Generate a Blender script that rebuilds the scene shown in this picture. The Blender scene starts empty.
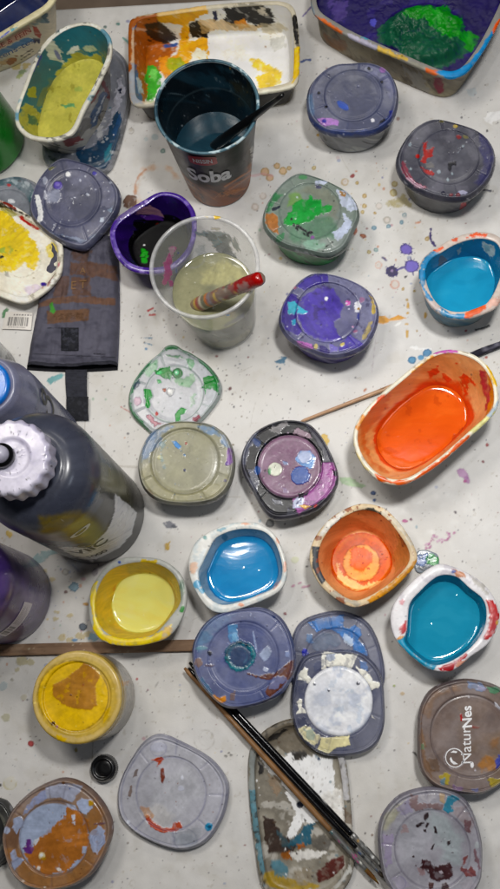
import bpy, math, random
import numpy as np

random.seed(7)
rng = np.random.default_rng(11)
SC = bpy.context.scene
COL = SC.collection

# ------------------------------------------------------------------ camera
F = 1050.0           # focal length in photo pixels (photo is 500 x 889)
CX, CY = 250.0, 444.5
H = 1.0              # lens height over the table, metres
NAD = (335.0, 690.0) # where straight-down falls in the photo
_d = np.array([(NAD[0] - CX) / F, -(NAD[1] - CY) / F, -1.0]); _d /= np.linalg.norm(_d)
_zc = -_d
_yc = np.array([0, 1.0, 0]) - _zc[1] * _zc; _yc /= np.linalg.norm(_yc)
_xc = np.cross(_yc, _zc)
W2C = np.stack([_xc, _yc, _zc], axis=1)      # world vector -> camera vector
C2W = W2C.T


def P(px, py, z=0.0):
    """point of the scene at height z that the photo shows at (px, py)"""
    d = C2W @ np.array([(px - CX) / F, -(py - CY) / F, -1.0])
    s = (z - H) / d[2]
    return np.array([d[0] * s, d[1] * s, z])


def proj(V):
    c = (V - np.array([0, 0, H])) @ W2C.T
    return CX + F * c[..., 0] / -c[..., 2], CY - F * c[..., 1] / -c[..., 2]


def mpp(px, py, z=0.0):
    """metres per photo pixel at that point"""
    v = P(px, py, z) - np.array([0, 0, H])
    return -(W2C @ v)[2] / F


def zm(x0, y0, f):
    return lambda *a: [(x0 + a[i] / f, y0 + a[i + 1] / f) for i in range(0, len(a), 2)]


# ------------------------------------------------------------------ noise and colour
def _hash(ix, iy, seed):
    h = (ix * 374761393 + iy * 668265263 + seed * 974634777) & 0xFFFFFFFF
    h = ((h ^ (h >> 13)) * 1274126177) & 0xFFFFFFFF
    return ((h ^ (h >> 16)) & 0xFFFF) / 32767.5 - 1.0


def vnoise(x, y, seed=0):
    ix = np.floor(x).astype(np.int64); iy = np.floor(y).astype(np.int64)
    fx = x - ix; fy = y - iy
    fx = fx * fx * (3 - 2 * fx); fy = fy * fy * (3 - 2 * fy)
    a = _hash(ix, iy, seed); b = _hash(ix + 1, iy, seed)
    c_ = _hash(ix, iy + 1, seed); d = _hash(ix + 1, iy + 1, seed)
    return (a * (1 - fx) + b * fx) * (1 - fy) + (c_ * (1 - fx) + d * fx) * fy


def fbm(x, y, seed=0, octv=3):
    t = 0; amp = 1; tot = 0
    for o in range(octv):
        t = t + amp * vnoise(x * 2 ** o, y * 2 ** o, seed + 17 * o); tot += amp; amp *= 0.55
    return t / tot


def c(hx, g=1.0):
    hx = hx.lstrip('#')
    hx = ''.join(k * 2 for k in hx) if len(hx) == 3 else hx
    v = np.array([int(hx[i:i + 2], 16) / 255 for i in (0, 2, 4)])
    v = np.where(v <= 0.04045, v / 12.92, ((v + 0.055) / 1.055) ** 2.4)
    return np.clip(v * g, 0.002, 0.86)


def sstep(a, b, x):
    t = np.clip((x - a) / (b - a), 0, 1)
    return t * t * (3 - 2 * t)


_seed = [100]


class Canvas:
    """paints a mesh's own vertices: colour, opacity and paint thickness"""

    def __init__(s, V, N=None, base='#888888', op=1.0, g=1.0):
        s.V = V; s.n = len(V); s.g = g
        s.X, s.Y = proj(V)
        s.wx = V[:, 0] * 1000 + V[:, 2] * 640; s.wy = V[:, 1] * 1000 + V[:, 2] * 480
        s.rgb = np.tile(c(base, g), (s.n, 1)); s.op = np.full(s.n, float(op)); s.h = np.zeros(s.n)
        if N is not None:
            view = np.array([0, 0, H]) - V
            s.face = np.einsum('ij,ij->i', view, N) > 0
        else:
            s.face = np.ones(s.n, bool)

    def nz(s, f, octv=3):
        _seed[0] += 1
        return fbm(s.wx * f, s.wy * f, _seed[0], octv)

    def put(s, m, col, a=1.0, th=0.0, op=None, sel=None):
        m = m * s.face if sel is None else m * sel
        m = m * a
        col = c(col, s.g) if isinstance(col, str) else col
        s.rgb = s.rgb * (1 - m[:, None]) + col * m[:, None]
        if op is not None:
            s.op = s.op * (1 - m) + op * m
        if th:
            s.h += m * th

    def _edge(s, d, n, f, soft):
        if n:
            d = d + n * (1.25 * s.nz(f) + .95 * s.nz(f * 2.6))
        return 1 - sstep(-soft, soft, d)

    def streak(s, col, k=.16):
        """brushed unevenness of one dab of paint"""
        _seed[0] += 1
        t = _seed[0] * 2.399; u = s.wx * math.cos(t) + s.wy * math.sin(t); v = s.wy * math.cos(t) - s.wx * math.sin(t)
        q = fbm(u * .05, v * .30, _seed[0], 3) * k * 1.3 + fbm(s.wx * .35, s.wy * .35, _seed[0] + 5, 2) * k * .7
        return np.clip(c(col, s.g) * (1 + q)[:, None] + .02 * np.maximum(q, 0)[:, None], 0, .9)

    def poly(s, pts, col, n=1.3, f=.16, soft=.5, a=1.0, th=.0002, op=1.0, sel=None):
        p = np.array(pts, float); d2 = np.full(s.n, 1e9); ins = np.zeros(s.n, bool)
        for i in range(len(p)):
            A = p[i]; B = p[(i + 1) % len(p)]; e = B - A
            wx_ = s.X - A[0]; wy_ = s.Y - A[1]
            t = np.clip((wx_ * e[0] + wy_ * e[1]) / max(e @ e, 1e-9), 0, 1)
            d2 = np.minimum(d2, (wx_ - t * e[0]) ** 2 + (wy_ - t * e[1]) ** 2)
            cr = ((A[1] <= s.Y) & (B[1] > s.Y)) | ((B[1] <= s.Y) & (A[1] > s.Y))
            if abs(e[1]) > 1e-9:
                xi = A[0] + (s.Y - A[1]) / e[1] * e[0]
                ins ^= cr & (s.X < xi)
        d = np.sqrt(d2) * np.where(ins, -1, 1)
        m = s._edge(d, n, f, soft)
        if a > .3:
            m = m * (1 - .30 * sstep(.22, .5, s.nz(.22)))
        s.put(m, s.streak(col), a, th, op, sel)

    def blob(s, x, y, rx, ry=None, rot=0, col='#fff', n=.7, f=.25, soft=.5, a=1.0, th=.0002, op=1.0, sel=None, rim=None):
        ry = ry or rx; t = math.radians(rot)
        near = (abs(s.X - x) < rx + ry + 6) & (abs(s.Y - y) < rx + ry + 6)
        if not near.any():
            return
        dx = s.X - x; dy = s.Y - y
        u = (dx * math.cos(t) + dy * math.sin(t)) / rx; v = (-dx * math.sin(t) + dy * math.cos(t)) / ry
        d = np.where(near, (np.sqrt(u * u + v * v) - 1) * min(rx, ry), 99)
        if n:
            d = d + n * (1.2 * s.nz(f) + .7 * s.nz(f * 2.3))
        m = 1 - sstep(-soft, soft, d)
        s.put(m, s.streak(col, .12) if rx > 4 else col, a, th, op, sel)
        if rim:
            s.put(m * sstep(-1.6, -.3, d), rim, .8, 0, op, sel)

    def line(s, pts, w, col, n=.6, f=.3, soft=.5, a=1.0, th=.0002, op=1.0, sel=None):
        d = np.full(s.n, 1e9)
        for (x0, y0), (x1, y1) in zip(pts[:-1], pts[1:]):
            ex, ey = x1 - x0, y1 - y0
            t = np.clip(((s.X - x0) * ex + (s.Y - y0) * ey) / max(ex * ex + ey * ey, 1e-9), 0, 1)
            d = np.minimum(d, np.hypot(s.X - x0 - t * ex, s.Y - y0 - t * ey))
        s.put(s._edge(d - w / 2, n, f, soft), col, a, th, op, sel)

    def ring(s, x, y, r, w, col, a0=-400, a1=400, n=.5, f=.2, soft=.6, a=1.0, op=1.0, th=0, sel=None, br=0):
        d = abs(np.hypot(s.X - x, s.Y - y) - r) - w / 2
        ang = np.degrees(np.arctan2(s.Y - y, s.X - x))
        m = s._edge(d, n, f, soft) * (((ang - a0) % 360) < (a1 - a0))
        if br:
            m = m * sstep(-br, br, s.nz(.12))
        s.put(m, col, a, th, op, sel)

    def mott(s, col, f=.1, thr=.1, soft=.15, a=.5, sel=None, op=None, th=0):
        s.put(sstep(thr - soft, thr + soft, s.nz(f, 4)), col, a, th, op, sel)

    def specks(s, k, cols, box, r0=.4, r1=1.2, a=.9, seed=1, sel=None, th=.0002):
        rs = random.Random(seed)
        for _ in range(k):
            x = rs.uniform(box[0], box[2]); y = rs.uniform(box[1], box[3])
            r = r0 + (r1 - r0) * rs.random() ** 2.5
            near = np.where((abs(s.X - x) < r + 2) & (abs(s.Y - y) < r + 2))[0]
            if sel is not None:
                near = near[sel[near]]
            near = near[s.face[near]]
            if not len(near):
                continue
            e = rs.uniform(.7, 1.5)
            d = np.hypot((s.X[near] - x) * e, s.Y[near] - y) - r
            m = (1 - sstep(-.5, .5, d)) * a
            col = c(rs.choice(cols), s.g)
            s.rgb[near] = s.rgb[near] * (1 - m[:, None]) + col * m[:, None]
            s.op[near] = s.op[near] * (1 - m) + m; s.h[near] += m * th


# ------------------------------------------------------------------ materials
def vmat(name, rough=.4, coat=0., spec=.5, nscale=220., nstr=.06, rvar=.12, coat_rough=.12, vary=.10, sss=0.):
    m = bpy.data.materials.new(name); m.use_nodes = True
    nt = m.node_tree; nt.nodes.clear(); L = nt.links.new
    out = nt.nodes.new('ShaderNodeOutputMaterial')
    b = nt.nodes.new('ShaderNodeBsdfPrincipled')
    at = nt.nodes.new('ShaderNodeAttribute'); at.attribute_name = 'Col'
    tc = nt.nodes.new('ShaderNodeTexCoord')
    nz = nt.nodes.new('ShaderNodeTexNoise'); nz.inputs['Scale'].default_value = nscale; nz.inputs['Detail'].default_value = 5
    L(tc.outputs['Object'], nz.inputs['Vector'])
    n2 = nt.nodes.new('ShaderNodeTexNoise'); n2.inputs['Scale'].default_value = nscale * .16; n2.inputs['Detail'].default_value = 6
    L(tc.outputs['Object'], n2.inputs['Vector'])
    mr = nt.nodes.new('ShaderNodeMapRange')
    mr.inputs['From Min'].default_value = .3; mr.inputs['From Max'].default_value = .7
    mr.inputs['To Min'].default_value = 1 - vary; mr.inputs['To Max'].default_value = 1 + vary
    L(n2.outputs['Fac'], mr.inputs['Value'])
    mx = nt.nodes.new('ShaderNodeVectorMath'); mx.operation = 'SCALE'
    L(at.outputs['Color'], mx.inputs[0]); L(mr.outputs['Result'], mx.inputs['Scale'])
    L(mx.outputs['Vector'], b.inputs['Base Color'])
    r = nt.nodes.new('ShaderNodeMapRange')
    r.inputs['From Min'].default_value = .3; r.inputs['From Max'].default_value = .7
    r.inputs['To Min'].default_value = max(.03, rough - rvar); r.inputs['To Max'].default_value = rough + rvar
    L(n2.outputs['Fac'], r.inputs['Value']); L(r.outputs['Result'], b.inputs['Roughness'])
    b.inputs['Specular IOR Level'].default_value = spec
    b.inputs['Coat Weight'].default_value = coat; b.inputs['Coat Roughness'].default_value = coat_rough
    if nstr:
        bp = nt.nodes.new('ShaderNodeBump'); bp.inputs['Strength'].default_value = nstr; bp.inputs['Distance'].default_value = .002
        L(nz.outputs['Fac'], bp.inputs['Height']); L(bp.outputs['Normal'], b.inputs['Normal'])
    tr = nt.nodes.new('ShaderNodeBsdfTransparent'); mix = nt.nodes.new('ShaderNodeMixShader')
    L(at.outputs['Alpha'], mix.inputs['Fac']); L(tr.outputs[0], mix.inputs[1]); L(b.outputs[0], mix.inputs[2])
    L(mix.outputs[0], out.inputs['Surface'])
    return m


def flat(name, hx, rough=.5, metal=0., coat=0., nscale=180., nstr=.05, vary=.12, spec=.5):
    m = bpy.data.materials.new(name); m.use_nodes = True
    nt = m.node_tree; L = nt.links.new; b = nt.nodes['Principled BSDF']
    tc = nt.nodes.new('ShaderNodeTexCoord')
    nz = nt.nodes.new('ShaderNodeTexNoise'); nz.inputs['Scale'].default_value = nscale; nz.inputs['Detail'].default_value = 5
    L(tc.outputs['Object'], nz.inputs['Vector'])
    rp = nt.nodes.new('ShaderNodeValToRGB'); v = c(hx)
    rp.color_ramp.elements[0].position = .3; rp.color_ramp.elements[1].position = .7
    rp.color_ramp.elements[0].color = (*np.clip(v * (1 - vary), 0, 1), 1); rp.color_ramp.elements[1].color = (*np.clip(v * (1 + vary), 0, 1), 1)
    L(nz.outputs['Fac'], rp.inputs['Fac']); L(rp.outputs['Color'], b.inputs['Base Color'])
    b.inputs['Roughness'].default_value = rough; b.inputs['Metallic'].default_value = metal
    b.inputs['Coat Weight'].default_value = coat; b.inputs['Specular IOR Level'].default_value = spec
    if nstr:
        bp = nt.nodes.new('ShaderNodeBump'); bp.inputs['Strength'].default_value = nstr; bp.inputs['Distance'].default_value = .002
        L(nz.outputs['Fac'], bp.inputs['Height']); L(bp.outputs['Normal'], b.inputs['Normal'])
    return m


M_TABLE = vmat('painted_table', .46, 0., .3, 500., .05, .12, vary=.05)
M_LID = vmat('milky_plastic', .32, .16, .28, 260., .05, .14, .12, vary=.10)
M_POT = vmat('painted_pot', .40, .1, .5, 240., .07, .15, .2, vary=.12)
M_WET = vmat('wet_paint', .07, .3, .5, 70., .012, .03, .04, vary=.05)
M_DRY = vmat('dry_paint', .48, .04, .28, 200., .15, .15, .25, vary=.12)
M_INKY = vmat('black_paint', .45, 0., .10, 200., .08, .1, vary=.1)
M_CLEAR = vmat('clear_plastic', .22, .5, .6, 150., .02, .08, .06, vary=.04)
M_CLOTH = vmat('grey_nylon', .75, 0., .25, 900., .25, .08, vary=.10)
M_GLOSS = vmat('glossy_plastic', .30, .2, .5, 160., .02, .1, .08, vary=.07)
M_LABEL = vmat('printed_label', .4, .1, .5, 300., .02, .08, vary=.05)
M_INK_WHITE = flat('white_print', '#e8e8ea', .4)
M_INK_BLACK = flat('black_print', '#17171a', .45)
M_INK_GOLD = flat('faded_print', '#c9b98c', .5)
M_INK_TAN = flat('tan_print', '#7c5a36', .7)
M_INK_RED = flat('red_print', '#a5302a', .5)
M_INK_BLUE = flat('blue_print', '#274a80', .5)
M_METAL = flat('ferrule_metal', '#a8a8a4', .32, 1.0, nstr=.15)
M_BRISTLE = flat('brush_hair', '#5a4326', .7, nscale=900, nstr=.5)
M_FLOOR = flat('dark_floor', '#8f7c6a', .6, nscale=30)
M_BLACKP = flat('black_plastic', '#0d0d0f', .3, coat=.2)


# ------------------------------------------------------------------ meshes
def normals(R):
    dr = np.gradient(R, axis=0)
    dt = np.roll(R, -1, 1) - np.roll(R, 1, 1)
    n = np.cross(dr, dt); l = np.linalg.norm(n, axis=2, keepdims=True)
    return n / np.maximum(l, 1e-12)


def grid_faces(nr, nc, wrap=True):
    r = np.arange(nr - 1)[:, None]; k = np.arange(nc if wrap else nc - 1)[None, :]
    k2 = (k + 1) % nc
    a = r * nc + k; b = (r + 1) * nc + k; d = (r + 1) * nc + k2; e = r * nc + k2
    return np.stack([a, b, d, e], axis=2).reshape(-1, 4)


def link(o):
    COL.objects.link(o); return o


def raw_mesh(name, V, Q, tris=None):
    me = bpy.data.meshes.new(name)
    nq = len(Q); nt_ = 0 if tris is None else len(tris)
    me.vertices.add(len(V)); me.vertices.foreach_set('co', np.ascontiguousarray(V, np.float32).ravel())
    loops = np.asarray(Q).ravel() if nq else np.zeros(0, int)
    if nt_:
        loops = np.concatenate([loops, np.asarray(tris).ravel()])
    me.loops.add(len(loops)); me.loops.foreach_set('vertex_index', loops.astype(np.int32))
    me.polygons.add(nq + nt_)
    st = np.concatenate([np.arange(nq) * 4, nq * 4 + np.arange(nt_) * 3]).astype(np.int32)
    me.polygons.foreach_set('loop_start', st)
    me.polygons.foreach_set('use_smooth', np.ones(nq + nt_, bool))
    me.update(calc_edges=True); me.validate()
    return me


def obj(name, V, Q, mat, parent=None, origin=None, cv=None, tris=None, vivid=True):
    org = np.array(origin if origin is not None else (parent['_o'] if parent else (V.mean(0)[0], V.mean(0)[1], V[:, 2].min())), float)
    me = raw_mesh(name, V - org, Q, tris)
    if cv is not None:
        ca = me.color_attributes.new('Col', 'FLOAT_COLOR', 'POINT')
        rgb = cv.rgb
        if vivid and mat is not M_WET:
            lu = rgb @ np.array([.25, .65, .10]); rgb = np.clip(lu[:, None] + (rgb - lu[:, None]) * 1.13, .002, .88)
            rgb = np.clip(rgb / .5, 0, None) ** 1.17 * .5
        ca.data.foreach_set('color', np.concatenate([np.clip(rgb, 0, .88), cv.op[:, None]], 1).astype(np.float32).ravel())
    me.materials.append(mat)
    o = link(bpy.data.objects.new(name, me))
    if parent is not None:
        o.parent = parent; o.location = org - np.array(parent['_o'])
    else:
        o.location = org
    o['_o'] = [float(v) for v in org]
    return o


def tag(o, label, cat, group=None):
    o['label'] = label; o['category'] = cat
    if group:
        o['group'] = group
    return o


def thing(name, base, label, cat, group=None):
    o = link(bpy.data.objects.new(name, None)); o.location = [float(v) for v in base]; o.empty_display_size = .02
    o['_o'] = [float(v) for v in base]
    return tag(o, label, cat, group)


NA = 380
TH = np.linspace(0, 2 * math.pi, NA, endpoint=False)


def outline(pts, z, ctr=None, n=NA, smooth=3.0):
    """smooth closed star outline through photo points lifted to height z -> centre, radius per angle"""
    w = np.array([P(x, y, z)[:2] for x, y in pts])
    k = len(w); dense = []
    for i in range(k):
        p0, p1, p2, p3 = w[i - 1], w[i], w[(i + 1) % k], w[(i + 2) % k]
        for t in np.linspace(0, 1, 24, endpoint=False):
            dense.append(.5 * ((2 * p1) + (-p0 + p2) * t + (2 * p0 - 5 * p1 + 4 * p2 - p3) * t ** 2 + (-p0 + 3 * p1 - 3 * p2 + p3) * t ** 3))
    dense = np.array(dense)
    if ctr is None:
        x, y = dense[:, 0], dense[:, 1]; x1, y1 = np.roll(x, -1), np.roll(y, -1)
        cr = x * y1 - x1 * y; A = cr.sum() / 2
        ctr = np.array([((x + x1) * cr).sum(), ((y + y1) * cr).sum()]) / (6 * A)
    ctr = np.array(ctr[:2], float)
    d = dense - ctr
    ang = np.arctan2(d[:, 1], d[:, 0]) % (2 * math.pi); r = np.hypot(d[:, 0], d[:, 1])
    o = np.argsort(ang); ang = ang[o]; r = r[o]
    R = np.interp(TH if n == NA else np.linspace(0, 2 * math.pi, n, endpoint=False), np.concatenate([ang - 2 * math.pi, ang, ang + 2 * math.pi]), np.tile(r, 3))
    if smooth:
        kk = np.arange(-20, 21); g = np.exp(-kk ** 2 / (2 * smooth ** 2)); g /= g.sum()
        R = np.convolve(np.concatenate([R[-20:], R, R[:20]]), g, 'valid')
    return ctr, R


def ell(x, y, rx, ry=None, n=16, rot=0):
    ry = ry or rx; t0 = math.radians(rot)
    return [(x + rx * math.cos(a) * math.cos(t0) - ry * math.sin(a) * math.sin(t0), y + rx * math.cos(a) * math.sin(t0) + ry * math.sin(a) * math.cos(t0))
            for a in np.linspace(0, 2 * math.pi, n, endpoint=False)]


def row(ctr, R, z):
    z = np.broadcast_to(z, (NA,))
    return np.stack([ctr[0] + R * np.cos(TH), ctr[1] + R * np.sin(TH), z], 1)


def shape(name, rows, mat, parent=None, origin=None, base='#888888', op=1., g=1., paint=None, post=None):
    R = np.array(rows)
    if post is not None:
        R = post(R)
    V = R.reshape(-1, 3); Nn = normals(R).reshape(-1, 3)
    cv = Canvas(V, Nn, base, op, g)
    cv.rowi = np.repeat(np.arange(len(rows)), NA)
    if paint:
        paint(cv)
    if mat is not M_WET:
        cv.rgb = np.clip(cv.rgb * (1 + .10 * cv.nz(.45, 2) + .09 * cv.nz(.12, 3))[:, None], .002, .9)   # handling grime
    V = V + Nn * cv.h[:, None]
    return obj(name, V, grid_faces(len(rows), NA), mat, parent, origin, cv)


def cap_rows(ctr, R, z, step=.0009, zf=None):
    k = max(6, int(R.mean() / step)); out = []
    for q in np.linspace(0.002, 1, k):
        out.append(row(ctr, R * q, z if zf is None else zf(q)))
    return out


# ------------------------------------------------------------------ lids and pots
def lid(name, pts, z, ring, paint=None, parent=None, base='#8a8d9c', edge='#50526a', op=.92, g=1., creases=(20, 65, 110, 155, 200, 245, 290, 335),
        skirt=.007, tilt=(0, 0), recess=.0012, mat=None, groove=.0010, ringcol=None, crease_dep=.0004, tab=None, ringw=.0010):
    cx, cy, rp = ring; g = g * .84
    ctr = P(cx, cy, z); Rc = rp * mpp(cx, cy, z)
    ctr, Ro = outline(pts, z, ctr)
    Rc = min(Rc, .86 * Ro.min()); rows = []; kind = []
    for q in np.linspace(.002, 1, int(Rc / .0009)):
        dz = -recess * (1 - sstep(.93, .985, q)) - groove * math.exp(-((q - 1) * Rc / ringw) ** 2) + .00022 * math.exp(-((q - .91) * Rc / .0011) ** 2)
        rows.append(row(ctr, np.full(NA, Rc * q), z + dz)); kind.append(0)
    cre = np.zeros(NA)
    for a in creases:
        dd = abs((TH - math.radians(a) + math.pi) % (2 * math.pi) - math.pi)
        cre = np.maximum(cre, np.exp(-(dd * .040 / .0009) ** 2))
    kf = int((Ro.mean() - Rc) / .0004)
    for p in np.linspace(0, 1, kf + 1)[1:]:
        r = Rc + (Ro - Rc) * p
        dz = -groove * math.exp(-((p * (Ro.mean() - Rc)) / ringw) ** 2) - .0022 * sstep(.90, 1, p) ** 1.5 + .0009 * math.exp(-((p - .90) / .045) ** 2) - .0005 * math.exp(-((p - .79) / .035) ** 2)
        wv = sstep(.08, .2, p) * (1 - sstep(.76, .84, p))
        rows.append(row(ctr, r, z + dz - crease_dep * cre * wv)); kind.append(1)
    zb = z - .0022
    for t in np.linspace(0, 1, 8)[1:]:
        rows.append(row(ctr, Ro + .0012 * math.sin(t * math.pi * .8), zb - skirt * t)); kind.append(2)
    rows.append(row(ctr, Ro - .0014, zb - skirt)); kind.append(2)
    rows.append(row(ctr, Ro - .0016, zb - .0008)); kind.append(2)
    kind = np.repeat(kind, NA)
    rad = np.repeat([np.hypot(*(r[0, :2] - ctr)) for r in rows], NA)

    def post(R):
        if tilt != (0, 0):
            R = R.copy(); R[..., 2] += (R[..., 0] - ctr[0]) * tilt[0] + (R[..., 1] - ctr[1]) * tilt[1]
        return R

    def pf(cv):
        cv.inner = kind == 0; cv.flange = kind == 1; cv.skirt = kind == 2
        cv.mott('#d8d8e0', .035, .15, .4, .18); cv.mott('#3c3e50', .05, .2, .4, .15)
        ring_d = np.hypot(cv.V[:, 0] - ctr[0], cv.V[:, 1] - ctr[1]) - Rc
        if paint:
            paint(cv)
        # darker groove, creases and bead foot; deeper tint of the thicker rim
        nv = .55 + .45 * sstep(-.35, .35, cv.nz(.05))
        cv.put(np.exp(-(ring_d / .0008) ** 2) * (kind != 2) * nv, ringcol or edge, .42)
        crm = np.tile(cre, len(rows)) * (kind == 1)
        cv.put(crm * nv, ringcol or edge, .32)
        ro = np.tile(Ro, len(rows)); dist = ro - np.hypot(cv.V[:, 0] - ctr[0], cv.V[:, 1] - ctr[1])
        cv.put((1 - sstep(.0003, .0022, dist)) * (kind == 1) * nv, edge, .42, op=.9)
        pp = np.tile((dist.reshape(-1, NA) / np.maximum(Ro - Rc, 1e-4)), 1).ravel()
        cv.put(np.exp(-((pp - .20) / .035) ** 2) * (kind == 1) * nv, edge, .34)
        cv.put(np.exp(-((pp - .10) / .035) ** 2) * (kind == 1) * nv, '#e4e4ea', .16)  # pale line on the lip bead, an edge highlight put into the colour
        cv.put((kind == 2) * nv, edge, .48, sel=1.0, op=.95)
        cv.mott('#e8e8f0', .12, .35, .1, .35, sel=(kind == 2) * 1.0)
        cv.h *= (kind != 2)
    return shape(name, rows, mat or M_LID, parent, None if parent else (ctr[0], ctr[1], z - .0022 - skirt), base, op, g, pf, post)


def under_bowl(parent, pts, z, base='#6c6f80', g=1., paint=None, sc=.76, mat=None, op=1., shift=(0, 0)):
    """the closed pot under a lid: rows from under the lid down to the foot"""
    ctr, R = outline(pts, z)
    rows = []
    Rm = R.mean()
    for t in np.linspace(0, 1, 44):
        s_ = .955 + (sc - .955) * t ** .9
        rr = (R * (1 - .55 * t) + Rm * .55 * t) * s_
        zz = (z - .005) * (1 - t) + .003 * t
        rows.append(row(ctr + np.array(shift) * t, rr, zz))
    last = (R * .45 + Rm * .55) * sc
    for q in (.985, .95, .9, .5, .05):
        rows.append(row(ctr + np.array(shift), last * q, .003 if q > .97 else .0008))
    ct = ctr
    top = [row(ct, R * .955 * q, z - .005) for q in (.02, .5, .98)]
    return shape('bowl', top + rows, mat or M_POT, parent, None, base, op, g, paint)


def lidded_pot(label, group, pts, z, ring, lid_paint, bowl_base='#6c6f80', bowl_paint=None, g=1., sc=.76, shift=(0, 0), **kw):
    ctr, _ = outline(pts, z)
    t = thing('paint_pot', (ctr[0], ctr[1], 0), label, 'paint pot', group)
    under_bowl(t, pts, z, bowl_base, g, bowl_paint, sc, shift=shift)
    l = lid('lid', pts, z, ring, lid_paint, t, g=g, **kw)
    return t, l


def open_pot(name, label, cat, group, outer, inner, h, fl_sc=.74, floor_z=.003, paint=None, pool=None, base='#c8c8c8', g=1.,
             mat=None, rim_drop=.003, op=1., bulge=.0, base_pts=None, floor_round=.5, wall_pow=1.0, part='bowl', foot_sc=None, lipw=.0012):
    """pool = (level, paint function, base colour, material)"""
    ci, Ri = outline(inner, h); _, Ro = outline(outer, h, ci)
    Ro = np.maximum(Ro, Ri + .0012)
    t = thing(name, (ci[0], ci[1], 0), label, cat, group)
    cb = ci.copy()
    if base_pts is not None:
        cb, Rb = outline(base_pts, 0.0); Rfl = Rb - .0015
    else:
        Rfl = (Ri * (1 - floor_round) + Ri.mean() * floor_round) * fl_sc
    rows, kind = [], []
    am = .66 * math.pi / 2; czr = min(.005, (h - floor_z) * .5)

    def wall(tt, off=0.):
        e = tt ** wall_pow
        ctrw = cb * (1 - tt) + ci * tt
        return ctrw, Rfl * (1 - e) + Ri * e + bulge * math.sin(math.pi * tt) + off
    for q in np.linspace(.003, .93, max(10, int(Rfl.mean() / .0012))):
        rows.append(row(cb, Rfl * q, floor_z)); kind.append(0)
    for a in np.linspace(0, 1, 9)[1:]:
        rows.append(row(cb, Rfl * (.93 + .07 * math.sin(a * am) / math.sin(am)), floor_z + czr * (1 - math.cos(a * am)))); kind.append(1)
    kw = max(12, int(h / .0011))
    z0 = floor_z + czr * (1 - math.cos(am))
    for a in np.linspace(0, 1, kw)[1:]:
        cw, rr = wall(a); rows.append(row(cw, rr, z0 + (h - .0012 - z0) * a)); kind.append(1)
    for p in np.linspace(0, 1, 9):
        rows.append(row(ci, Ri + (Ro - Ri) * p, h + .0007 * math.sin(math.pi * p) - .0004)); kind.append(2)
    for a in np.linspace(0, 1, 5)[1:]:
        rows.append(row(ci, Ro + lipw * .5 * math.sin(a * 2.6), h - .0006 - rim_drop * a)); kind.append(3)
    rows.append(row(ci, np.minimum(Ri + .0016, Ro), h - .001 - rim_drop)); kind.append(3)
    for a in np.linspace(1, 0, kw)[1:]:
        cw, rr = wall(a, .0013); rows.append(row(cw, rr, .0015 + (h - .002 - rim_drop - .0015) * a)); kind.append(4)
    for q in (.97, .93, .4, .02):
        rows.append(row(cb, (Rfl + .0013) * q, .0006)); kind.append(4)
    kind = np.repeat(kind, NA)

    def pf(cv):
        cv.k = kind; cv.inn = (kind <= 1); cv.rim = (kind == 2) | (kind == 3); cv.out = kind == 4
        cv.ht = cv.V[:, 2]
        if paint:
            paint(cv)
        if pool and pool[3] is M_WET:
            cv.put(cv.inn * (1 - sstep(pool[0] + .0015, pool[0] + .0045, cv.ht + .0045 * cv.nz(.05) + .002 * cv.nz(.2))), c(pool[2], g) * .82, .9, op=1)
    shape(part, rows, mat or M_POT, t, None, base, op, g, pf)
    if pool:
        lvl, ppaint, pcol, pm = pool
        tt = np.clip((lvl - z0) / (h - .0012 - z0), 0, 1)
        cw, rr = wall(tt)
        rr = rr + .0003
        dd = rr.mean()
        prow = cap_rows(cw, rr, lvl, .0009, lambda q: lvl + .0011 * math.exp(-((1 - q) * dd / .0014)))
        shape('paint', prow, pm, t, None, pcol, 1., g, ppaint)
    return t


def tube(name, pts, radii, mat, parent=None, n=18, base='#888888', paint=None, g=1., op=1., caps=True):
    p = np.array(pts, float); k = len(p); R = []
    tg = np.gradient(p, axis=0); tg /= np.linalg.norm(tg, axis=1, keepdims=True)
    up = np.array([0, 0, 1.0]); an = np.linspace(0, 2 * math.pi, n, endpoint=False)
    rings = []
    for i in range(k):
        a = np.cross(tg[i], up); a /= np.linalg.norm(a); b = np.cross(a, tg[i])
        rr = radii[i] if not isinstance(radii[i], tuple) else radii[i]
        ra, rb = rr if isinstance(rr, tuple) else (rr, rr)
        rings.append(p[i] + ra * np.cos(an)[:, None] * a + rb * np.sin(an)[:, None] * b)
    if caps:
        rings = [p[0] + (rings[0] - p[0]) * .02] + rings + [p[-1] + (rings[-1] - p[-1]) * .02]
    R = np.array(rings); V = R.reshape(-1, 3)
    Nn = -normals(R).reshape(-1, 3)
    cen = np.repeat(np.concatenate([[p[0]], p, [p[-1]]]) if caps else p, n, axis=0)
    cv = Canvas(V, V - cen + 1e-9, base, op, g)
    if paint:
        paint(cv)
    return obj(name, V, grid_faces(len(rings), n)[:, ::-1], mat, parent, None, cv)


def lerp_pts(a, b, k):
    a = np.array(a, float); b = np.array(b, float)
    return [a + (b - a) * t for t in np.linspace(0, 1, k)]


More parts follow.
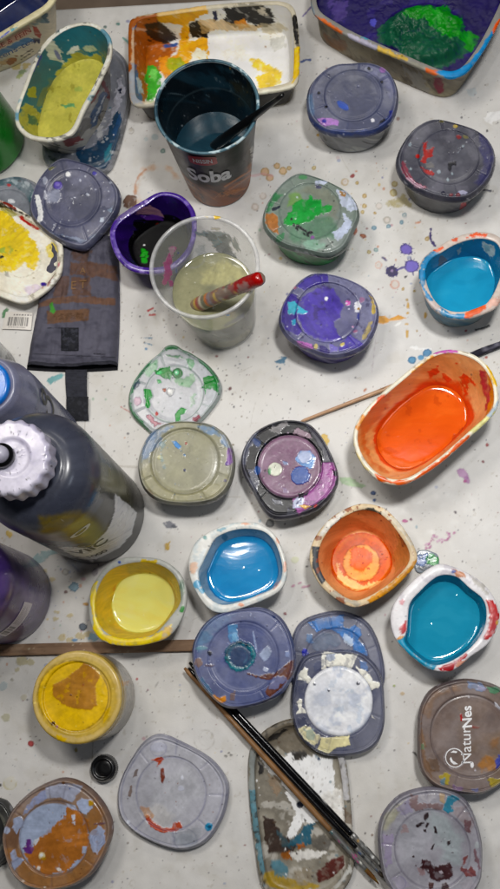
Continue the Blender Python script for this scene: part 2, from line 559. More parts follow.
def text_mesh(s, size, bold=0., shear=0., spacing=1.0):
    cu = bpy.data.curves.new('txt', 'FONT'); cu.body = s; cu.size = size; cu.align_x = 'CENTER'; cu.align_y = 'CENTER'
    cu.offset = bold; cu.shear = shear; cu.space_character = spacing; cu.resolution_u = 4
    o = bpy.data.objects.new('txt', cu); COL.objects.link(o)
    dg = bpy.context.evaluated_depsgraph_get(); dg.update()
    me = bpy.data.meshes.new_from_object(o.evaluated_get(dg))
    import bmesh
    bm = bmesh.new(); bm.from_mesh(me)
    bmesh.ops.triangulate(bm, faces=bm.faces)
    for _ in range(2):
        ed = [e for e in bm.edges if e.calc_length() > size * .3]
        if ed:
            bmesh.ops.subdivide_edges(bm, edges=ed, cuts=1)
            bmesh.ops.triangulate(bm, faces=bm.faces)
    V = np.array([v.co[:] for v in bm.verts]); bm.verts.ensure_lookup_table()
    T = np.array([[v.index for v in f.verts] for f in bm.faces])
    bm.free(); bpy.data.objects.remove(o); bpy.data.curves.remove(cu); bpy.data.meshes.remove(me)
    return V, T


def text_on(name, s, size, fn, mat, parent, **kw):
    V, T = text_mesh(s, size, **kw)
    W = np.array([fn(u, v) for u, v in V[:, :2]])
    return obj(name, W, np.zeros((0, 4), int), mat, parent, None, None, T)


def flat_frame(px, py, z, ang):
    """u,v -> world on a horizontal face, text running at ang degrees as seen in the photo"""
    o = P(px, py, z); a = math.radians(ang)
    e1 = P(px + 10 * math.cos(a), py - 10 * math.sin(a), z) - o; e1 /= np.linalg.norm(e1)
    e2 = np.array([-e1[1], e1[0], 0])
    return lambda u, v: o + e1 * u + e2 * v


def slab(name, pts, z0, z1, mat, parent=None, base='#888', g=1., paint=None, step=.0015, bev=.0008, op=1.):
    """flat piece with outline pts (photo points at z1), rounded edge"""
    ctr, R = outline(pts, z1, smooth=1.2)
    rows = cap_rows(ctr, R - bev, z1, step)
    for a in (.35, .7, 1.0):
        rows.append(row(ctr, R - bev * (1 - math.sin(a * math.pi / 2)), z1 - bev * (1 - math.cos(a * math.pi / 2))))
    rows.append(row(ctr, R, z0 + .0002)); rows.append(row(ctr, R * .1, z0 + .0002))
    return shape(name, rows, mat, parent, None if parent else (ctr[0], ctr[1], z0), base, op, g, paint)


def lathe(name, ctr, prof, mat, parent, base='#888', g=1., paint=None, op=1., scallop=None, step=.002):
    """prof: list of (r, z) from the top centre outwards and down"""
    pr = []
    for (r0, z0), (r1, z1) in zip(prof[:-1], prof[1:]):
        k = max(1, int(math.hypot(r1 - r0, z1 - z0) / step))
        for t in np.linspace(0, 1, k, endpoint=False):
            pr.append((r0 + (r1 - r0) * t, z0 + (z1 - z0) * t))
    pr.append(prof[-1])
    rows = []
    for r, z in pr:
        rr = np.full(NA, max(r, 1e-5))
        if scallop:
            rr = rr * scallop(TH, r, z)
        rows.append(row(ctr[:2], rr, z))
    return shape(name, rows, mat, parent, None, base, op, g, paint)


def on_lathe(ctr, rfun, px, py, zlo, zhi, lift=.0004):
    """where the photo point falls on the near side of an upright round thing; returns u,v -> world mapping"""
    ph, zz = np.meshgrid(np.linspace(-math.pi, math.pi, 721), np.linspace(zlo, zhi, 161))
    r = np.vectorize(rfun)(zz)
    V = np.stack([ctr[0] + r * np.cos(ph), ctr[1] + r * np.sin(ph), zz], -1)
    X, Y = proj(V); nrm = np.stack([np.cos(ph), np.sin(ph), 0 * ph], -1)
    fc = ((np.array([0, 0, H]) - V) * nrm).sum(-1) > 0
    d = (X - px) ** 2 + (Y - py) ** 2 + np.where(fc, 0, 1e9)
    i = np.unravel_index(np.argmin(d), d.shape); p0, z0 = ph[i], zz[i]

    def fn(u, v, rot=0.):
        cu, su = math.cos(rot), math.sin(rot); u, v = u * cu - v * su, u * su + v * cu
        z = z0 + v; rr = rfun(z) + lift
        a = p0 + u / rfun(z0)
        return np.array([ctr[0] + rr * math.cos(a), ctr[1] + rr * math.sin(a), z])
    return fn


class Sub(Canvas):
    """a window of a big canvas, in photo coordinates"""

    def __init__(s, p, x0, y0, x1, y1):
        s.p = p; s.i = np.where((p.X > x0) & (p.X < x1) & (p.Y > y0) & (p.Y < y1))[0]
        for a in ('X', 'Y', 'wx', 'wy', 'rgb', 'op', 'h', 'face', 'V'):
            setattr(s, a, getattr(p, a)[s.i])
        s.n = len(s.i); s.g = p.g

    def back(s):
        for a in ('rgb', 'op', 'h'):
            getattr(s.p, a)[s.i] = getattr(s, a)


# ------------------------------------------------------------------ the table and the floor
def build_table():
    a = P(57, 11, 0); b = P(270, -1, 0)
    sl = (b[1] - a[1]) / (b[0] - a[0]); y_at = lambda x: a[1] + (x - a[0]) * sl
    xs = np.concatenate([np.linspace(-.95, -.40, 14)[:-1], np.arange(-.40, .215, .0009), np.linspace(.215, .80, 14)[1:]])
    t = np.concatenate([np.linspace(-.75, -.215, 14)[:-1], np.arange(-.215, .715, .0009), np.linspace(.715, .7225, 9)[1:]])
    X, T_ = np.meshgrid(xs, t)
    Y = T_ + (y_at(X) - .7225) * sstep(.3, .7225, T_)
    Z = np.zeros_like(X)
    # rolled back edge and the side below it
    ex = [(Y[-1] + .002, -.0008), (Y[-1] + .003, -.003), (Y[-1] + .003, -.028), (Y[-1] - .03, -.028)]
    G = np.stack([X, Y, Z], -1)
    G = np.concatenate([G] + [np.stack([xs, yy, np.full_like(xs, zz)], -1)[None] for yy, zz in ex])
    V = G.reshape(-1, 3)
    nr, nc = G.shape[:2]
    cv = Canvas(V, None, '#d4d2cf')
    cv.mott('#cbc6bb', .012, .05, .5, .35); cv.mott('#e4e2df', .02, .1, .4, .4); cv.mott('#b9b2a2', .05, .42, .2, .22)
    cv.mott('#a99f8c', .22, .55, .12, .35)

    def S(x, y, r):
        return Sub(cv, x - r, y - r, x + r, y + r)

    def dot(x, y, rx, col, ry=None, rot=0, a=.9, n=.5, rim=None, th=.0004, soft=.5, f=.35):
        s = S(x, y, rx + (ry or rx) + 6); s.blob(x, y, rx, ry, rot, col, n, f, soft, a, th, 1, rim=rim); s.back()

    def rg(x, y, r, w, col, a=.6, a0=-400, a1=400, br=0, n=.6):
        s = S(x, y, r + 8); s.ring(x, y, r, w, col, a0, a1, n, a=a, br=br); s.back()

    def ln(pts, w, col, a=.9, n=.5, th=.0003):
        xx = [p[0] for p in pts]; yy = [p[1] for p in pts]
        s = Sub(cv, min(xx) - 6, min(yy) - 6, max(xx) + 6, max(yy) + 6); s.line(pts, w, col, n, .3, .5, a, th); s.back()

    def poly(pts, col, a=.9, n=1.2, soft=.6, th=.0003):
        xx = [p[0] for p in pts]; yy = [p[1] for p in pts]
        s = Sub(cv, min(xx) - 6, min(yy) - 6, max(xx) + 6, max(yy) + 6); s.poly(pts, col, n, .18, soft, a, th); s.back()
    # fine spatter everywhere, with denser clouds
    allc = ['#3a3436', '#40383a', '#2c2a30', '#5a4a48', '#6b5f50', '#7a6a50', '#35405a', '#803a3a', '#4a4a52']
    tint = ['#c9a94a', '#b58f3a', '#6b95a8', '#8f9ab8', '#b87f8f', '#7aa487', '#c07848', '#5b5f9a']
    cv.specks(2700, allc, (-60, 10, 560, 950), .22, .8, .8, 3)
    cv.specks(240, allc, (-20, 20, 520, 900), .5, 1.3, .8, 5)
    cv.specks(170, tint, (-20, 20, 520, 900), .5, 1.9, .6, 6)
    cv.specks(130, allc, (120, 300, 250, 460), .3, 1.2, .85, 8)
    cv.specks(70, tint, (260, 160, 430, 330), .5, 1.9, .7, 9)
    cv.specks(90, allc, (230, 370, 360, 560), .3, 1.0, .85, 10)
    cv.specks(60, tint, (0, 560, 100, 650), .5, 2.2, .6, 12)
    # seams and scratches in the paint of the board
    rs = random.Random(77)
    for _ in range(70):
        x, y, an, ln_ = rs.uniform(0, 500), rs.uniform(20, 885), rs.uniform(0, 3.14), rs.uniform(6, 40)
        ln([(x, y), (x + ln_ * .5 * math.cos(an) + rs.uniform(-2, 2), y + ln_ * .5 * math.sin(an)), (x + ln_ * math.cos(an), y + ln_ * math.sin(an))], rs.uniform(.3, .6), rs.choice(['#b3ada2', '#efeeec', '#a8a297', '#c2bcb2']), rs.uniform(.25, .6), .4, rs.choice([-.0001, .0001]))
    ln([(108, 466), (142, 467)], 2.2, '#a9a296', .5); ln([(120, 494), (240, 497)], 1.2, '#bdb6aa', .5)
    ln([(86, 400), (84, 448)], .8, '#8f887c', .5); ln([(93, 742), (91, 792)], .8, '#8a8276', .6)
    ln([(0, 656), (110, 657)], 1.6, '#a39b8c', .4)
    ln([(378, 320), (372, 372)], .7, '#b7a9b0', .6)
    # old ring of orange wash beside the noodle cup
    s = Sub(cv, 125, 160, 185, 215)
    s.ring(158, 189, 22, 5, '#cf9a62', 120, 335, 1.8, .12, 1.8, .55, br=.5); s.ring(158, 189, 23, 2, '#b96e2a', 165, 240, 1, .2, .8, .6); s.back()
    poly([(124, 199), (128, 195), (137, 197), (138, 206), (130, 209), (124, 207)], '#5e3a24', .95, th=.0008)
    dot(147, 207, 4, '#c9b8a0', a=.3)
    # drips and rings round the green and the dark pots
    for x, y, r, col in [(265, 172, 5, '#d99a3a'), (277, 166, 3.5, '#cf9a34'), (283, 171, 4.5, '#d7a245'), (289, 168, 2.6, '#caa23c'), (270, 178, 4, '#d79a52'),
                         (314, 168, 2.4, '#c9b76a'), (357, 183, 2, '#c8a93c'), (364.5, 196, 2.4, '#cba43c'), (364.5, 206, 2.6, '#cfae48'), (362.5, 212, 2.2, '#d4b95a'),
                         (394.5, 184, 3.4, '#b3a545'), (393.5, 193, 4.2, '#a89a3e'), (375, 213, 1.8, '#c9a03a'), (369, 252, 2.2, '#b9ad5a'), (403, 289, 1.7, '#c9a23a'),
                         (414.5, 291, 1.5, '#a8a04a'), (407, 300, 1.5, '#cda23a'), (417, 331, 1.3, '#b8882e'), (427, 239, 2.6, '#b79b4e')]:
        dot(x, y, r * .86, col, a=.62, rim='#9a7a2a')
    poly([(398, 198), (404, 195), (412, 204), (413, 209), (404, 206), (398, 207), (388, 206), (386, 203)], '#a8973c', .65, 2.0, 1.2)
    ln([(252, 176), (262, 174), (272, 176)], 2.5, '#d79aa0', .45)
    for x, y, r, col in [(374, 228, 2.6, '#6d9db4'), (388.5, 226.5, 2.4, '#7fa5b5'), (401.5, 222.5, 2.4, '#7aa0b0'), (376, 250, 2.3, '#9db8a8'), (404.5, 215, 2.6, '#b9c2bd')]:
        dot(x, y, r * .9, col, a=.75, rim='#587f92')
    for x, y, r, col in [(387, 220, 3, '#a9a59a'), (379, 206, 3, '#b0aca2'), (345, 182, 3.2, '#b89d6a'), (395, 284.5, 4, '#cf8f78'), (378.5, 265, 3.2, '#d69a80'), (263, 196, 3, '#b7a99c'), (255, 207, 3, '#b5a79a')]:
        rg(x, y, r, 1.3, col, .75); dot(x, y, r * .9, '#d9c4b4', a=.3)
    dot(363, 236, 3.4, '#b0643c', 2, 15, rim='#7e3f22'); dot(355, 231, 2.5, '#a8583a', 4, 20); dot(418, 222.5, 3, '#c98a6a', 1, -5)
    dot(352.5, 176, 2.6, '#8e1f22', 1.8, -40); dot(338, 158, 2, '#c0a0a0', a=.4)
    # violet splats
    for x, y, r, dk in [(406.5, 249.5, 6.2, '#6a58b8'), (411.6, 266.5, 7.2, '#6f60c4'), (392, 271.5, 6.4, '#2b2258')]:
        s = S(x, y, 16); s.blob(x, y, r, r * .88, 10, dk, 1.1, .4, .5, .95, .0003, 1, rim='#2e2466')
        rr = random.Random(int(x))
        for k in range(8):
            q = rr.uniform(0, 6.28); s.line([(x + r * .8 * math.cos(q), y + r * .8 * math.sin(q)), (x + r * rr.uniform(1.0, 1.3) * math.cos(q), y + r * rr.uniform(1.0, 1.3) * math.sin(q))], .6, '#3a2d78', .2)
        s.back()
    ln([(397, 270), (405, 267)], 2.2, '#4b3f8e'); dot(392, 271, 1.3, '#b9a0d0', a=.6)
    ln([(431, 229), (430, 237), (432, 243), (435, 246)], 2.0, '#3c2f6c', 1, 1.0); dot(433, 243, 1.8, '#3c2f6c'); dot(384.5, 259, 3, '#43366e', 1.2, 40); dot(405.5, 277, 1.6, '#1f1d28', 1, -40)
    # yellow-orange smear
    poly([(378, 316), (385, 316), (389, 319), (398, 315), (408, 318), (400, 320), (390, 321), (384, 325), (378, 323)], '#dd9a24', .95, .8)
    for x, y, rx, ry in [(408, 305, 1.4, 3.4), (407.5, 313, 1.4, 1.2), (406.5, 324, 2, 1), (407, 334, 1.4, 4.6), (425.5, 315.5, 1.6, 3)]:
        dot(x, y, rx, '#c79a34', ry, 0)
    dot(398, 324, 3, '#f2f0ea', 1.4, -30); ln([(412, 347), (420, 349), (430, 349)], 2.6, '#f4f2ee', .9, 1)
    dot(412, 360, 4, '#2f86b4', 3.7, rim='#1d5f88'); dot(427, 353, 4.6, '#2a7fb0', 3.4, -30, rim='#1d5f88'); dot(421, 357.5, 3.2, '#338abb', 2.4)
    ln([(476, 330), (484, 328), (489, 326)], 2.4, '#1c1c24'); dot(466, 331, 1.2, '#a02838'); dot(486, 357.5, 1.2, '#a84a3a')
    # around the orange tub
    dot(463, 474, 6, '#b07cae', 4.2, 40, a=.85, n=1.2); dot(467, 480, 3.6, '#a86aa4', 2.4, 60, a=.8)
    poly([(340, 478), (350, 478), (365, 486), (362, 488), (350, 486), (341, 484)], '#a4c596', .8, 1.0)
    dot(373, 493, 2.8, '#274f86', 2.2, rim='#1a3560'); dot(374.5, 500, 1.6, '#27508a')
    dot(325, 440, 3.4, '#d8b23a', 6, -15, n=1.0, th=.0004)
    dot(487, 445, 1.5, '#a03a3a'); dot(483, 461.5, 1.3, '#7a2f34'); dot(365, 390, 2.2, '#b5785a', 1.4, -50)
    rr = random.Random(5)
    for k in range(26):
        x = 421 + rr.random() * 34; y = 546 - (x - 421) * .45 + rr.uniform(-5, 6)
        dot(x, y, rr.uniform(.7, 2.2), rr.choice(['#b06a98', '#a8508a', '#c08ab0']), rr.uniform(.6, 1.3), rr.uniform(-60, 60), a=.75)
    dot(405, 521, 2.4, '#b0508a', 1.6); dot(411, 519.5, 1.3, '#6a2a4a'); dot(465, 481.5, 1.5, '#b04a8a'); dot(455, 512, 1.5, '#3a2a38', 1, 40)
    for x in (300, 304, 293, 308):
        dot(x, 583 + (x % 5), 2.2, '#b86a92', 1, -20, a=.7)
    dot(295, 560, 4, '#c9cf9a', 3.2, a=.5)
    dot(270, 523.5, 4.2, '#5f6264', 3.8, rim='#3a3c40', th=.0006); dot(285, 524, 1.2, '#3a2030'); dot(285, 613.5, 1.5, '#7a1f2a')
    # left middle
    ln([(26, 378), (34, 386), (36, 391)], 1.3, '#a8544a', .8); poly([(47, 381), (52, 376), (60, 374), (66, 375), (58, 380), (50, 385)], '#58a0a4', .9)
    poly([(2, 315), (5, 308), (9, 305), (9, 312), (15, 313), (9, 317), (1, 319)], '#3c7a48', .9); ln([(121, 407), (130, 412)], 1.1, '#b05048', .8)
    ln([(148, 311), (153, 308)], 2, '#b02a2a', .9); ln([(150, 315), (155, 315)], 1.8, '#b83030', .9); ln([(144, 338), (152, 338)], 1, '#4a7a98'); ln([(145, 343), (152, 345)], 1, '#5a86a0'); dot(146, 349, 1.3, '#4a7fa8')
    poly([(275, 362), (281, 357), (286, 358), (284, 364), (277, 364)], '#39708e', .95, 1.6); dot(280, 369, 1, '#2f5f7a'); dot(277, 367, .9, '#2f5f7a')
    dot(230, 389, 1.5, '#5a1f28'); dot(9, 534, 3, '#cfae3a', 4, -25, n=1.2)
    poly([(31, 560), (42, 552), (56, 548), (60, 552), (48, 558), (36, 565)], '#7fabb0', .75, 1.5)
    dot(74, 587, 4.6, '#7d9eae', 4.2, n=1.2, rim='#4a7088'); dot(83, 627, 4, '#4a5a6a', 3.8, rim='#2a3440'); dot(66, 592, 1.6, '#6a4a48'); dot(66, 572, 2.2, '#c9c5bc', a=.7)
    rg(65.5, 572, 2.6, .8, '#9a958a', .7)
    for x, y, r in [(70, 616, 3), (57, 612, 2.6), (56, 619, 3), (80, 636, 5), (62, 637, 4), (88, 634, 4), (70, 640, 3.5), (45, 571, 2.6), (52, 580, 3)]:
        dot(x, y, r, '#bfa95e', r * .8, a=.6, n=1.4)
    dot(75, 640, 2.6, '#4f86b4', 1.6); dot(93, 637, 5, '#78aac0', 3.4, a=.8, n=1.4); dot(86, 604, 3, '#b8862a', 1.5, 10); dot(95, 572, 3, '#8a7f88', 4, 20, a=.6)
    ln([(73, 565), (80, 572)], 1.2, '#9aa0b0', .6)
    poly([(163, 523), (172, 520), (177, 527), (168, 529)], '#6a6c78', .9); poly([(165, 545), (170, 542), (169, 549), (165, 550)], '#c09a2a', .95); dot(174.5, 526.5, 2.6, '#55585f', 1.4, 20)
    # bottom
    dot(31, 743.5, 3.1, '#b0181c', 3, n=.2, rim='#7e1014', th=.0004)
    for x, y, r, col in [(22, 661, 5.5, '#b0a468'), (30, 662, 4, '#a99d62'), (17, 670, 2.6, '#b3a872'), (6, 717.5, 4.6, '#a6a276'), (3, 686, 4.5, '#9db0b5'), (12, 680, 1.6, '#8a8470'), (24, 697, 3, '#bdb59a')]:
        dot(x, y, r, col, r * .95, a=.6, n=1.2)
    rg(10, 783, 6.5, 1.6, '#b7ab5e', .7, br=.5); dot(10, 783, 6, '#cfc9a8', a=.3); dot(0, 785, 1.6, '#1e1a1a'); dot(76, 750, 1.4, '#9a8a3a', 2)
    rg(204, 740, 10, .7, '#9a958a', .5, br=.4); rg(207, 738, 8, .6, '#9a958a', .4, br=.4)
    for x, y in [(229, 753), (226, 756), (231, 755)]:
        dot(x, y, 1.4, '#6e6a66', 1, a=.8)
    dot(148, 690, .9, '#6a2a4a'); dot(157, 684, 3, '#8f8b86', .8, -60, a=.6); dot(137, 679, 1.2, '#a03a3a')
    ln([(413, 752), (416, 755), (418, 758)], 2, '#1a181a'); dot(394, 686, 1, '#8a9a3a'); dot(372, 835, 1, '#6a4a2a')
    ln([(92, 650), (104, 650)], .5, '#777')
    # around the tubs at the back
    for x, y, r, col in [(16, 66, 5, '#b7a44a'), (22, 72, 4, '#6f8a4a'), (26, 66, 4, '#c2ab52'), (20, 76, 3, '#9aa84a')]:
        dot(x, y, r, col, r * .7, -30, .75, 1.4)
    dot(118, 24, 1.8, '#4a8078', 1.4); dot(105, 27, 1.6, '#58706a'); ln([(123, 38), (129, 43)], 2, '#3f8a80', .8); ln([(303, 16), (307, 12), (311, 7)], 1.8, '#4f3a8e', .8)
    ln([(301, 62), (306, 60), (310, 60)], 2.6, '#2f4c8a'); dot(155, 137, 3.6, '#9fb6bb', 3, a=.6); dot(163, 151, 2.6, '#7a9a90', 2.4, a=.7, rim='#4a706a'); dot(146, 139, 2, '#a9bcc0', a=.5)
    dot(131, 130, 2, '#b8b0a4', a=.6); rg(131, 131, 2.6, .8, '#958d82', .6)
    poly([(484, 118), (490, 112), (500, 110), (506, 114), (500, 121), (490, 124)], '#f4f4f2', .75, 1.6)
    dot(318, 135, 1.4, '#c9a030'); dot(398, 119, 2, '#8a5a4a', a=.7); dot(472, 92, 5, '#a8bcc4', 4, a=.4, n=1.5); ln([(483, 190), (491, 191)], 1.6, '#35354a'); dot(405, 217, 2, '#aaa', a=.5)
    dot(490, 206, 1, '#26262e'); dot(487, 131, 1.2, '#333')
    V2 = V.copy(); V2[:, 2] += cv.h
    o = obj('tabletop', V2, grid_faces(nr, nc, False)[:, ::-1] if False else grid_faces(nr, nc, False), M_TABLE, None, (0, 0, 0), cv, None, False)
    o['kind'] = 'structure'
    return o


tbl = build_table()
# make sure the board faces up
_me = tbl.data
if _me.polygons[0].normal.z < 0:
    _me.flip_normals()
fv = np.array([[-4, -3, -.40], [4, -3, -.40], [4, 4, -.40], [-4, 4, -.40]], float)
fl = obj('floor', fv, np.array([[0, 1, 2, 3]]), M_FLOOR, None, (0, 0, -.40)); fl['kind'] = 'structure'

# ------------------------------------------------------------------ lidded pots
GP = 'squarish lidded paint pots'
GO = 'open squarish paint pots'
GL = 'loose pot lids'


def bowl_streaks(dark, light, k=.4):
    def f(cv):
        cv.mott(dark, .06, .0, .2, k); cv.mott(light, .09, .25, .12, k)
        cv.mott('#1d1d22', .11, .42, .06, .7)
    return f


# dark slate pot with the blue fleck
q = zm(300, 55, 4.762)


def p_A(cv):
    cv.poly(q(300, 55, 440, 75, 460, 180, 430, 200, 400, 120, 330, 80), '#8d8fb2', 4, .05, 3, .5)
    cv.poly(q(35, 190, 60, 185, 70, 270, 60, 290, 40, 260), '#6f8fae', 1, .1, 1.5, .6)
    cv.poly(q(40, 300, 120, 350, 240, 365, 360, 350, 440, 280, 440, 310, 350, 375, 240, 385, 110, 365, 50, 330), '#3b4f8e', 1.5, .1, 1.2, .8)
    cv.blob(*q(325, 68)[0], 5, 2.4, 10, '#8f92a4'); cv.blob(*q(328, 66)[0], 1.6, col='#15151d')
    cv.blob(*q(395, 68)[0], 3.6, 3, 0, '#a878ba', a=.8); cv.blob(*q(203, 240)[0], 6.2, 3.4, 38, '#3a66c8')
    cv.poly(q(80, 305, 130, 297, 185, 310, 182, 340, 150, 332, 120, 340, 95, 325), '#b58ac8', .8); cv.blob(*q(115, 316)[0], 2.2, 1.8, col='#3a34a0')
    cv.blob(*q(345, 312)[0], 1.8, 2, 0, '#e8e8ee'); cv.poly(q(425, 265, 445, 262, 435, 300, 425, 300), '#26308a', .5)
    cv.poly(q(360, 335, 400, 305, 412, 312, 380, 335), '#1c1c2a', 1.2)
    cv.poly(q(130, 90, 250, 70, 350, 120, 370, 220, 300, 310, 180, 310, 120, 220), '#4f5266', 6, .04, 4, .35)
    cv.blob(*q(90, 182)[0], 1.6, 1.4, col='#1e1e28'); cv.blob(*q(124, 247)[0], 1.2, col='#1a1a22'); cv.blob(*q(390, 128)[0], 1.4, col='#1e1e28')
    cv.blob(*q(240, 95)[0], 13, 6, 0, '#8a8b94', 3, .1, 4, .45)
    cv.specks(26, ['#1c1c24', '#9a9cb0', '#d8d8e0', '#35384a'], (307, 63, 397, 135), .3, 1.0, .8, 21)


lidded_pot('closed slate blue pot with a bright blue fleck and a pink blob on its lid', GP,
           q(240, 40, 340, 38, 420, 75, 460, 150, 462, 230, 430, 310, 350, 360, 240, 372, 130, 360, 60, 310, 35, 230, 50, 140, 110, 75, 170, 45),
           .050, (353.5, 95, 28), p_A, '#85878c', bowl_streaks('#26282e', '#c9c9c4'), g=1.05, sc=.82, base='#636780', edge='#3f486e', creases=(30, 80, 140, 200, 260, 320))

# dark pot with red splashes
qB = zm(390, 110, 4.545)


def p_B(cv):
    q = qB
    cv.poly(q(400, 100, 450, 130, 476, 220, 455, 300, 420, 340, 380, 330, 420, 250, 410, 160), '#3f3e6e', 3, .07, 2, .75)
    cv.poly(q(150, 150, 170, 145, 165, 175, 205, 165, 190, 200, 195, 210, 165, 225, 160, 245, 140, 235, 150, 200), '#a8322c', 1.2)
    cv.poly(q(140, 260, 165, 268, 205, 285, 195, 300, 160, 290), '#a62f2c', 1); cv.blob(*q(126, 210)[0], 2.2, col='#b2302a'); cv.blob(*q(313, 122)[0], 3, 1.6, 10, '#8a3034')
    cv.poly(q(55, 235, 75, 255, 90, 300, 130, 335, 180, 355, 175, 365, 120, 350, 70, 310, 50, 260), '#8a3a4c', 1.5, a=.85)
    cv.poly(q(75, 310, 90, 308, 120, 335, 160, 348, 155, 358, 110, 350), '#c9a8b8', 1.2, a=.8)
    cv.poly(q(262, 240, 300, 235, 298, 250, 285, 255, 275, 285, 260, 265), '#24242c', 1.2)
    cv.poly(q(155, 240, 190, 235, 200, 262, 165, 262), '#8c8884', 1.5, a=.7)
    cv.blob(*q(296, 75)[0], 2, 1.8, col='#c4ac3a'); cv.blob(*q(235, 52)[0], 2.5, 1.4, col='#8a8440', a=.7); cv.blob(*q(345, 122)[0], 3, 1.4, 20, '#8a8450', a=.7)
    cv.blob(*q(330, 375)[0], 4, 2, 0, '#b9b9d0'); cv.blob(*q(243, 378)[0], 2.6, 1.8, 30, '#1e1e38'); cv.blob(*q(278, 385)[0], 2, 1.4, 0, '#7a1f2c'); cv.blob(*q(310, 385)[0], 2, 1.6, 0, '#7a2030')
    for x, y, r in [(92, 158, 1.4), (262, 318, 1.3), (283, 290, 1.4), (95, 268, 1.3), (222, 282, 2), (332, 165, 1.2), (310, 175, .9)]:
        cv.blob(*q(x, y)[0], r, col='#a7b4bc', a=.85)
    cv.line(q(310, 195, 330, 165), .7, '#9aa0aa', a=.6)
    cv.mott('#82808c', .09, .3, .15, .35); cv.specks(50, ['#20202a', '#9898a4', '#5a5a70', '#c4c4cc'], (400, 118, 495, 205), .3, 1.1, .7, 22)


def bw_B(cv):
    bowl_streaks('#2c2c36', '#5a5c64', .5)(cv); cv.poly(qB(325, 410, 345, 405, 345, 440, 320, 450), '#9a2430', 1)


lidded_pot('closed dark charcoal pot with red splashes on its lid, beside the back right corner', GP,
           qB(200, 40, 300, 60, 400, 95, 460, 150, 478, 220, 460, 290, 400, 365, 330, 400, 230, 395, 120, 355, 55, 300, 32, 230, 60, 150, 120, 75),
           .050, (449, 156.5, 29), p_B, '#3c3f48', bw_B, g=1.05, sc=.82, base='#54545f', edge='#3a3a4c', creases=(40, 100, 160, 220, 280, 330))

# green pot
qC = zm(260, 165, 4.762)


def p_C(cv):
    q = qC
    cv.poly(q(170, 130, 235, 100, 330, 110, 375, 180, 370, 250, 310, 270, 340, 210, 300, 180, 240, 130), '#8b8a78', 3, .08, 3, .5)
    cv.poly(q(120, 285, 180, 270, 330, 250, 370, 300, 350, 340, 250, 380, 150, 350), '#4f8562', 3, .08, 3, .6)
    cv.poly(q(140, 140, 190, 130, 200, 160, 180, 190, 130, 200), '#77a04a', 2, .12, 1.5, .65)
    cv.poly(q(235, 140, 248, 138, 252, 165, 290, 165, 300, 190, 345, 195, 340, 220, 290, 235, 250, 260, 230, 270, 190, 285, 130, 292, 115, 270, 140, 225, 165, 180, 200, 165, 225, 165), '#2f9f4c', 1.6, .16, .5, 1, .0004)
    cv.poly(q(60, 140, 120, 130, 80, 185, 30, 220, 35, 180), '#3f8a58', 2, .1, 1.2, .8)
    cv.poly(q(30, 235, 65, 222, 85, 260, 88, 330, 60, 320, 25, 275), '#b07c4c', 1.2); cv.poly(q(45, 205, 95, 195, 90, 215, 60, 220), '#2b3440', 1.2)
    cv.poly(q(255, 75, 290, 68, 320, 80, 300, 95, 265, 92), '#c8cfe0', 1.2); cv.poly(q(260, 95, 300, 98, 290, 115, 268, 110), '#55566e', 1)
    cv.poly(q(365, 120, 410, 115, 450, 170, 460, 210, 430, 220, 390, 200, 375, 150), '#c4cbdb', 1.8); cv.poly(q(380, 125, 410, 130, 405, 150, 385, 148), '#b08a58', 1.0)
    cv.poly(q(400, 235, 440, 270, 430, 300, 390, 340, 370, 360, 345, 320, 390, 300), '#c6cee0', 2)
    for x, y in [(180, 290), (195, 300), (205, 310), (220, 318), (235, 325), (175, 305), (210, 328), (228, 335), (245, 322)]:
        cv.blob(*q(x, y)[0], 2.2, 1.4, 35, '#1e2226', .8, .5)
    cv.blob(*q(250, 348)[0], 2, 2.4, 20, '#8a5a98'); cv.blob(*q(150, 258)[0], 1.4, col='#1a1c20'); cv.blob(*q(160, 285)[0], 1.3, 2, 0, '#1a1c20')
    cv.poly(q(190, 370, 260, 360, 330, 372, 300, 410, 220, 400), '#9cc0ae', 3, .12, 1.5, .6); cv.line(q(300, 410, 320, 385, 345, 368), 1, '#1c2424')
    cv.poly(q(85, 330, 125, 320, 100, 360, 75, 370), '#3f8f5c', 1.5, a=.7); cv.blob(*q(205, 58)[0], 4, 2.4, 0, '#4f9a60', a=.7)
    cv.poly(q(240, 420, 300, 448, 340, 440, 420, 380, 380, 420, 320, 450), '#15201c', 1.0, a=.8)
    cv.specks(40, ['#d8e4dc', '#24302c', '#3a7a50', '#c8d0d8'], (265, 172, 357, 256), .3, 1.0, .8, 23)


def bw_C(cv):
    cv.mott('#1e6a3a', .05, -.1, .2, .7); cv.mott('#4aa465', .09, .2, .15, .6); cv.mott('#12301e', .12, .4, .06, .8)


lidded_pot('closed pot with a green splash on its lid and green paint down its side', GP,
           qC(180, 38, 260, 55, 370, 100, 440, 150, 470, 230, 440, 310, 400, 390, 320, 425, 220, 405, 110, 375, 40, 320, 15, 260, 35, 180, 100, 90),
           .049, (310, 211, 30), p_C, '#2c7a48', bw_C, g=1.05, sc=.82, base='#8c988f', edge='#50605c', creases=(30, 75, 120, 165, 210, 255, 300, 345))

# violet pot
qD = zm(270, 260, 4.348)


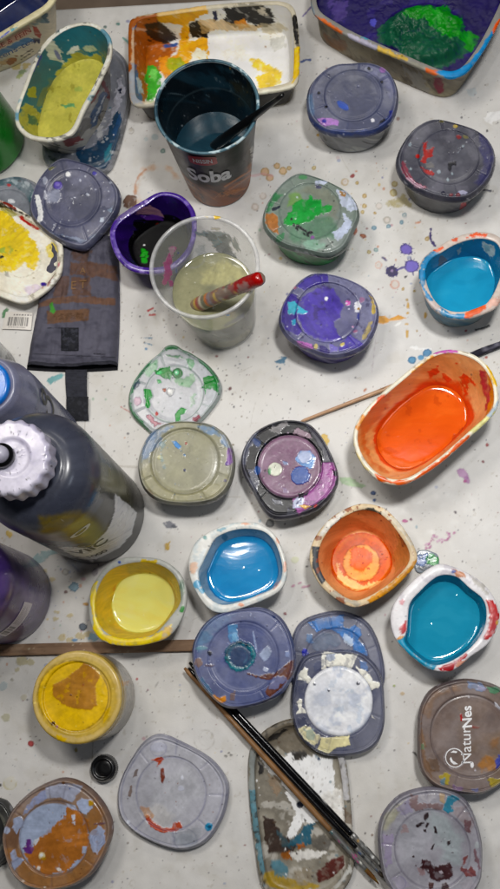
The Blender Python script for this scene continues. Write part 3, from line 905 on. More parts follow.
def p_D(cv):
    q = qD
    cv.poly(q(240, 60, 300, 68, 400, 110, 450, 170, 465, 240, 440, 310, 405, 365, 360, 320, 400, 230, 340, 130, 255, 100), '#8a8ba6', 3, .07, 1.5, .6)
    cv.poly(q(230, 110, 275, 125, 300, 170, 320, 200, 300, 255, 275, 270, 290, 310, 320, 350, 230, 360, 150, 320, 115, 240, 140, 160), '#5645a4', 1.5, .1, .8, .95)
    cv.poly(q(195, 65, 250, 55, 255, 97, 200, 110, 150, 135, 115, 115, 150, 80), '#4c3d98', 1, .12, .6, .95)
    cv.poly(q(55, 190, 85, 145, 115, 150, 130, 180, 110, 260, 140, 310, 120, 330, 70, 300, 45, 250), '#4c3c94', 1.6, .1, .8, .9)
    cv.poly(q(78, 182, 110, 180, 118, 200, 105, 240, 80, 230), '#5ab0c4', 1); cv.poly(q(120, 195, 135, 205, 160, 225, 145, 235, 120, 232), '#5ab4cc', 1); cv.poly(q(92, 262, 110, 255, 115, 285, 100, 285), '#4aa0c0', 1)
    cv.poly(q(112, 350, 180, 362, 195, 380, 185, 388, 130, 378), '#b878b8', 1); cv.blob(*q(200, 375)[0], 2.2, 3, 0, '#c0b480')
    cv.poly(q(210, 372, 240, 375, 262, 395, 250, 412, 215, 400), '#35286e', 1); cv.poly(q(260, 365, 300, 375, 290, 395, 260, 405), '#7a70b8', 1)
    cv.poly(q(310, 360, 350, 325, 405, 365, 395, 380, 300, 395), '#5040a0', 1); cv.blob(*q(316, 366)[0], 2.6, 1.8, -40, '#c8ba78')
    cv.poly(q(430, 155, 450, 165, 462, 200, 455, 240, 440, 235, 445, 190), '#c8b25c', 1.4, a=.9); cv.poly(q(430, 270, 445, 270, 435, 305, 410, 350, 400, 345, 420, 300), '#b8a868', 1.4, a=.8)
    cv.blob(*q(338, 187)[0], 2.6, col='#d070b8'); cv.poly(q(370, 185, 385, 178, 395, 200, 388, 225, 370, 225), '#e4e4ea', .8); cv.blob(*q(386, 212)[0], 1.6, col='#b08a3a'); cv.poly(q(380, 228, 392, 232, 388, 262, 378, 255), '#2f3a96', .6)
    cv.blob(*q(246, 168)[0], 1.5, 1.8, col='#f0f0f8'); cv.blob(*q(400, 172)[0], 2.6, col='#a87898', a=.7); cv.blob(*q(108, 120)[0], 2, 1.6, col='#c88090', a=.8)
    cv.blob(*q(370, 310)[0], 2, 1.6, col='#a86a88', a=.7); cv.blob(*q(360, 290)[0], 1, col='#d0a0c0')
    cv.mott('#3c3258', .16, .42, .08, .5); cv.specks(30, ['#d8d8e8', '#2a2448', '#7a70b0'], (280, 272, 378, 356), .3, 1.0, .8, 24)


def bw_D(cv):
    cv.mott('#2a1f5c', .06, .0, .2, .7); cv.mott('#8a88a8', .08, .3, .1, .6); cv.mott('#6a5cb0', .1, .3, .1, .5)


lidded_pot('closed violet pot with turquoise and pink patches on its lid', GP,
           qD(200, 55, 300, 70, 400, 110, 450, 160, 470, 230, 450, 310, 400, 380, 300, 415, 220, 405, 100, 350, 45, 280, 50, 210, 85, 140, 140, 80),
           .049, (327.5, 312, 31), p_D, '#43347c', bw_D, g=1.05, sc=.82, base='#6e6e90', edge='#565880', creases=(48, 100, 150, 225, 270, 310), groove=.0016)

# beige pot in the middle
qU = zm(130, 410, 4.348)


def p_U(cv):
    q = qU
    cv.poly(q(55, 150, 100, 90, 190, 60, 200, 75, 140, 110, 90, 180, 75, 220, 50, 215), '#7d94b4', 3, .09, 2, .75); cv.poly(q(80, 100, 130, 85, 120, 130, 85, 140), '#5f86ae', 2, .1, 1, .5)
    cv.poly(q(290, 70, 340, 65, 400, 105, 425, 160, 400, 150, 370, 110, 310, 90), '#6f92b8', 2.5, .1, 1.5, .75); cv.poly(q(380, 90, 410, 110, 430, 160, 420, 165, 395, 120), '#c3cfe0', 1.5, a=.7)
    cv.poly(q(425, 165, 440, 165, 446, 225, 430, 238, 418, 230), '#8a5aa8', 1.4, a=.85); cv.blob(*q(413, 308)[0], 1.6, col='#2c2c8a'); cv.blob(*q(420, 235)[0], 1.6, col='#7a60a0')
    cv.poly(q(180, 135, 200, 135, 222, 158, 212, 168, 195, 160), '#3f8cc8', .7); cv.blob(*q(243, 146)[0], 1.2, 1, 0, '#a04038'); cv.blob(*q(238, 261)[0], 1.5, 1.6, col='#1f2a5a')
    cv.blob(*q(237, 197)[0], .9, col='#4a7aa8'); cv.blob(*q(130, 207)[0], 2.6, 2.2, 0, '#c9c59c'); cv.poly(q(130, 150, 165, 120, 150, 140, 140, 180, 150, 260, 135, 250), '#7aa0b0', 2, a=.45)
    cv.poly(q(60, 340, 90, 345, 105, 370, 80, 365), '#7a6238', 1.5, a=.8); cv.blob(*q(100, 382)[0], 1, col='#8a3a2a')
    for x, y in [(403, 160), (400, 195), (396, 225)]:
        cv.blob(*q(x, y)[0], 1.2, col='#d8d8cc')
    cv.ring(*q(362, 347)[0], 7, .8, '#8f8c74', a=.6); cv.blob(*q(362, 347)[0], 8, 5, -25, '#b5b296', a=.5); cv.blob(*q(308, 378)[0], .9, col='#3a3ab0')
    cv.poly(q(90, 240, 140, 330, 240, 360, 380, 320, 430, 260, 430, 340, 360, 390, 160, 395, 60, 340, 45, 270), '#a5a080', 3, .06, 2, .5)
    cv.specks(46, ['#8a8a6a', '#6a6a55', '#4f6f88', '#d4d4c0'], (140, 424, 232, 500), .25, .8, .7, 25)


lidded_pot('closed pot with a beige lid and a small blue brush mark on it', GP,
           qU(230, 48, 340, 60, 410, 105, 445, 180, 448, 260, 420, 340, 360, 390, 260, 405, 140, 395, 70, 350, 40, 280, 40, 200, 80, 110, 150, 60),
           .044, (184.7, 461, 33), p_U, '#8d8f92', bowl_streaks('#565a6c', '#b5b6b4'), g=1., base='#aaa890', edge='#50566c', creases=(20, 70, 205, 255, 300, 340), groove=.0016, ringw=.0015, ringcol='#4c4c44')

# black and mauve pot
qV = zm(235, 410, 4.545)


def p_V(cv):
    q = qV
    cv.poly(q(215, 45, 265, 45, 320, 70, 360, 130, 400, 180, 400, 250, 380, 330, 300, 390, 270, 470, 180, 485, 120, 440, 80, 340, 40, 270, 35, 190, 80, 110, 150, 65), '#131318', 1, .1, 1, .95)
    cv.poly(q(30, 180, 60, 140, 100, 100, 95, 130, 60, 190, 50, 250, 35, 250), '#6c6f80', 2, a=.8); cv.poly(q(55, 270, 90, 265, 110, 320, 100, 370, 80, 350), '#7c7e8c', 2, a=.7)
    cv.blob(*q(248, 255)[0], 31, 31, 0, '#8a6a82', .4, .2, .8); cv.mott('#75566f', .06, .1, .2, .5, sel=cv.inner * 1.0); cv.mott('#a2869c', .04, .25, .15, .4, sel=cv.inner * 1.0)
    cv.poly(q(155, 85, 190, 70, 235, 55, 245, 70, 215, 90, 200, 110, 165, 100), '#8d8a8c', 1.8); cv.poly(q(258, 80, 290, 85, 340, 110, 350, 130, 310, 120, 265, 105), '#a08c98', 1.6)
    cv.blob(*q(100, 150)[0], 4, 4, 0, '#2f4f88', 1.5, .2, 1.5, .8)
    cv.poly(q(400, 240, 450, 240, 465, 290, 440, 370, 370, 425, 290, 470, 262, 440, 262, 405, 330, 385, 375, 320), '#a868a4', 1.6, .14, .6, 1); cv.poly(q(430, 250, 455, 260, 450, 330, 430, 350, 425, 300), '#b84eaa', 2, a=.6)
    cv.poly(q(262, 420, 290, 390, 312, 395, 310, 420, 300, 445, 265, 445), '#c6cce0', 1.2); cv.line(q(280, 425, 300, 408), 1.2, '#5a5a80'); cv.poly(q(290, 435, 320, 430, 345, 440, 320, 455), '#d8b25c', .9); cv.poly(q(285, 380, 315, 375, 310, 400, 290, 400), '#2b2530', 1.2)
    cv.poly(q(160, 400, 210, 410, 215, 430, 180, 425), '#8d8e98', 1.5, a=.8); cv.poly(q(240, 450, 270, 455, 265, 475, 225, 480), '#55565f', 1.5, a=.8); cv.blob(*q(365, 438)[0], 1.6, 1, -40, '#c03a3a')
    cv.blob(*q(183, 270)[0], 7, 6.8, 0, '#dedfd2', .4, .2, .5, 1, .0006); cv.blob(*q(157, 275)[0], 1.8, 3, 0, '#5aa070', a=.8); cv.blob(*q(180, 262)[0], .7, col='#5a5a50'); cv.blob(*q(103, 275)[0], 3, 4.2, 0, '#3a5f9c')
    cv.poly(q(270, 220, 300, 190, 340, 185, 365, 215, 355, 265, 330, 270, 290, 240), '#6f9ccf', 1.4); cv.blob(*q(318, 212)[0], 7, 6.4, 0, '#b9c2dc', 1.6, .2, 1.5, .95, .0004); cv.blob(*q(295, 297)[0], 9.5, 9, 0, '#2a5aa4', 1.2, .2, .5, 1, .0004); cv.mott('#1d3f86', .14, .2, .1, .0)
    cv.poly(q(215, 230, 250, 235, 240, 250, 220, 245), '#8fa2c8', 1.2, a=.8); cv.poly(q(195, 340, 230, 345, 250, 370, 230, 385, 200, 360), '#9a8aac', 2, a=.6); cv.poly(q(440, 270, 460, 275, 462, 300, 452, 300), '#1e1a24', 1)
    cv.specks(40, ['#1a1820', '#c8b8c8', '#3a3040', '#54547a'], (243, 422, 336, 515), .3, 1.1, .8, 26)


lidded_pot('closed mauve pot with black border, white dot and blue dabs on its lid', GP,
           qV(220, 45, 320, 55, 380, 105, 430, 190, 465, 290, 450, 360, 380, 440, 280, 480, 180, 490, 130, 450, 80, 360, 35, 270, 35, 190, 80, 110, 150, 65),
           .034, (289.6, 466, 32), p_V, '#4c4c58', bowl_streaks('#26262c', '#84868f'), g=1., base='#4c4a56', edge='#4a4a58', creases=(60, 140, 230), ringcol='#1a1a20', groove=.0022, skirt=.009)

# slate blue pot with turquoise medallion
qBB = zm(185, 600, 4.348)


def p_BB(cv):
    q = qBB
    cv.poly(q(50, 170, 100, 90, 170, 60, 240, 50, 200, 90, 120, 140, 90, 200, 60, 240), '#7f93ae', 4, .07, 3, .6); cv.poly(q(60, 120, 120, 120, 120, 160, 60, 220, 45, 190), '#5f89a8', 3, .08, 2, .5)
    cv.poly(q(45, 255, 70, 250, 76, 280, 60, 295, 42, 280), '#8f7a72', 1.2, a=.9); cv.poly(q(60, 320, 100, 360, 130, 420, 110, 410, 60, 350), '#4f7f98', 2.5, a=.6)
    cv.poly(q(188, 108, 225, 108, 232, 180, 200, 185, 188, 150), '#5f98c4', 1.4, a=.85); cv.poly(q(205, 140, 225, 145, 228, 180, 205, 180), '#8fbcd8', 1.2, a=.6)
    cv.blob(*q(240, 243)[0], 15.5, 15, 0, '#2c5f78', 1.6, .2, .5, 1, .0006); cv.blob(*q(240, 245)[0], 10, 10, 0, '#354a72', 1.2, .2, 1.5, .9); cv.ring(*q(240, 243)[0], 13.5, 3, '#3f8c98', n=1.2, br=.25, a=.9, th=.0005)
    cv.ring(*q(240, 243)[0], 13, 2, '#1b3040', n=1.6, br=.3, a=.9); cv.ring(*q(240, 245)[0], 7, 1, '#4a7a94', a=.6, br=.3)
    cv.poly(q(260, 318, 330, 330, 390, 315, 475, 255, 470, 320, 420, 385, 370, 425, 345, 400, 390, 345, 330, 342), '#6e4436', 1.2, .18, .5, 1, .0003); cv.poly(q(380, 335, 430, 325, 450, 345, 400, 390, 365, 385), '#7d83a8', 1.5, a=.85)
    cv.poly(q(115, 415, 130, 408, 150, 425, 175, 418, 180, 435, 160, 448, 130, 440), '#d09030', .9, th=.0005); cv.poly(q(190, 410, 215, 400, 215, 440, 195, 440), '#7a6258', 1.3, a=.8)
    cv.poly(q(325, 235, 360, 205, 372, 220, 365, 255, 345, 265), '#a9b4cc', 1.6, a=.9); cv.blob(*q(352, 302)[0], 2.6, 2, 0, '#b9c0d4', 1); cv.line(q(295, 140, 305, 195, 312, 225), 1.2, '#a8b8d8', a=.7)
    cv.poly(q(437, 225, 452, 222, 455, 250, 440, 245), '#9aa8cc', 1, a=.7); cv.blob(*q(108, 232)[0], 2, 2.6, -30, '#1c1e30'); cv.blob(*q(112, 285)[0], 4, 1.4, 0, '#6f5a5c', a=.7); cv.blob(*q(387, 72)[0], 1.6, col='#3a4a7a')
    cv.blob(*q(70, 210)[0], 6, 1.6, 0, '#7fa8ae', a=.6); cv.specks(30, ['#2c3050', '#8f9cc0', '#d0d4e0'], (192, 608, 294, 706), .3, 1.0, .7, 27)


lidded_pot('closed slate blue pot with a turquoise medallion in the middle of its lid', GP,
           qBB(230, 40, 330, 35, 410, 75, 455, 150, 475, 240, 470, 310, 430, 390, 360, 435, 250, 465, 170, 460, 100, 400, 50, 330, 32, 240, 45, 170, 90, 100, 160, 55),
           .042, (243, 657.5, 35), p_BB, '#565d80', bowl_streaks('#2f3454', '#7a80a0'), g=1., base='#5d6690', edge='#46507e', creases=(45, 300), op=.96)

# brown pot with the lettered lid
qDD = zm(410, 670, 5.556)


def p_DD(cv):
    q = qDD
    cv.mott('#8a745c', .03, .1, .3, .5); cv.poly(q(60, 240, 110, 130, 250, 85, 270, 110, 150, 160, 100, 260), '#8f745e', 4, .06, 3, .7)
    cv.poly(q(325, 70, 400, 75, 425, 100, 400, 120, 330, 100), '#93a4c4', 1.6, a=.85); cv.poly(q(425, 90, 480, 95, 500, 110, 480, 130, 430, 115), '#5f9a78', 1.6, a=.85); cv.poly(q(380, 90, 425, 98, 415, 115, 375, 108), '#b5b0c8', 1.5, a=.7)
    cv.poly(q(62, 410, 78, 408, 78, 440, 64, 440), '#6aa48a', .8); cv.poly(q(60, 240, 80, 400, 90, 500, 130, 560, 120, 600, 70, 520, 50, 400), '#8a6a4a', 2, a=.6)
    cv.poly(q(420, 470, 490, 480, 480, 545, 420, 560, 370, 530), '#b07a2c', 4, .1, 2.5, .7); cv.poly(q(445, 365, 500, 370, 495, 450, 440, 440), '#9a6c34', 3, .08, 2.5, .6); cv.poly(q(480, 510, 500, 455, 505, 520, 480, 545), '#2f4ab8', 1.4, a=.85)
    cv.poly(q(190, 570, 235, 575, 215, 640, 185, 630, 160, 590), '#b8a83a', 2, a=.8); cv.poly(q(170, 600, 195, 600, 190, 635, 175, 625), '#6a90a8', 1.5, a=.8); cv.poly(q(440, 600, 520, 590, 520, 640, 450, 650), '#b4a43e', 2.5, a=.8); cv.poly(q(240, 640, 300, 650, 290, 672, 235, 665), '#8a6f9a', 2, a=.6)
    cv.poly(q(340, 660, 380, 655, 380, 672, 345, 675), '#6a78b0', 1.5, a=.7); cv.poly(q(275, 245, 290, 240, 300, 285, 280, 290), '#b03030', .8); cv.poly(q(340, 310, 390, 315, 385, 328, 345, 322), '#9a4438', 1, a=.7); cv.poly(q(85, 500, 150, 490, 165, 560, 110, 560), '#70563e', 1.5, a=.6)
    cv.ring(*q(245, 492)[0], 10, .7, '#c8c4cc', a=.7); cv.poly(q(470, 180, 490, 195, 505, 215, 500, 220, 478, 200), '#e4e4ec', .6)
    cv.blob(*q(325, 150)[0], 1.5, 1, 0, '#d0ccd0'); cv.blob(*q(362, 556)[0], 1, col='#d8d4dc')


tDD, lDD = lidded_pot('closed brown pot with white lettering on its lid, at the right edge', GP,
                      qDD(200, 75, 300, 55, 400, 65, 500, 100) + [(514, 700), (523, 722), (523, 748), (513, 771), (501, 783)] +
                      qDD(400, 685, 280, 680, 150, 645, 85, 590, 55, 520, 50, 420, 55, 250, 90, 150, 140, 100),
                      .030, (471, 736, 39.5), p_DD, '#6a5848', bowl_streaks('#3c3028', '#8a7a6a'), g=1., base='#8a7a72', edge='#4e4a58', creases=(112, 250, 290, 20), op=.96, groove=.0014)
_zt = .030 - .0012 + .0004
_k = mpp(470, 735, .03)
fr = flat_frame(467.5, 716.5, _zt, 92)
text_on('lettering', 'Nes', 13.2 * _k, fr, M_INK_WHITE, lDD, bold=.0003, shear=-.1)
fr = flat_frame(466.5, 745.5, _zt, 92)
text_on('lettering', 'Natur', 14.6 * _k, fr, M_INK_WHITE, lDD, bold=.00005, shear=-.05)
fr0 = flat_frame(*qDD(248, 488)[0], _zt, 0)


def logo_ring(f, r0, r1, n=40):
    a = np.linspace(0, 2 * math.pi, n, endpoint=False)
    V = np.array([f(r0 * math.cos(t), r0 * math.sin(t)) for t in a] + [f(r1 * math.cos(t), r1 * math.sin(t)) for t in a])
    return V, grid_faces(2, n)


V_, Q_ = logo_ring(fr0, 8.4 * _k, 9.3 * _k); obj('emblem', V_, Q_, M_INK_WHITE, lDD)


def drop(f, pts):
    V = np.array([f(*p) for p in pts] + [f(*np.mean(pts, 0))]); n = len(pts)
    return V, np.array([[i, (i + 1) % n, n] for i in range(n)])


for pts in ([(-4, 5), (-1, 7), (3, 6), (2, 4.6), (-1, 5)], [(-5, -1), (-4, -4), (-1, -6.5), (3, -6), (1, -4.5), (-2, -2.5), (-3.4, 1)]):
    V_, T_ = drop(fr0, [(a * _k, b * _k) for a, b in pts]); obj('emblem', V_, np.zeros((0, 4), int), M_INK_WHITE, lDD, None, None, T_)
V_, T_ = drop(flat_frame(*qDD(345, 527)[0], _zt, 0), [(2.2 * _k * math.cos(a) * .8, 3 * _k * math.sin(a)) for a in np.linspace(0, 6.28, 14)[:-1]])
obj('emblem', V_, np.zeros((0, 4), int), M_INK_WHITE, lDD, None, None, T_)

# grey pot at the bottom right
qEE = zm(370, 780, 4.167)


def p_EE(cv):
    q = qEE
    cv.poly(q(240, 140, 330, 150, 400, 250, 380, 350, 300, 330, 270, 230), '#acb8ba', 5, .06, 4, .6); cv.poly(q(110, 200, 200, 150, 260, 220, 240, 330, 130, 350), '#b4b5bc', 5, .06, 4, .6)
    cv.poly(q(55, 150, 110, 95, 150, 80, 150, 120, 110, 160, 70, 215, 45, 215), '#aaa894', 2, .08, 2, .8); cv.poly(q(110, 120, 160, 80, 175, 130, 140, 150), '#9a94ac', 2, a=.7); cv.poly(q(50, 225, 95, 235, 95, 350, 60, 370), '#a49ab4', 2.5, a=.8)
    cv.poly(q(170, 60, 205, 60, 200, 100, 230, 95, 310, 100, 295, 125, 230, 118, 185, 135, 165, 100), '#856a68', 1.8, a=.8); cv.poly(q(210, 60, 280, 55, 275, 80, 240, 92, 215, 80), '#b9b6bc', 1.5); cv.poly(q(285, 50, 310, 60, 310, 95, 290, 90), '#b8a48c', 1.5)
    cv.poly(q(325, 70, 350, 62, 375, 80, 350, 92, 345, 130, 325, 138, 300, 125, 318, 95), '#3f88a0', 1.1); cv.poly(q(345, 110, 390, 110, 430, 170, 420, 220, 390, 180, 350, 150), '#a49a9e', 2.5, a=.8); cv.poly(q(395, 170, 420, 175, 415, 225, 398, 220), '#6a3a40', 1.4, a=.7)
    for pts in [(225, 145, 242, 135, 245, 155, 230, 170, 225, 165), (190, 185, 225, 172, 230, 178, 200, 200, 188, 196), (238, 178, 248, 180, 235, 200, 230, 195), (222, 205, 232, 205, 235, 216, 225, 215), (264, 195, 275, 195, 280, 222, 270, 220), (320, 255, 335, 250, 338, 265, 325, 272), (262, 268, 270, 265, 262, 288, 252, 290)]:
        cv.poly(q(*pts), '#3a2c30', .7)
    cv.poly(q(215, 330, 250, 335, 265, 360, 300, 355, 330, 345, 345, 360, 345, 395, 330, 410, 290, 425, 250, 415, 240, 385, 215, 365), '#4a2c30', 1.3, .2, .5, 1, .0003); cv.blob(*q(295, 384)[0], 2, 1.8, col='#b8b0b8')
    cv.poly(q(390, 325, 405, 320, 400, 350, 385, 365, 405, 370, 420, 355, 440, 380, 440, 400, 405, 400, 380, 375), '#8a4a48', 1.6, a=.9); cv.poly(q(435, 290, 455, 330, 465, 370, 450, 380, 440, 330), '#77464e', 1.4, a=.7); cv.poly(q(200, 365, 225, 375, 235, 400, 205, 395), '#a07878', 2, a=.6)
    cv.poly(q(245, 425, 265, 430, 262, 450, 250, 455), '#5a3a38', 1); cv.poly(q(300, 430, 320, 425, 330, 455, 300, 455), '#4a302e', 1); cv.blob(*q(448, 272)[0], 2.6, 3, 0, '#b4b8bc'); cv.blob(*q(182, 318)[0], 1, col='#4a3a3c')
    cv.poly(q(90, 410, 140, 400, 170, 440, 120, 460), '#b4aec0', 2, a=.6); cv.ring(*q(120, 430)[0], 7, 1, '#8a86a0', a=.5); cv.poly(q(380, 430, 420, 410, 440, 440, 400, 470), '#b9b4bc', 1.6, a=.7)
    cv.poly(q(130, 190, 150, 185, 160, 215, 130, 225), '#a88a88', 2, a=.6); cv.specks(50, ['#4a3438', '#d0d0d8', '#7a6a70'], (380, 788, 480, 900), .3, 1.0, .75, 28)


lidded_pot('closed grey pot with dark maroon flakes on its lid, at the bottom right corner', GP,
           qEE(250, 35, 330, 45, 400, 90, 440, 170, 465, 270, 465, 370, 455, 430) + [(466, 899), (441, 905), (405, 902)] + qEE(75, 430, 50, 350, 38, 230, 55, 150, 110, 80, 170, 50),
           .028, (432.4, 849.6, 37), p_EE, '#77747c', bowl_streaks('#4c464e', '#a8a4ac'), g=1., base='#aeacb4', edge='#5a5268', creases=(95, 130, 175, 215, 330, 50), op=.95)

# orange lid pot bottom left
qII = zm(0, 770, 4.167)


def p_II(cv):
    q = qII
    cv.mott('#8a6a4a', .05, .0, .2, .5)
    cv.poly(q(15, 330, 80, 410, 100, 480, 200, 500, 320, 480, 380, 430, 440, 330, 450, 230, 400, 110, 380, 150, 370, 300, 300, 420, 190, 440, 110, 370, 60, 330), '#b07f48', 4, .07, 2.5, .6); cv.poly(q(20, 250, 80, 190, 85, 250, 70, 320, 20, 320), '#7a5c48', 3, .1, 2, .7)
    cv.blob(*q(225, 285)[0], 35, 35, 0, '#b4bfd6', .2, .2, .6); cv.poly(q(280, 155, 320, 165, 365, 210, 375, 290, 340, 370, 260, 430, 190, 440, 130, 400, 105, 350, 160, 300, 180, 270, 215, 255, 235, 215, 265, 200), '#ba8048', 2.2, .14, .5, 1); cv.mott('#c08446', .04, .1, .2, .0)
    cv.poly(q(150, 300, 200, 260, 260, 300, 220, 400, 130, 380), '#a06c3c', 4, .07, 3, .4); cv.poly(q(190, 75, 255, 50, 345, 65, 335, 90, 300, 135, 250, 115, 190, 120), '#b6bcd0', 1, .15, .6, .9); cv.poly(q(90, 190, 130, 120, 190, 80, 190, 118, 140, 150, 100, 190), '#a3accc', 1.5, .12, .8, .9)
    cv.poly(q(315, 130, 340, 115, 385, 125, 385, 160, 360, 185, 330, 170), '#b9c3dc', 1.1); cv.blob(*q(378, 138)[0], 2.2, 2.6, 0, '#c8a23c'); cv.poly(q(375, 260, 410, 235, 435, 250, 440, 300, 405, 350, 385, 335, 372, 300), '#b4bdd6', 1.2); cv.ring(*q(408, 290)[0], 6, .7, '#8f9ab8', a=.6); cv.ring(*q(408, 290)[0], 3.6, .7, '#8f9ab8', a=.5)
    cv.poly(q(55, 205, 90, 190, 95, 220, 70, 265, 52, 240), '#b3bcd4', 1.3); cv.blob(*q(28, 250)[0], 3.2, 4, 0, '#b9c0d4', .8); cv.poly(q(42, 345, 62, 330, 75, 360, 95, 375, 60, 415, 50, 400), '#b3bcd6', 1.3); cv.poly(q(345, 320, 362, 318, 360, 345, 345, 345), '#b9c2d8', .8); cv.poly(q(275, 140, 310, 150, 320, 165, 295, 160), '#c0c8dc', 1)
    cv.poly(q(92, 325, 110, 312, 112, 292, 128, 290, 130, 310, 148, 325, 130, 348, 108, 345), '#6c3a86', .9); cv.poly(q(140, 300, 165, 280, 160, 300, 145, 312), '#cfd2d8', .9)
    cv.blob(*q(175, 355)[0], 3.2, col='#e2d8b0'); cv.blob(*q(173, 355)[0], 1.8, col='#f0f0f0'); cv.blob(*q(182, 368)[0], 2.6, 1.6, 0, '#c09a34', a=.8); cv.blob(*q(162, 408)[0], 1.8, 2, col='#ece6e0'); cv.blob(*q(247, 415)[0], 2.6, 2, 20, '#ece8e4'); cv.blob(*q(186, 488)[0], 1.5, 1, 0, '#e8e0d8'); cv.blob(*q(98, 463)[0], 1.3, col='#d8c8b8')
    cv.poly(q(300, 190, 312, 185, 315, 205, 305, 210), '#d8dcea', .6); cv.poly(q(302, 218, 314, 212, 312, 228), '#d8dcea', .5); cv.blob(*q(265, 52)[0], 2, 1.4, 0, '#7a5224'); cv.blob(*q(290, 78)[0], 1.1, col='#5a6a9a')
    cv.line(q(395, 225, 435, 222), 1.6, '#6a5068', a=.7); cv.specks(30, ['#5a3a24', '#d8d0c8', '#7a5030'], (5, 780, 108, 885), .3, .9, .8, 29)


lidded_pot('closed pot with a half white half orange lid, at the bottom left corner', GP,
           qII(260, 38, 330, 55, 400, 110, 450, 190, 462, 260, 430, 350, 380, 430, 300, 480, 200, 500, 100, 480, 40, 420, 10, 320, 10, 260, 50, 170, 120, 100, 190, 60),
           .034, (54, 838.4, 35), p_II, '#6e5644', bowl_streaks('#3e3028', '#8a7c70'), g=.95, base='#a58e7c', edge='#6a6270', creases=(80, 100, 150, 270, 330, 210), op=.97)

# ------------------------------------------------------------------ loose lids
qJ = zm(0, 150, 4.0)


def p_J(cv):
    q = qJ
    cv.mott('#3f4254', .05, .1, .25, .5)
    cv.blob(*q(272, 98)[0], 2.6, 2.4, 0, '#ecedf0', .5, th=.0005); cv.blob(*q(232, 142)[0], 4.4, 4.2, 0, '#5a4aa0', .4, th=.0005); cv.blob(*q(228, 137)[0], 2.2, 2, 0, '#8a7ac8', .4, a=.7); cv.blob(*q(215, 185)[0], 7, 6, -30, '#9ea2b4', 1.6, .25, 1.4, .85)
    cv.poly(q(140, 180, 155, 178, 165, 205, 172, 235, 175, 270, 160, 295, 148, 285, 152, 250, 142, 215), '#eeeff2', .8, .2, .4, 1, .0007); cv.blob(*q(181, 122)[0], 2.4, 4, 0, '#a9adbc', a=.9); cv.blob(*q(378, 95)[0], 2, col='#4a44a0'); cv.line(q(182, 165, 180, 195), 1.6, '#d0d2dc', 1)
    for x, y, r in [(320, 122, 1.4), (350, 178, 1.6), (442, 130, 1.6), (435, 165, 1), (383, 158, 1), (297, 190, .8), (285, 193, .8), (340, 105, 1.2)]:
        cv.blob(*q(x, y)[0], r, r * .8, 30, '#c0c4d0')
    cv.poly(q(200, 330, 240, 345, 320, 372, 370, 350, 440, 285, 400, 325, 340, 365, 270, 340), '#9aa4b8', 1.5, a=.6); cv.poly(q(400, 270, 415, 268, 410, 290, 398, 288), '#b9c0cc', .8); cv.poly(q(430, 240, 450, 225, 445, 250), '#8a98a8', 1, a=.7)
    cv.poly(q(205, 330, 310, 360, 320, 375, 230, 350), '#2c3248', 1, a=.7); cv.blob(*q(208, 72)[0], 3, 1.6, -20, '#8a8a4a', a=.6); cv.specks(60, ['#b9bcc8', '#30324a', '#d8dae0', '#8a8ca0'], (32, 162, 118, 244), .3, 1.0, .75, 31)


tag(lid('pot_cover', qJ(240, 42, 320, 55, 400, 85, 460, 140, 478, 190, 460, 250, 400, 320, 350, 368, 320, 380, 240, 355, 160, 300, 120, 250, 120, 190, 160, 110),
        .034, (72.5, 197.5, 28.5), p_J, None, '#5e6078', '#3c4058', .98, 1.15, (60, 110, 160, 240, 290, 340), tilt=(.05, .12)),
    'dark slate lid with white drips and a violet dot, lying on the grey pouch', 'pot lid', GL)


def p_K(cv):
    cv.ring(4, 212, 33, 11, '#2f5a62', n=2, a=.85); cv.ring(4, 212, 33, 5, '#b9c4c8', n=2.5, br=.2, a=.8); cv.blob(9, 185, 2, 1.4, 0, '#b02a28'); cv.blob(27, 183, 3, 1.6, 20, '#c8d0d4'); cv.blob(20, 181, 2, 1.2, 0, '#16282c')
    cv.blob(11, 201, 3.6, 1.6, 10, '#d4d6da'); cv.mott('#a8acb4', .05, .1, .3, .5); cv.specks(30, ['#d8dce0', '#1c2c30', '#4a8088'], (-30, 176, 48, 240), .3, 1.0, .8, 32)


tag(lid('pot_cover', [(-38, 215), (-24, 190), (0, 179), (20, 176), (37, 184), (47, 199), (46, 222), (30, 240), (0, 246), (-28, 236)], .009, (6, 212, 24), p_K, None, '#80848c', '#4a5a62', .92, 1.15),
    'grey lid with a teal border, mostly hidden under the slate lid', 'pot lid', GL)

qT = zm(120, 335, 4.348)


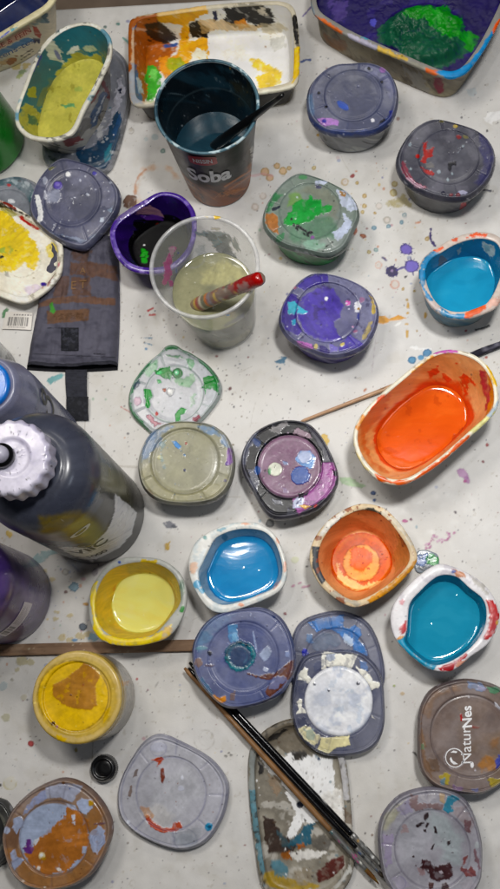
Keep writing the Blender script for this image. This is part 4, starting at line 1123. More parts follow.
def p_T(cv):
    q = qT
    cv.poly(q(200, 110, 300, 100, 370, 140, 430, 230, 400, 320, 370, 300, 360, 220, 300, 150), '#c4c8cc', 3, .08, 3, .5)
    cv.poly(q(120, 130, 165, 105, 160, 150, 130, 180, 110, 165), '#6fb07e', 2, .1, 1.4, .7); cv.poly(q(150, 155, 180, 140, 215, 140, 228, 165, 215, 190, 190, 185, 175, 172, 155, 175), '#1e8f3e', 1.2, .2, .4, 1, .0005); cv.blob(*q(172, 165)[0], 3, 1.6, -10, '#58d080', .8); cv.poly(q(160, 195, 180, 190, 182, 208, 165, 212), '#3aa45a', 1)
    cv.blob(*q(250, 167)[0], 5.4, 5.2, 0, '#176f34', .3, th=.0005); cv.blob(*q(246, 164)[0], 2.4, col='#7fd0a0', n=.3); cv.blob(*q(245, 163)[0], 1, col='#eefcf2', n=0)
    cv.poly(q(235, 200, 310, 170, 330, 195, 310, 235, 260, 220), '#7fae84', 2, .14, 1, .8); cv.poly(q(260, 95, 320, 110, 320, 140, 300, 150, 290, 115), '#6aa876', 1.6, a=.75)
    cv.poly(q(105, 235, 130, 240, 145, 268, 128, 285, 130, 315, 115, 320, 108, 280), '#2aa048', .9, .2, .4, 1, .0005); cv.poly(q(240, 345, 265, 315, 290, 322, 285, 340, 265, 348, 262, 372, 245, 375), '#249a44', .9, .2, .4, 1, .0005)
    cv.poly(q(365, 190, 420, 170, 430, 220, 425, 255, 405, 235, 380, 235, 370, 260, 362, 225), '#1f9040', 1.2, .18, .4, 1, .0005); cv.poly(q(300, 70, 360, 90, 410, 140, 425, 180, 400, 170, 360, 120), '#2f7a48', 1.6, a=.75)
    cv.poly(q(190, 55, 220, 42, 255, 48, 262, 60, 230, 62, 200, 70), '#1f7a3c', 1, a=.9); cv.poly(q(200, 85, 260, 90, 250, 100, 210, 96), '#2f8048', 1, a=.8); cv.poly(q(45, 300, 60, 340, 110, 400, 130, 410, 120, 420, 60, 360, 38, 310), '#1f7a44', 1.2, a=.9)
    cv.poly(q(50, 190, 120, 125, 130, 132, 70, 195, 50, 215), '#2a7048', 1.4, a=.8); cv.poly(q(60, 205, 85, 195, 85, 225, 55, 240), '#1d3a58', 1.6, a=.9)
    cv.poly(q(200, 242, 215, 230, 240, 240, 228, 262, 215, 268), '#f0f0ee', .8, .2, .4, 1, .0012); cv.poly(q(185, 235, 200, 230, 200, 245, 190, 247), '#a85a3a', .7); cv.poly(q(115, 350, 135, 345, 150, 370, 190, 385, 150, 400, 130, 380), '#b07080', 1.3); cv.poly(q(320, 360, 345, 345, 348, 360, 330, 376, 312, 372), '#9a5464', 1); cv.blob(*q(160, 342)[0], 1.6, 2.4, 0, '#c0504a'); cv.blob(*q(78, 288)[0], 4, 4.4, 0, '#c08aa8', 1.2, .2, 1, .7)
    cv.line(q(180, 66, 120, 118, 60, 198, 40, 270, 50, 335, 108, 398), 3.0, '#1f7f45', 1.6, .12, .8, .85); cv.line(q(262, 62, 300, 76, 378, 131, 428, 200, 428, 258), 2.6, '#2a7f4a', 1.6, .12, .8, .8)
    cv.poly(q(300, 270, 325, 260, 330, 300, 310, 310), '#8fb890', 2, a=.6); cv.specks(40, ['#2f8a48', '#1c2c24', '#f0f0f0', '#7aa88a'], (130, 347, 218, 428), .3, 1.0, .8, 33)


tag(lid('pot_cover', qT(180, 70, 190, 50, 220, 40, 250, 46, 262, 60, 300, 75, 380, 130, 430, 200, 430, 260, 390, 320, 330, 380, 240, 405, 150, 428, 110, 400, 50, 340, 38, 270, 60, 200, 120, 120),
        .0085, (174, 394, 29), p_T, None, '#d8dade', '#237a46', .86, 1.0, (70, 110, 160, 205, 320, 340, 20), skirt=.0055),
    'clear lid spattered with bright green paint, tucked beside the beige pot', 'pot lid', GL)

qHH = zm(80, 720, 3.125)


def p_HH(cv):
    q = qHH
    cv.mott('#bfbfc8', .04, .1, .3, .5); cv.poly(q(220, 190, 330, 150, 380, 230, 330, 300, 230, 300), '#c2c3c8', 6, .05, 4, .5); cv.poly(q(180, 290, 260, 260, 300, 300, 270, 340, 210, 330), '#cbc8c4', 3, .07, 3, .5)
    cv.poly(q(225, 125, 255, 115, 262, 122, 240, 145, 245, 132), '#b5522c', .8); cv.poly(q(252, 152, 262, 150, 264, 180, 257, 195, 252, 175), '#7a4030', .8)
    cv.poly(q(203, 300, 215, 295, 232, 320, 260, 338, 290, 335, 292, 322, 315, 318, 318, 335, 300, 350, 250, 352, 220, 335), '#b04e2a', .9, .25, .4, 1, .0004); cv.poly(q(190, 270, 215, 275, 235, 300, 225, 308, 200, 300), '#b58a64', 1.6, a=.7)
    cv.poly(q(172, 155, 185, 150, 178, 175, 165, 180), '#6a5a52', 1, a=.8); cv.poly(q(155, 205, 165, 200, 160, 240, 152, 238), '#7a665a', 1, a=.8); cv.blob(*q(150, 318)[0], 1.6, col='#d8dce4'); cv.blob(*q(403, 334)[0], 4, 4, 0, '#2f8cb0', .5, th=.0006); cv.blob(*q(405, 332)[0], 1.6, col='#1c5a7a')
    cv.blob(*q(315, 213)[0], 3, 2.8, 0, '#c4c6d2', .4); cv.blob(*q(320, 181)[0], 1.4, 2, -20, '#d4d6e0'); cv.blob(*q(245, 85)[0], 8, 5, 0, '#babccc', 1, .2, 1, .6); cv.ring(*q(245, 88)[0], 8, .8, '#8f90a8', a=.5); cv.blob(*q(330, 375)[0], 12, 6, 0, '#9a9ea8', 1.5, .2, 1.5, .6); cv.ring(*q(330, 375)[0], 11, .8, '#787c90', a=.5)
    cv.poly(q(280, 350, 380, 340, 370, 395, 300, 400), '#8f959c', 3, a=.4); cv.specks(70, ['#4a4448', '#d4d6e0', '#7a7888', '#8a5a40'], (120, 736, 226, 848), .25, .9, .75, 34)


tag(lid('pot_cover', qHH(205, 65, 240, 47, 270, 52, 300, 65, 400, 120, 450, 180, 460, 230, 440, 310, 390, 380, 320, 405, 250, 390, 170, 350, 125, 300, 118, 230, 135, 170, 175, 100),
        .013, (171, 793.6, 35), p_HH, None, '#b9b9c0', '#62648a', .9, 1.1, (85, 40, 0, 225, 275, 130, 320), skirt=.009, mat=M_LID),
    'milky grey lid with a rust red streak and one blue dot, below the black cap', 'pot lid', GL)

# two clear lids, one over the other
qCC = zm(280, 600, 4.348)


def p_C1(cv):
    q = qCC
    cv.poly(q(128, 100, 170, 80, 275, 65, 280, 125, 320, 115, 348, 125, 350, 155, 345, 175, 375, 215, 385, 245, 330, 240, 320, 190, 270, 170, 260, 140, 210, 125, 160, 140), '#4f86c4', 1.4, .16, .5, .95, .0003); cv.poly(q(140, 170, 190, 130, 250, 140, 270, 190, 200, 220, 140, 210), '#64748a', 3, .1, 1.5, .7); cv.poly(q(275, 140, 320, 170, 310, 200, 280, 190), '#d8e4f2', 2.2, .25, .4, .7)
    cv.poly(q(110, 150, 140, 140, 150, 190, 120, 190), '#5f8fc0', 2, a=.6); cv.blob(*q(110, 230)[0], 3, 4.6, -20, '#2f36b0', .8); cv.poly(q(340, 195, 370, 195, 372, 230, 350, 225), '#5a90cc', 1.3, a=.8)
    cv.mott('#9a9cac', .05, .15, .25, .5); cv.specks(30, ['#e0e4ee', '#2c3454'], (292, 612, 383, 700), .3, .9, .7, 35)


tag(lid('pot_cover', qCC(230, 50, 310, 60, 380, 100, 420, 170, 445, 260, 452, 340) + [(379, 694), (366, 706), (338, 712), (310, 706), (296, 690), (290, 668)] + qCC(50, 220, 55, 170, 80, 110, 130, 75),
        .009, (337, 660, 31), p_C1, None, '#787c94', '#4a5484', .72, 1.0, (100, 125, 60, 20, 170), skirt=.0065),
    'clear bluish lid with a sky blue patch, half covered by the white-centred lid', 'pot lid', GL)


def p_C2(cv):
    q = qCC
    cv.poly(q(190, 225, 250, 232, 340, 235, 325, 270, 310, 300, 200, 290, 200, 255), '#f4f2e8', 1.2, .16, .5, 1, .0003); cv.poly(q(180, 225, 195, 235, 203, 300, 178, 305), '#f4f2e8', 1); cv.poly(q(200, 235, 240, 235, 235, 262, 205, 260), '#7088b4', 1.6, a=.6)
    cv.poly(q(330, 290, 375, 305, 400, 350, 440, 365, 425, 380, 395, 390, 360, 340), '#f4f2e8', 1.2, .16, .5, 1, .0003); cv.poly(q(340, 255, 370, 275, 385, 310, 350, 295), '#5a84bc', 1.8, a=.7)
    cv.poly(q(78, 325, 105, 290, 125, 300, 120, 330, 135, 345, 125, 370, 110, 355, 75, 345), '#f4f2e8', 1, .16, .4, 1, .0003); cv.poly(q(70, 445, 85, 430, 95, 435, 98, 465, 115, 490, 70, 495, 82, 470), '#f4f2e8', .9, .16, .4, 1); cv.poly(q(395, 495, 415, 520, 400, 512), '#e0ded4', .5)
    cv.poly(q(75, 560, 110, 540, 140, 560, 180, 600, 150, 640, 100, 600), '#e8e2c0', 1.4, .14, .5, 1, .0003); cv.poly(q(105, 560, 145, 555, 150, 610, 120, 610), '#98b0ac', 2, a=.6); cv.poly(q(180, 600, 300, 590, 305, 630, 240, 645, 210, 665, 160, 650), '#e6dfb6', 1.2, .16, .5, 1, .0003); cv.poly(q(75, 520, 110, 510, 130, 550, 90, 555), '#323a58', 2, a=.6); cv.poly(q(80, 370, 100, 360, 105, 430, 80, 430), '#3c4468', 2, a=.5)
    cv.poly(q(150, 275, 190, 260, 190, 290, 150, 310), '#2f3e6a', 1.5, a=.5)
    cv.blob(*q(255, 440)[0], 34.5, 34.5, 0, '#f2f3f6', .3, .2, .5, 1, .0008); inn = cv.inner * 1.0
    cv.mott('#c2cadb', .07, .05, .15, .7, sel=inn); cv.mott('#f0f0f4', .09, .2, .1, .7, sel=inn); cv.mott('#b3c3d6', .12, .32, .08, .5, sel=inn); cv.mott('#dadde6', .03, .2, .2, .5, sel=inn)
    for x, y, r in [(150, 366, 1.4), (212, 393, 1.4), (340, 362, 1.8)]:
        cv.blob(*q(x, y)[0], r, col='#4a4c58', n=.3); cv.blob(*q(x + 2, y - 3)[0], r * .6, col='#e0e0e8', n=.2)
    cv.poly(q(250, 440, 330, 430, 350, 480, 270, 500), '#cdd3e0', 4, .09, 2.5, .4)


tag(lid('pot_cover', qCC(120, 240, 230, 220, 330, 225, 400, 270, 440, 340, 450, 450, 450, 540, 420, 620, 350, 665, 230, 675, 150, 650, 80, 580, 55, 480, 60, 370, 80, 290),
        .018, (338.6, 701, 34), p_C2, None, '#70748c', '#464e74', .68, 1.0, (100, 70, 45, 150, 185, 220, 258, 290, 340), skirt=.007, recess=-.0002),
    'clear lid with a chalky white centre and cream patches, on another clear lid', 'pot lid', GL)

# dark rim of a lid at the left edge
def p_NN(cv):
    cv.mott('#5a5a52', .06, .1, .2, .6); cv.ring(-22, 832, 28, 3, '#8a8a80', a=.5)


tag(lid('pot_cover', [(-20, 798), (0, 801), (7, 807), (12, 820), (13, 845), (6, 858), (-4, 866), (-24, 868), (-46, 858), (-54, 832), (-46, 806)], .012, (-20, 832, 23), p_NN, None, '#3f4040', '#26282a', .97, 1., skirt=.01),
    'dark grey lid cut by the left edge, beside the half orange lid', 'pot lid', GL)

# ------------------------------------------------------------------ open squarish pots
qW = zm(80, 545, 4.348)


def w_yellow(cv):
    q = qW
    cv.put(cv.inn * 1.0, '#dcba30', .95, op=1); cv.mott('#b89e30', .06, .1, .2, .5, sel=cv.inn * 1.0); cv.mott('#d0bc3c', .1, .25, .1, .5, sel=cv.inn * 1.0)
    cv.poly(q(38, 180, 75, 160, 70, 300, 100, 390, 200, 405, 310, 400, 400, 340, 390, 420, 200, 450, 60, 400), '#e3cb1e', 1.4, .12, .6, 1, .0003, sel=(cv.rim | cv.out) * cv.face * 1.0)
    cv.poly(q(70, 300, 100, 320, 160, 380, 300, 400, 200, 410, 100, 390), '#d9bd20', 2, sel=cv.inn * 1.0); cv.blob(*q(158, 188)[0], 2.6, 3.4, 30, '#d08a2a', 1, .2, 1, .7); cv.poly(q(270, 60, 340, 65, 330, 85, 260, 75), '#c9b02e', 1.4); cv.blob(*q(170, 75)[0], 1.5, col='#3a5aa0')
    cv.poly(q(200, 80, 420, 85, 430, 140, 400, 155, 210, 140), '#a29232', 2, .08, 2, .6, sel=cv.inn * 1.0)
    cv.blob(*q(445, 278)[0], 2.2, 3.4, 20, '#2f8a3c', .8); cv.blob(*q(440, 180)[0], 2, 4, 10, '#4a6a5a', 1); cv.poly(q(428, 150, 450, 150, 452, 210, 440, 260, 436, 200), '#8a9a8a', 1.2, a=.7); cv.poly(q(370, 350, 410, 350, 390, 410, 350, 415), '#d8b98c', 1.5, a=.7, sel=(cv.rim) * 1.0)
    cv.mott('#b8b8b0', .12, .4, .08, .5, sel=cv.rim * 1.0); cv.specks(30, ['#7a8a2a', '#4a4a20', '#e8e0a0'], (88, 557, 190, 645), .3, .9, .7, 41)


OUTW = qW(170, 62, 260, 55, 350, 65, 420, 110, 455, 170, 462, 240, 440, 320, 390, 390, 300, 425, 200, 435, 110, 420, 55, 360, 38, 270, 50, 190, 100, 110)
INW = [(119, 566), (140, 562), (160, 565), (174, 575), (180, 590), (180, 603), (171, 616), (159, 630), (149, 636), (126, 639), (108, 634), (98, 622), (95, 605), (98, 588), (107, 573)]


def paintmot(c1, c2):
    def f(cv):
        _seed[0] += 1
        wx, wy = cv.wx, cv.wy
        a = fbm(wx * .03, wy * .03, _seed[0], 2) * 9; q = fbm((wx + a) * .035, (wy - a * 1.3) * .11, _seed[0] + 3, 4)
        cv.put(sstep(.0, .5, q), c1, .45); cv.put(sstep(.1, .5, -q), c2, .35); cv.mott(c2, .07, .3, .2, .2)
        cv.h += .00003 * q
        bx = (cv.X.min(), cv.Y.min(), cv.X.max(), cv.Y.max()); cv.specks(7, [c2, c1], bx, .4, .9, .6, _seed[0])
    return f


open_pot('paint_pot', 'open pot of pale yellow paint with a bright yellow coated rim', 'paint pot', GO, OUTW, INW, .044, .72, paint=w_yellow,
         pool=(.011, paintmot('#f2de60', '#fff6ae'), '#fdec80', M_WET), base='#b7b8b2', foot_sc=None)

qX = zm(180, 510, 4.348)


def w_blue(cv):
    q = qX
    cv.put(cv.inn * 1.0, '#a4b4be', .8, op=1); cv.mott('#5a7f96', .06, .1, .25, .6, sel=cv.inn * 1.0)
    cv.put(cv.inn * (1 - sstep(.018, .026, cv.ht + .002 * cv.nz(.1))), '#1f6ea8', .9); cv.put(cv.rim * 1.0, '#d8d8d4', .7); cv.mott('#b8c4c8', .1, .2, .1, .6, sel=cv.rim * 1.0)
    for x, y, rx, ry, rot, col in [(425, 130, 1.6, 4, -20, '#d8a894'), (455, 250, 1.4, 5, 0, '#dcae9c'), (420, 325, 1.6, 5, 35, '#d0a090'), (265, 412, 3, 1.4, 0, '#d89c80'), (60, 250, 4, 6, 10, '#d6b49c'), (75, 325, 4.4, 4, 40, '#4a9cc0'), (95, 350, 3, 2.4, 40, '#5aa4c4'), (110, 120, 2, 1.6, 0, '#4a8a8a'), (180, 85, 4, 1.4, -20, '#6fa0b0'), (285, 60, 4, 1.2, 0, '#d8a890'), (195, 120, 3, 3, 0, '#5a7a8a'), (345, 365, 4, 1.4, -25, '#d6a896')]:
        cv.blob(*q(x, y)[0], rx, ry, rot, col, .8, a=.85)
    cv.poly(q(90, 180, 110, 170, 100, 240, 80, 300, 70, 280), '#c2ccd0', 1.4, a=.7); cv.specks(40, ['#6a8a98', '#c89a88', '#4a5a60'], (188, 522, 288, 612), .3, .9, .7, 42)


OUTX = qX(260, 55, 340, 60, 410, 110, 450, 190, 465, 270, 440, 340, 380, 380, 280, 420, 190, 445, 130, 430, 80, 370, 45, 290, 40, 210, 70, 140, 130, 95, 200, 65)
INX = qX(160, 118, 250, 84, 350, 88, 405, 130, 435, 200, 445, 270, 420, 330, 340, 370, 200, 412, 130, 385, 92, 330, 80, 270, 98, 230, 125, 175)
open_pot('paint_pot', 'open white pot of bright mid blue paint reflecting the lamp', 'paint pot', GO, OUTX, INX, .044, .76, paint=w_blue,
         pool=(.022, paintmot('#1274ae', '#2c92cc'), '#1a86c0', M_WET), base='#dcdcd8')

qY = zm(300, 490, 3.448)


def w_orange(cv):
    q = qY
    cv.put(cv.inn * 1.0, '#dfa678', .95, op=1); cv.mott('#bd7c4c', .06, .05, .2, .6, sel=cv.inn * 1.0); cv.mott('#e0b080', .09, .2, .12, .5, sel=cv.inn * 1.0)
    cv.poly(q(330, 120, 380, 170, 395, 240, 330, 290, 310, 230, 345, 180), '#b98a52', 3, .12, 1, .7, sel=cv.inn * 1.0)
    cx, cy = q(212, 252)[0]; lo = cv.inn * (cv.ht < .012) * 1.0
    cv.blob(cx, cy, 31, 30, 0, '#cc6a0c', .8, sel=lo); cv.ring(cx, cy, 27.5, 5, '#d47a2a', n=1, a=.8, sel=lo); cv.poly(q(125, 250, 150, 300, 220, 330, 290, 310, 260, 340, 180, 345, 130, 310), '#f0cc94', 2.2, .15, .6, .85, sel=lo); cv.blob(cx, cy, 18, 18, 0, '#e2aa66', 1, sel=lo); cv.blob(*q(210, 235)[0], 12, 12, 0, '#d87208', 2, .18, .6, 1, sel=lo); cv.blob(*q(205, 268)[0], 6, 4, 20, '#d8732c', 1.4, sel=lo); cv.ring(cx, cy, 18.5, 1, '#a04a20', n=.6, a=.7, sel=lo); cv.ring(cx, cy, 30, 1.4, '#c0481c', n=.8, a=.7, sel=lo)
    cv.mott('#b03a1c', .18, .5, .06, .8, sel=lo)
    rm = cv.rim * 1.0
    cv.put(rm, '#d8c6a8', .85); cv.poly(q(40, 195, 70, 195, 65, 250, 90, 310, 75, 325, 45, 270), '#45484e', .8, sel=(cv.rim | cv.out) * 1.0); cv.poly(q(90, 140, 135, 130, 150, 100, 140, 95, 100, 120, 80, 150), '#2e2a2a', 1.2, sel=rm); cv.poly(q(185, 75, 240, 60, 285, 75, 280, 85, 230, 70, 190, 85), '#4a4438', 1.4, sel=rm); cv.poly(q(100, 340, 150, 370, 210, 390, 200, 405, 100, 365), '#b9b0a0', 2.5, sel=rm)
    cv.poly(q(60, 170, 90, 110, 160, 65, 150, 90, 95, 140), '#d8d4cc', 1.5, sel=rm); cv.poly(q(290, 65, 350, 120, 395, 190, 380, 190, 330, 120, 280, 80), '#d0c8b8', 1.8, sel=rm); cv.mott('#8a4a2a', .14, .35, .06, .8, sel=rm); cv.poly(q(230, 380, 330, 310, 400, 240, 400, 260, 330, 340, 250, 395), '#c8923e', 1.6, sel=rm)
    cv.poly(q(340, 150, 365, 145, 370, 185, 350, 200), '#7a4a3a', 1.6, a=.8, sel=cv.inn * 1.0); cv.specks(70, ['#a03a28', '#5a3020', '#e0c0a0', '#8a2a2a'], (312, 505, 416, 606), .3, 1.1, .8, 43)


OUTY = qY(220, 48, 290, 65, 350, 125, 395, 200, 400, 250, 350, 310, 290, 360, 210, 400, 160, 395, 100, 355, 60, 310, 35, 240, 50, 170, 100, 105, 160, 65)
INY = qY(220, 68, 280, 85, 330, 135, 372, 200, 376, 248, 335, 298, 280, 342, 210, 378, 165, 374, 115, 340, 80, 298, 62, 240, 74, 180, 115, 120, 165, 85)
open_pot('paint_pot', 'nearly empty pot with ringed dried orange paint on its floor', 'paint pot', GO, OUTY, INY, .046, .72, paint=w_orange, base='#c6b8a4', mat=M_DRY)

qZ = zm(385, 555, 4.348)


def w_teal(cv):
    q = qZ
    cv.put(cv.inn * 1.0, '#14809e', 1, op=1); cv.mott('#0e6684', .05, .1, .3, .5, sel=cv.inn * 1.0); rm = (cv.rim | cv.out) * cv.face * 1.0; rt = cv.rim * 1.0
    cv.put(cv.rim * 1.0, '#dcdadc', .9); cv.mott('#b8b4bc', .1, .3, .1, .6, sel=rt)
    cv.poly(q(440, 195, 470, 200, 500, 260, 480, 340, 440, 375, 425, 360, 455, 310, 455, 250), '#b02a2c', 1.1, .16, .5, 1, .0004, sel=rm); cv.poly(q(225, 490, 300, 465, 365, 425, 350, 450, 300, 480, 295, 505, 240, 508), '#a82630', 1.1, .16, .5, 1, sel=rm); cv.poly(q(300, 490, 330, 465, 370, 440, 350, 480), '#c99a88', 1.4, sel=rm)
    cv.poly(q(58, 320, 80, 300, 90, 285, 100, 330, 70, 350), '#b03038', 1, sel=rm); cv.poly(q(50, 370, 100, 345, 125, 430, 200, 480, 230, 480, 200, 505, 110, 440), '#2098b8', 1.0, .14, .5, 1, .0004, sel=rm); cv.poly(q(290, 60, 340, 75, 350, 95, 310, 90), '#b98a70', 1.4, sel=rm); cv.blob(*q(300, 72)[0], 2.6, 1.8, 0, '#5a68a0', sel=rm); cv.poly(q(365, 85, 430, 130, 450, 170, 430, 165, 380, 120), '#a8a49c', 2, a=.7, sel=rm); cv.blob(*q(488, 295)[0], 1.2, 2.6, 0, '#c8b050', sel=rm)
    cv.poly(q(320, 100, 350, 120, 365, 160, 420, 185, 445, 250, 430, 240, 410, 200, 360, 175, 335, 140), '#3f9ab0', 1.4, a=.8, sel=cv.inn * 1.0)
    cv.poly(q(110, 140, 200, 85, 220, 95, 150, 150, 105, 205, 95, 190), '#e2e2e4', 1.2, a=.9, sel=cv.inn * (cv.ht > .034) * 1.0); cv.blob(*q(65, 360)[0], 3, 1, -30, '#c08a3a', sel=rm); cv.blob(*q(75, 205)[0], 2, 3, 20, '#c05a68', a=.7, sel=rm); cv.specks(30, ['#a03040', '#5a6a78', '#ffffff'], (390, 564, 499, 672), .3, .9, .7, 44)


OUTZ = qZ(250, 40, 340, 70, 420, 120, 475, 190, 495, 260, 480, 330, 440, 390, 370, 440, 310, 490, 260, 505, 190, 490, 110, 430, 55, 375, 30, 310, 30, 240, 70, 170, 140, 100, 200, 55)
INZ = qZ(108, 212, 150, 160, 230, 92, 310, 94, 370, 145, 425, 190, 442, 250, 428, 325, 370, 405, 285, 462, 205, 478, 130, 430, 84, 375, 95, 330, 100, 275)
open_pot('paint_pot', 'open pot of turquoise paint with red patches on its white rim', 'paint pot', GO, OUTZ, INZ, .046, .80, paint=w_teal,
         pool=(.026, paintmot('#1083a4', '#2a9cbc'), '#188eb0', M_WET), base='#d4d2d6')

qE = zm(410, 225, 5.556)


def w_teal2(cv):
    q = qE; rm = cv.rim * 1.0
    cv.put(cv.inn * 1.0, '#177ba4', 1); cv.mott('#0f6288', .05, .1, .3, .5, sel=cv.inn * 1.0); cv.put(rm, '#c8bcb4', .9)
    cv.put(cv.out * 1.0, '#64808a', .8); cv.mott('#1f6f90', .06, .0, .2, .7, sel=cv.out * 1.0); cv.mott('#2a3a40', .1, .35, .1, .6, sel=cv.out * 1.0)
    cv.poly(q(50, 260, 80, 180, 130, 140, 165, 155, 100, 240, 80, 340, 130, 420, 110, 430, 60, 340), '#1c84b0', 1.2, sel=(cv.rim | cv.out) * cv.face * 1.0); cv.poly(q(170, 460, 220, 490, 320, 500, 330, 525, 210, 520, 140, 470), '#1c86b0', 1.2, sel=rm)
    cv.poly(q(130, 140, 180, 120, 190, 128, 150, 152), '#d8683a', 1, sel=rm); cv.poly(q(230, 80, 265, 70, 262, 90, 240, 98), '#d06038', 1, sel=rm); cv.poly(q(300, 70, 360, 40, 430, 50, 430, 70, 370, 65, 310, 80), '#d4602e', 1.6, sel=rm); cv.poly(q(300, 490, 400, 445, 430, 440, 420, 470, 330, 520, 305, 515), '#dc6a34', 1.0, sel=rm); cv.poly(q(425, 425, 500, 385, 500, 440, 430, 470), '#c9a89c', 1.6, sel=rm); cv.poly(q(100, 420, 140, 435, 180, 465, 170, 485, 120, 460), '#c4b8b4', 1.2, sel=rm)
    cv.poly(q(175, 165, 210, 205, 165, 235, 150, 225), '#8a4a48', 1.4, sel=cv.inn * 1.0); cv.poly(q(260, 145, 285, 120, 280, 150, 270, 165), '#a89a98', 1, sel=cv.inn * 1.0); cv.poly(q(405, 90, 450, 105, 475, 135, 460, 185, 425, 165, 400, 125), '#c8ccc8', 1.8, sel=cv.inn * 1.0); cv.poly(q(420, 110, 450, 120, 440, 150, 420, 140), '#7aa0a8', 2, a=.7, sel=cv.inn * 1.0)
    cv.poly(q(160, 130, 290, 100, 290, 70, 230, 90, 160, 120), '#c0b0a8', 2, sel=cv.inn * (cv.ht > .036) * 1.0); cv.specks(40, ['#1c2c34', '#d86a3a', '#d0d0cc'], (418, 232, 510, 335), .3, 1, .7, 45)


OUTE = qE(370, 38, 450, 45, 500, 70) + [(506, 246), (510, 262), (507, 282), (498, 304)] + qE(430, 480, 320, 515, 220, 510, 130, 460, 70, 360, 52, 260, 80, 180, 160, 120, 260, 65)
INE = [(477, 238.5), (491, 240), (499, 246), (503, 263), (499, 281), (491, 298), (484, 305), (467, 311), (451, 311), (437, 303), (428, 287), (425.5, 272), (430, 260), (442, 252), (458, 243)]
open_pot('paint_pot', 'open pot of turquoise paint with orange stains on its rim, at the right edge', 'paint pot', GO, OUTE, INE, .053, .90, paint=w_teal2,
         pool=(.017, paintmot('#1688b4', '#2ca2c8'), '#1c98c4', M_WET), base='#b8b4ae', g=1.05)

# violet pot with black inside
qG = zm(100, 185, 5.0)


def w_violet(cv):
    q = qG; inn = cv.inn * 1.0; rm = cv.rim * 1.0
    cv.put(inn, '#35196a', 1); cv.mott('#22104a', .06, .0, .25, .7, sel=inn); cv.put(rm + cv.out, '#4c2f8a', .95); cv.mott('#8a78b8', .12, .2, .1, .6, sel=rm); cv.mott('#b8a8d4', .16, .42, .06, .6, sel=rm)
    lo = inn * (cv.ht < .022)
    cv.put(lo, '#0a090e', 1); cv.poly(q(170, 180, 250, 165, 330, 190, 380, 240, 350, 330, 280, 400, 200, 410, 165, 380, 180, 280), '#08080c', 2.5, sel=inn)
    cv.poly(q(170, 145, 200, 115, 250, 100, 300, 130, 315, 155, 260, 148, 215, 155), '#a27f86', 1.6, a=.85, sel=inn); cv.poly(q(205, 150, 290, 150, 310, 170, 230, 175), '#5a2f88', 2, sel=inn); cv.poly(q(75, 170, 120, 120, 160, 110, 220, 90, 180, 130, 110, 170), '#7a708c', 2, a=.7, sel=rm)
    for pts in [(300, 210, 325, 200, 310, 240, 295, 235)]:
        cv.poly(q(*pts), '#2fb02e', .8, sel=inn)
    cv.poly(q(285, 180, 300, 200, 290, 260, 275, 280, 285, 230), '#7a2a1c', 1.2, sel=inn); cv.specks(30, ['#5a3fa0', '#0c0a14', '#a890d0'], (110, 190, 200, 275), .3, 1, .7, 46)


OUTG = qG(300, 35, 390, 45, 450, 95, 478, 160, 475, 260, 440, 350, 360, 420, 250, 440, 150, 420, 80, 350, 50, 250, 70, 180, 130, 130, 220, 75)
ING = qG(300, 55, 380, 65, 435, 110, 455, 165, 455, 255, 420, 335, 350, 395, 250, 412, 165, 395, 105, 340, 76, 250, 94, 195, 148, 152, 230, 100)
open_pot('paint_pot', 'open violet pot with black and bright green paint inside', 'paint pot', GO, OUTG, ING, .048, .70, paint=w_violet,
         pool=(.012, lambda cv: ([cv.blob(*qG(x, y)[0], r, r * .8, 20, '#22902a', 1.4, th=.0004) for x, y, r in ((218, 330, 2.4), (228, 340, 2.6), (212, 352, 1.8), (236, 356, 1.6), (222, 378, 3), (236, 384, 1.6))], cv.mott('#141018', .06, .2, .2, .5), cv.blob(*qG(222, 300)[0], .9, col='#e8e8e8')), '#08080a', M_INKY), base='#5a3f98', g=1.1, mat=M_GLOSS)

# ------------------------------------------------------------------ tubs
qF = zm(345, 340, 3.226)


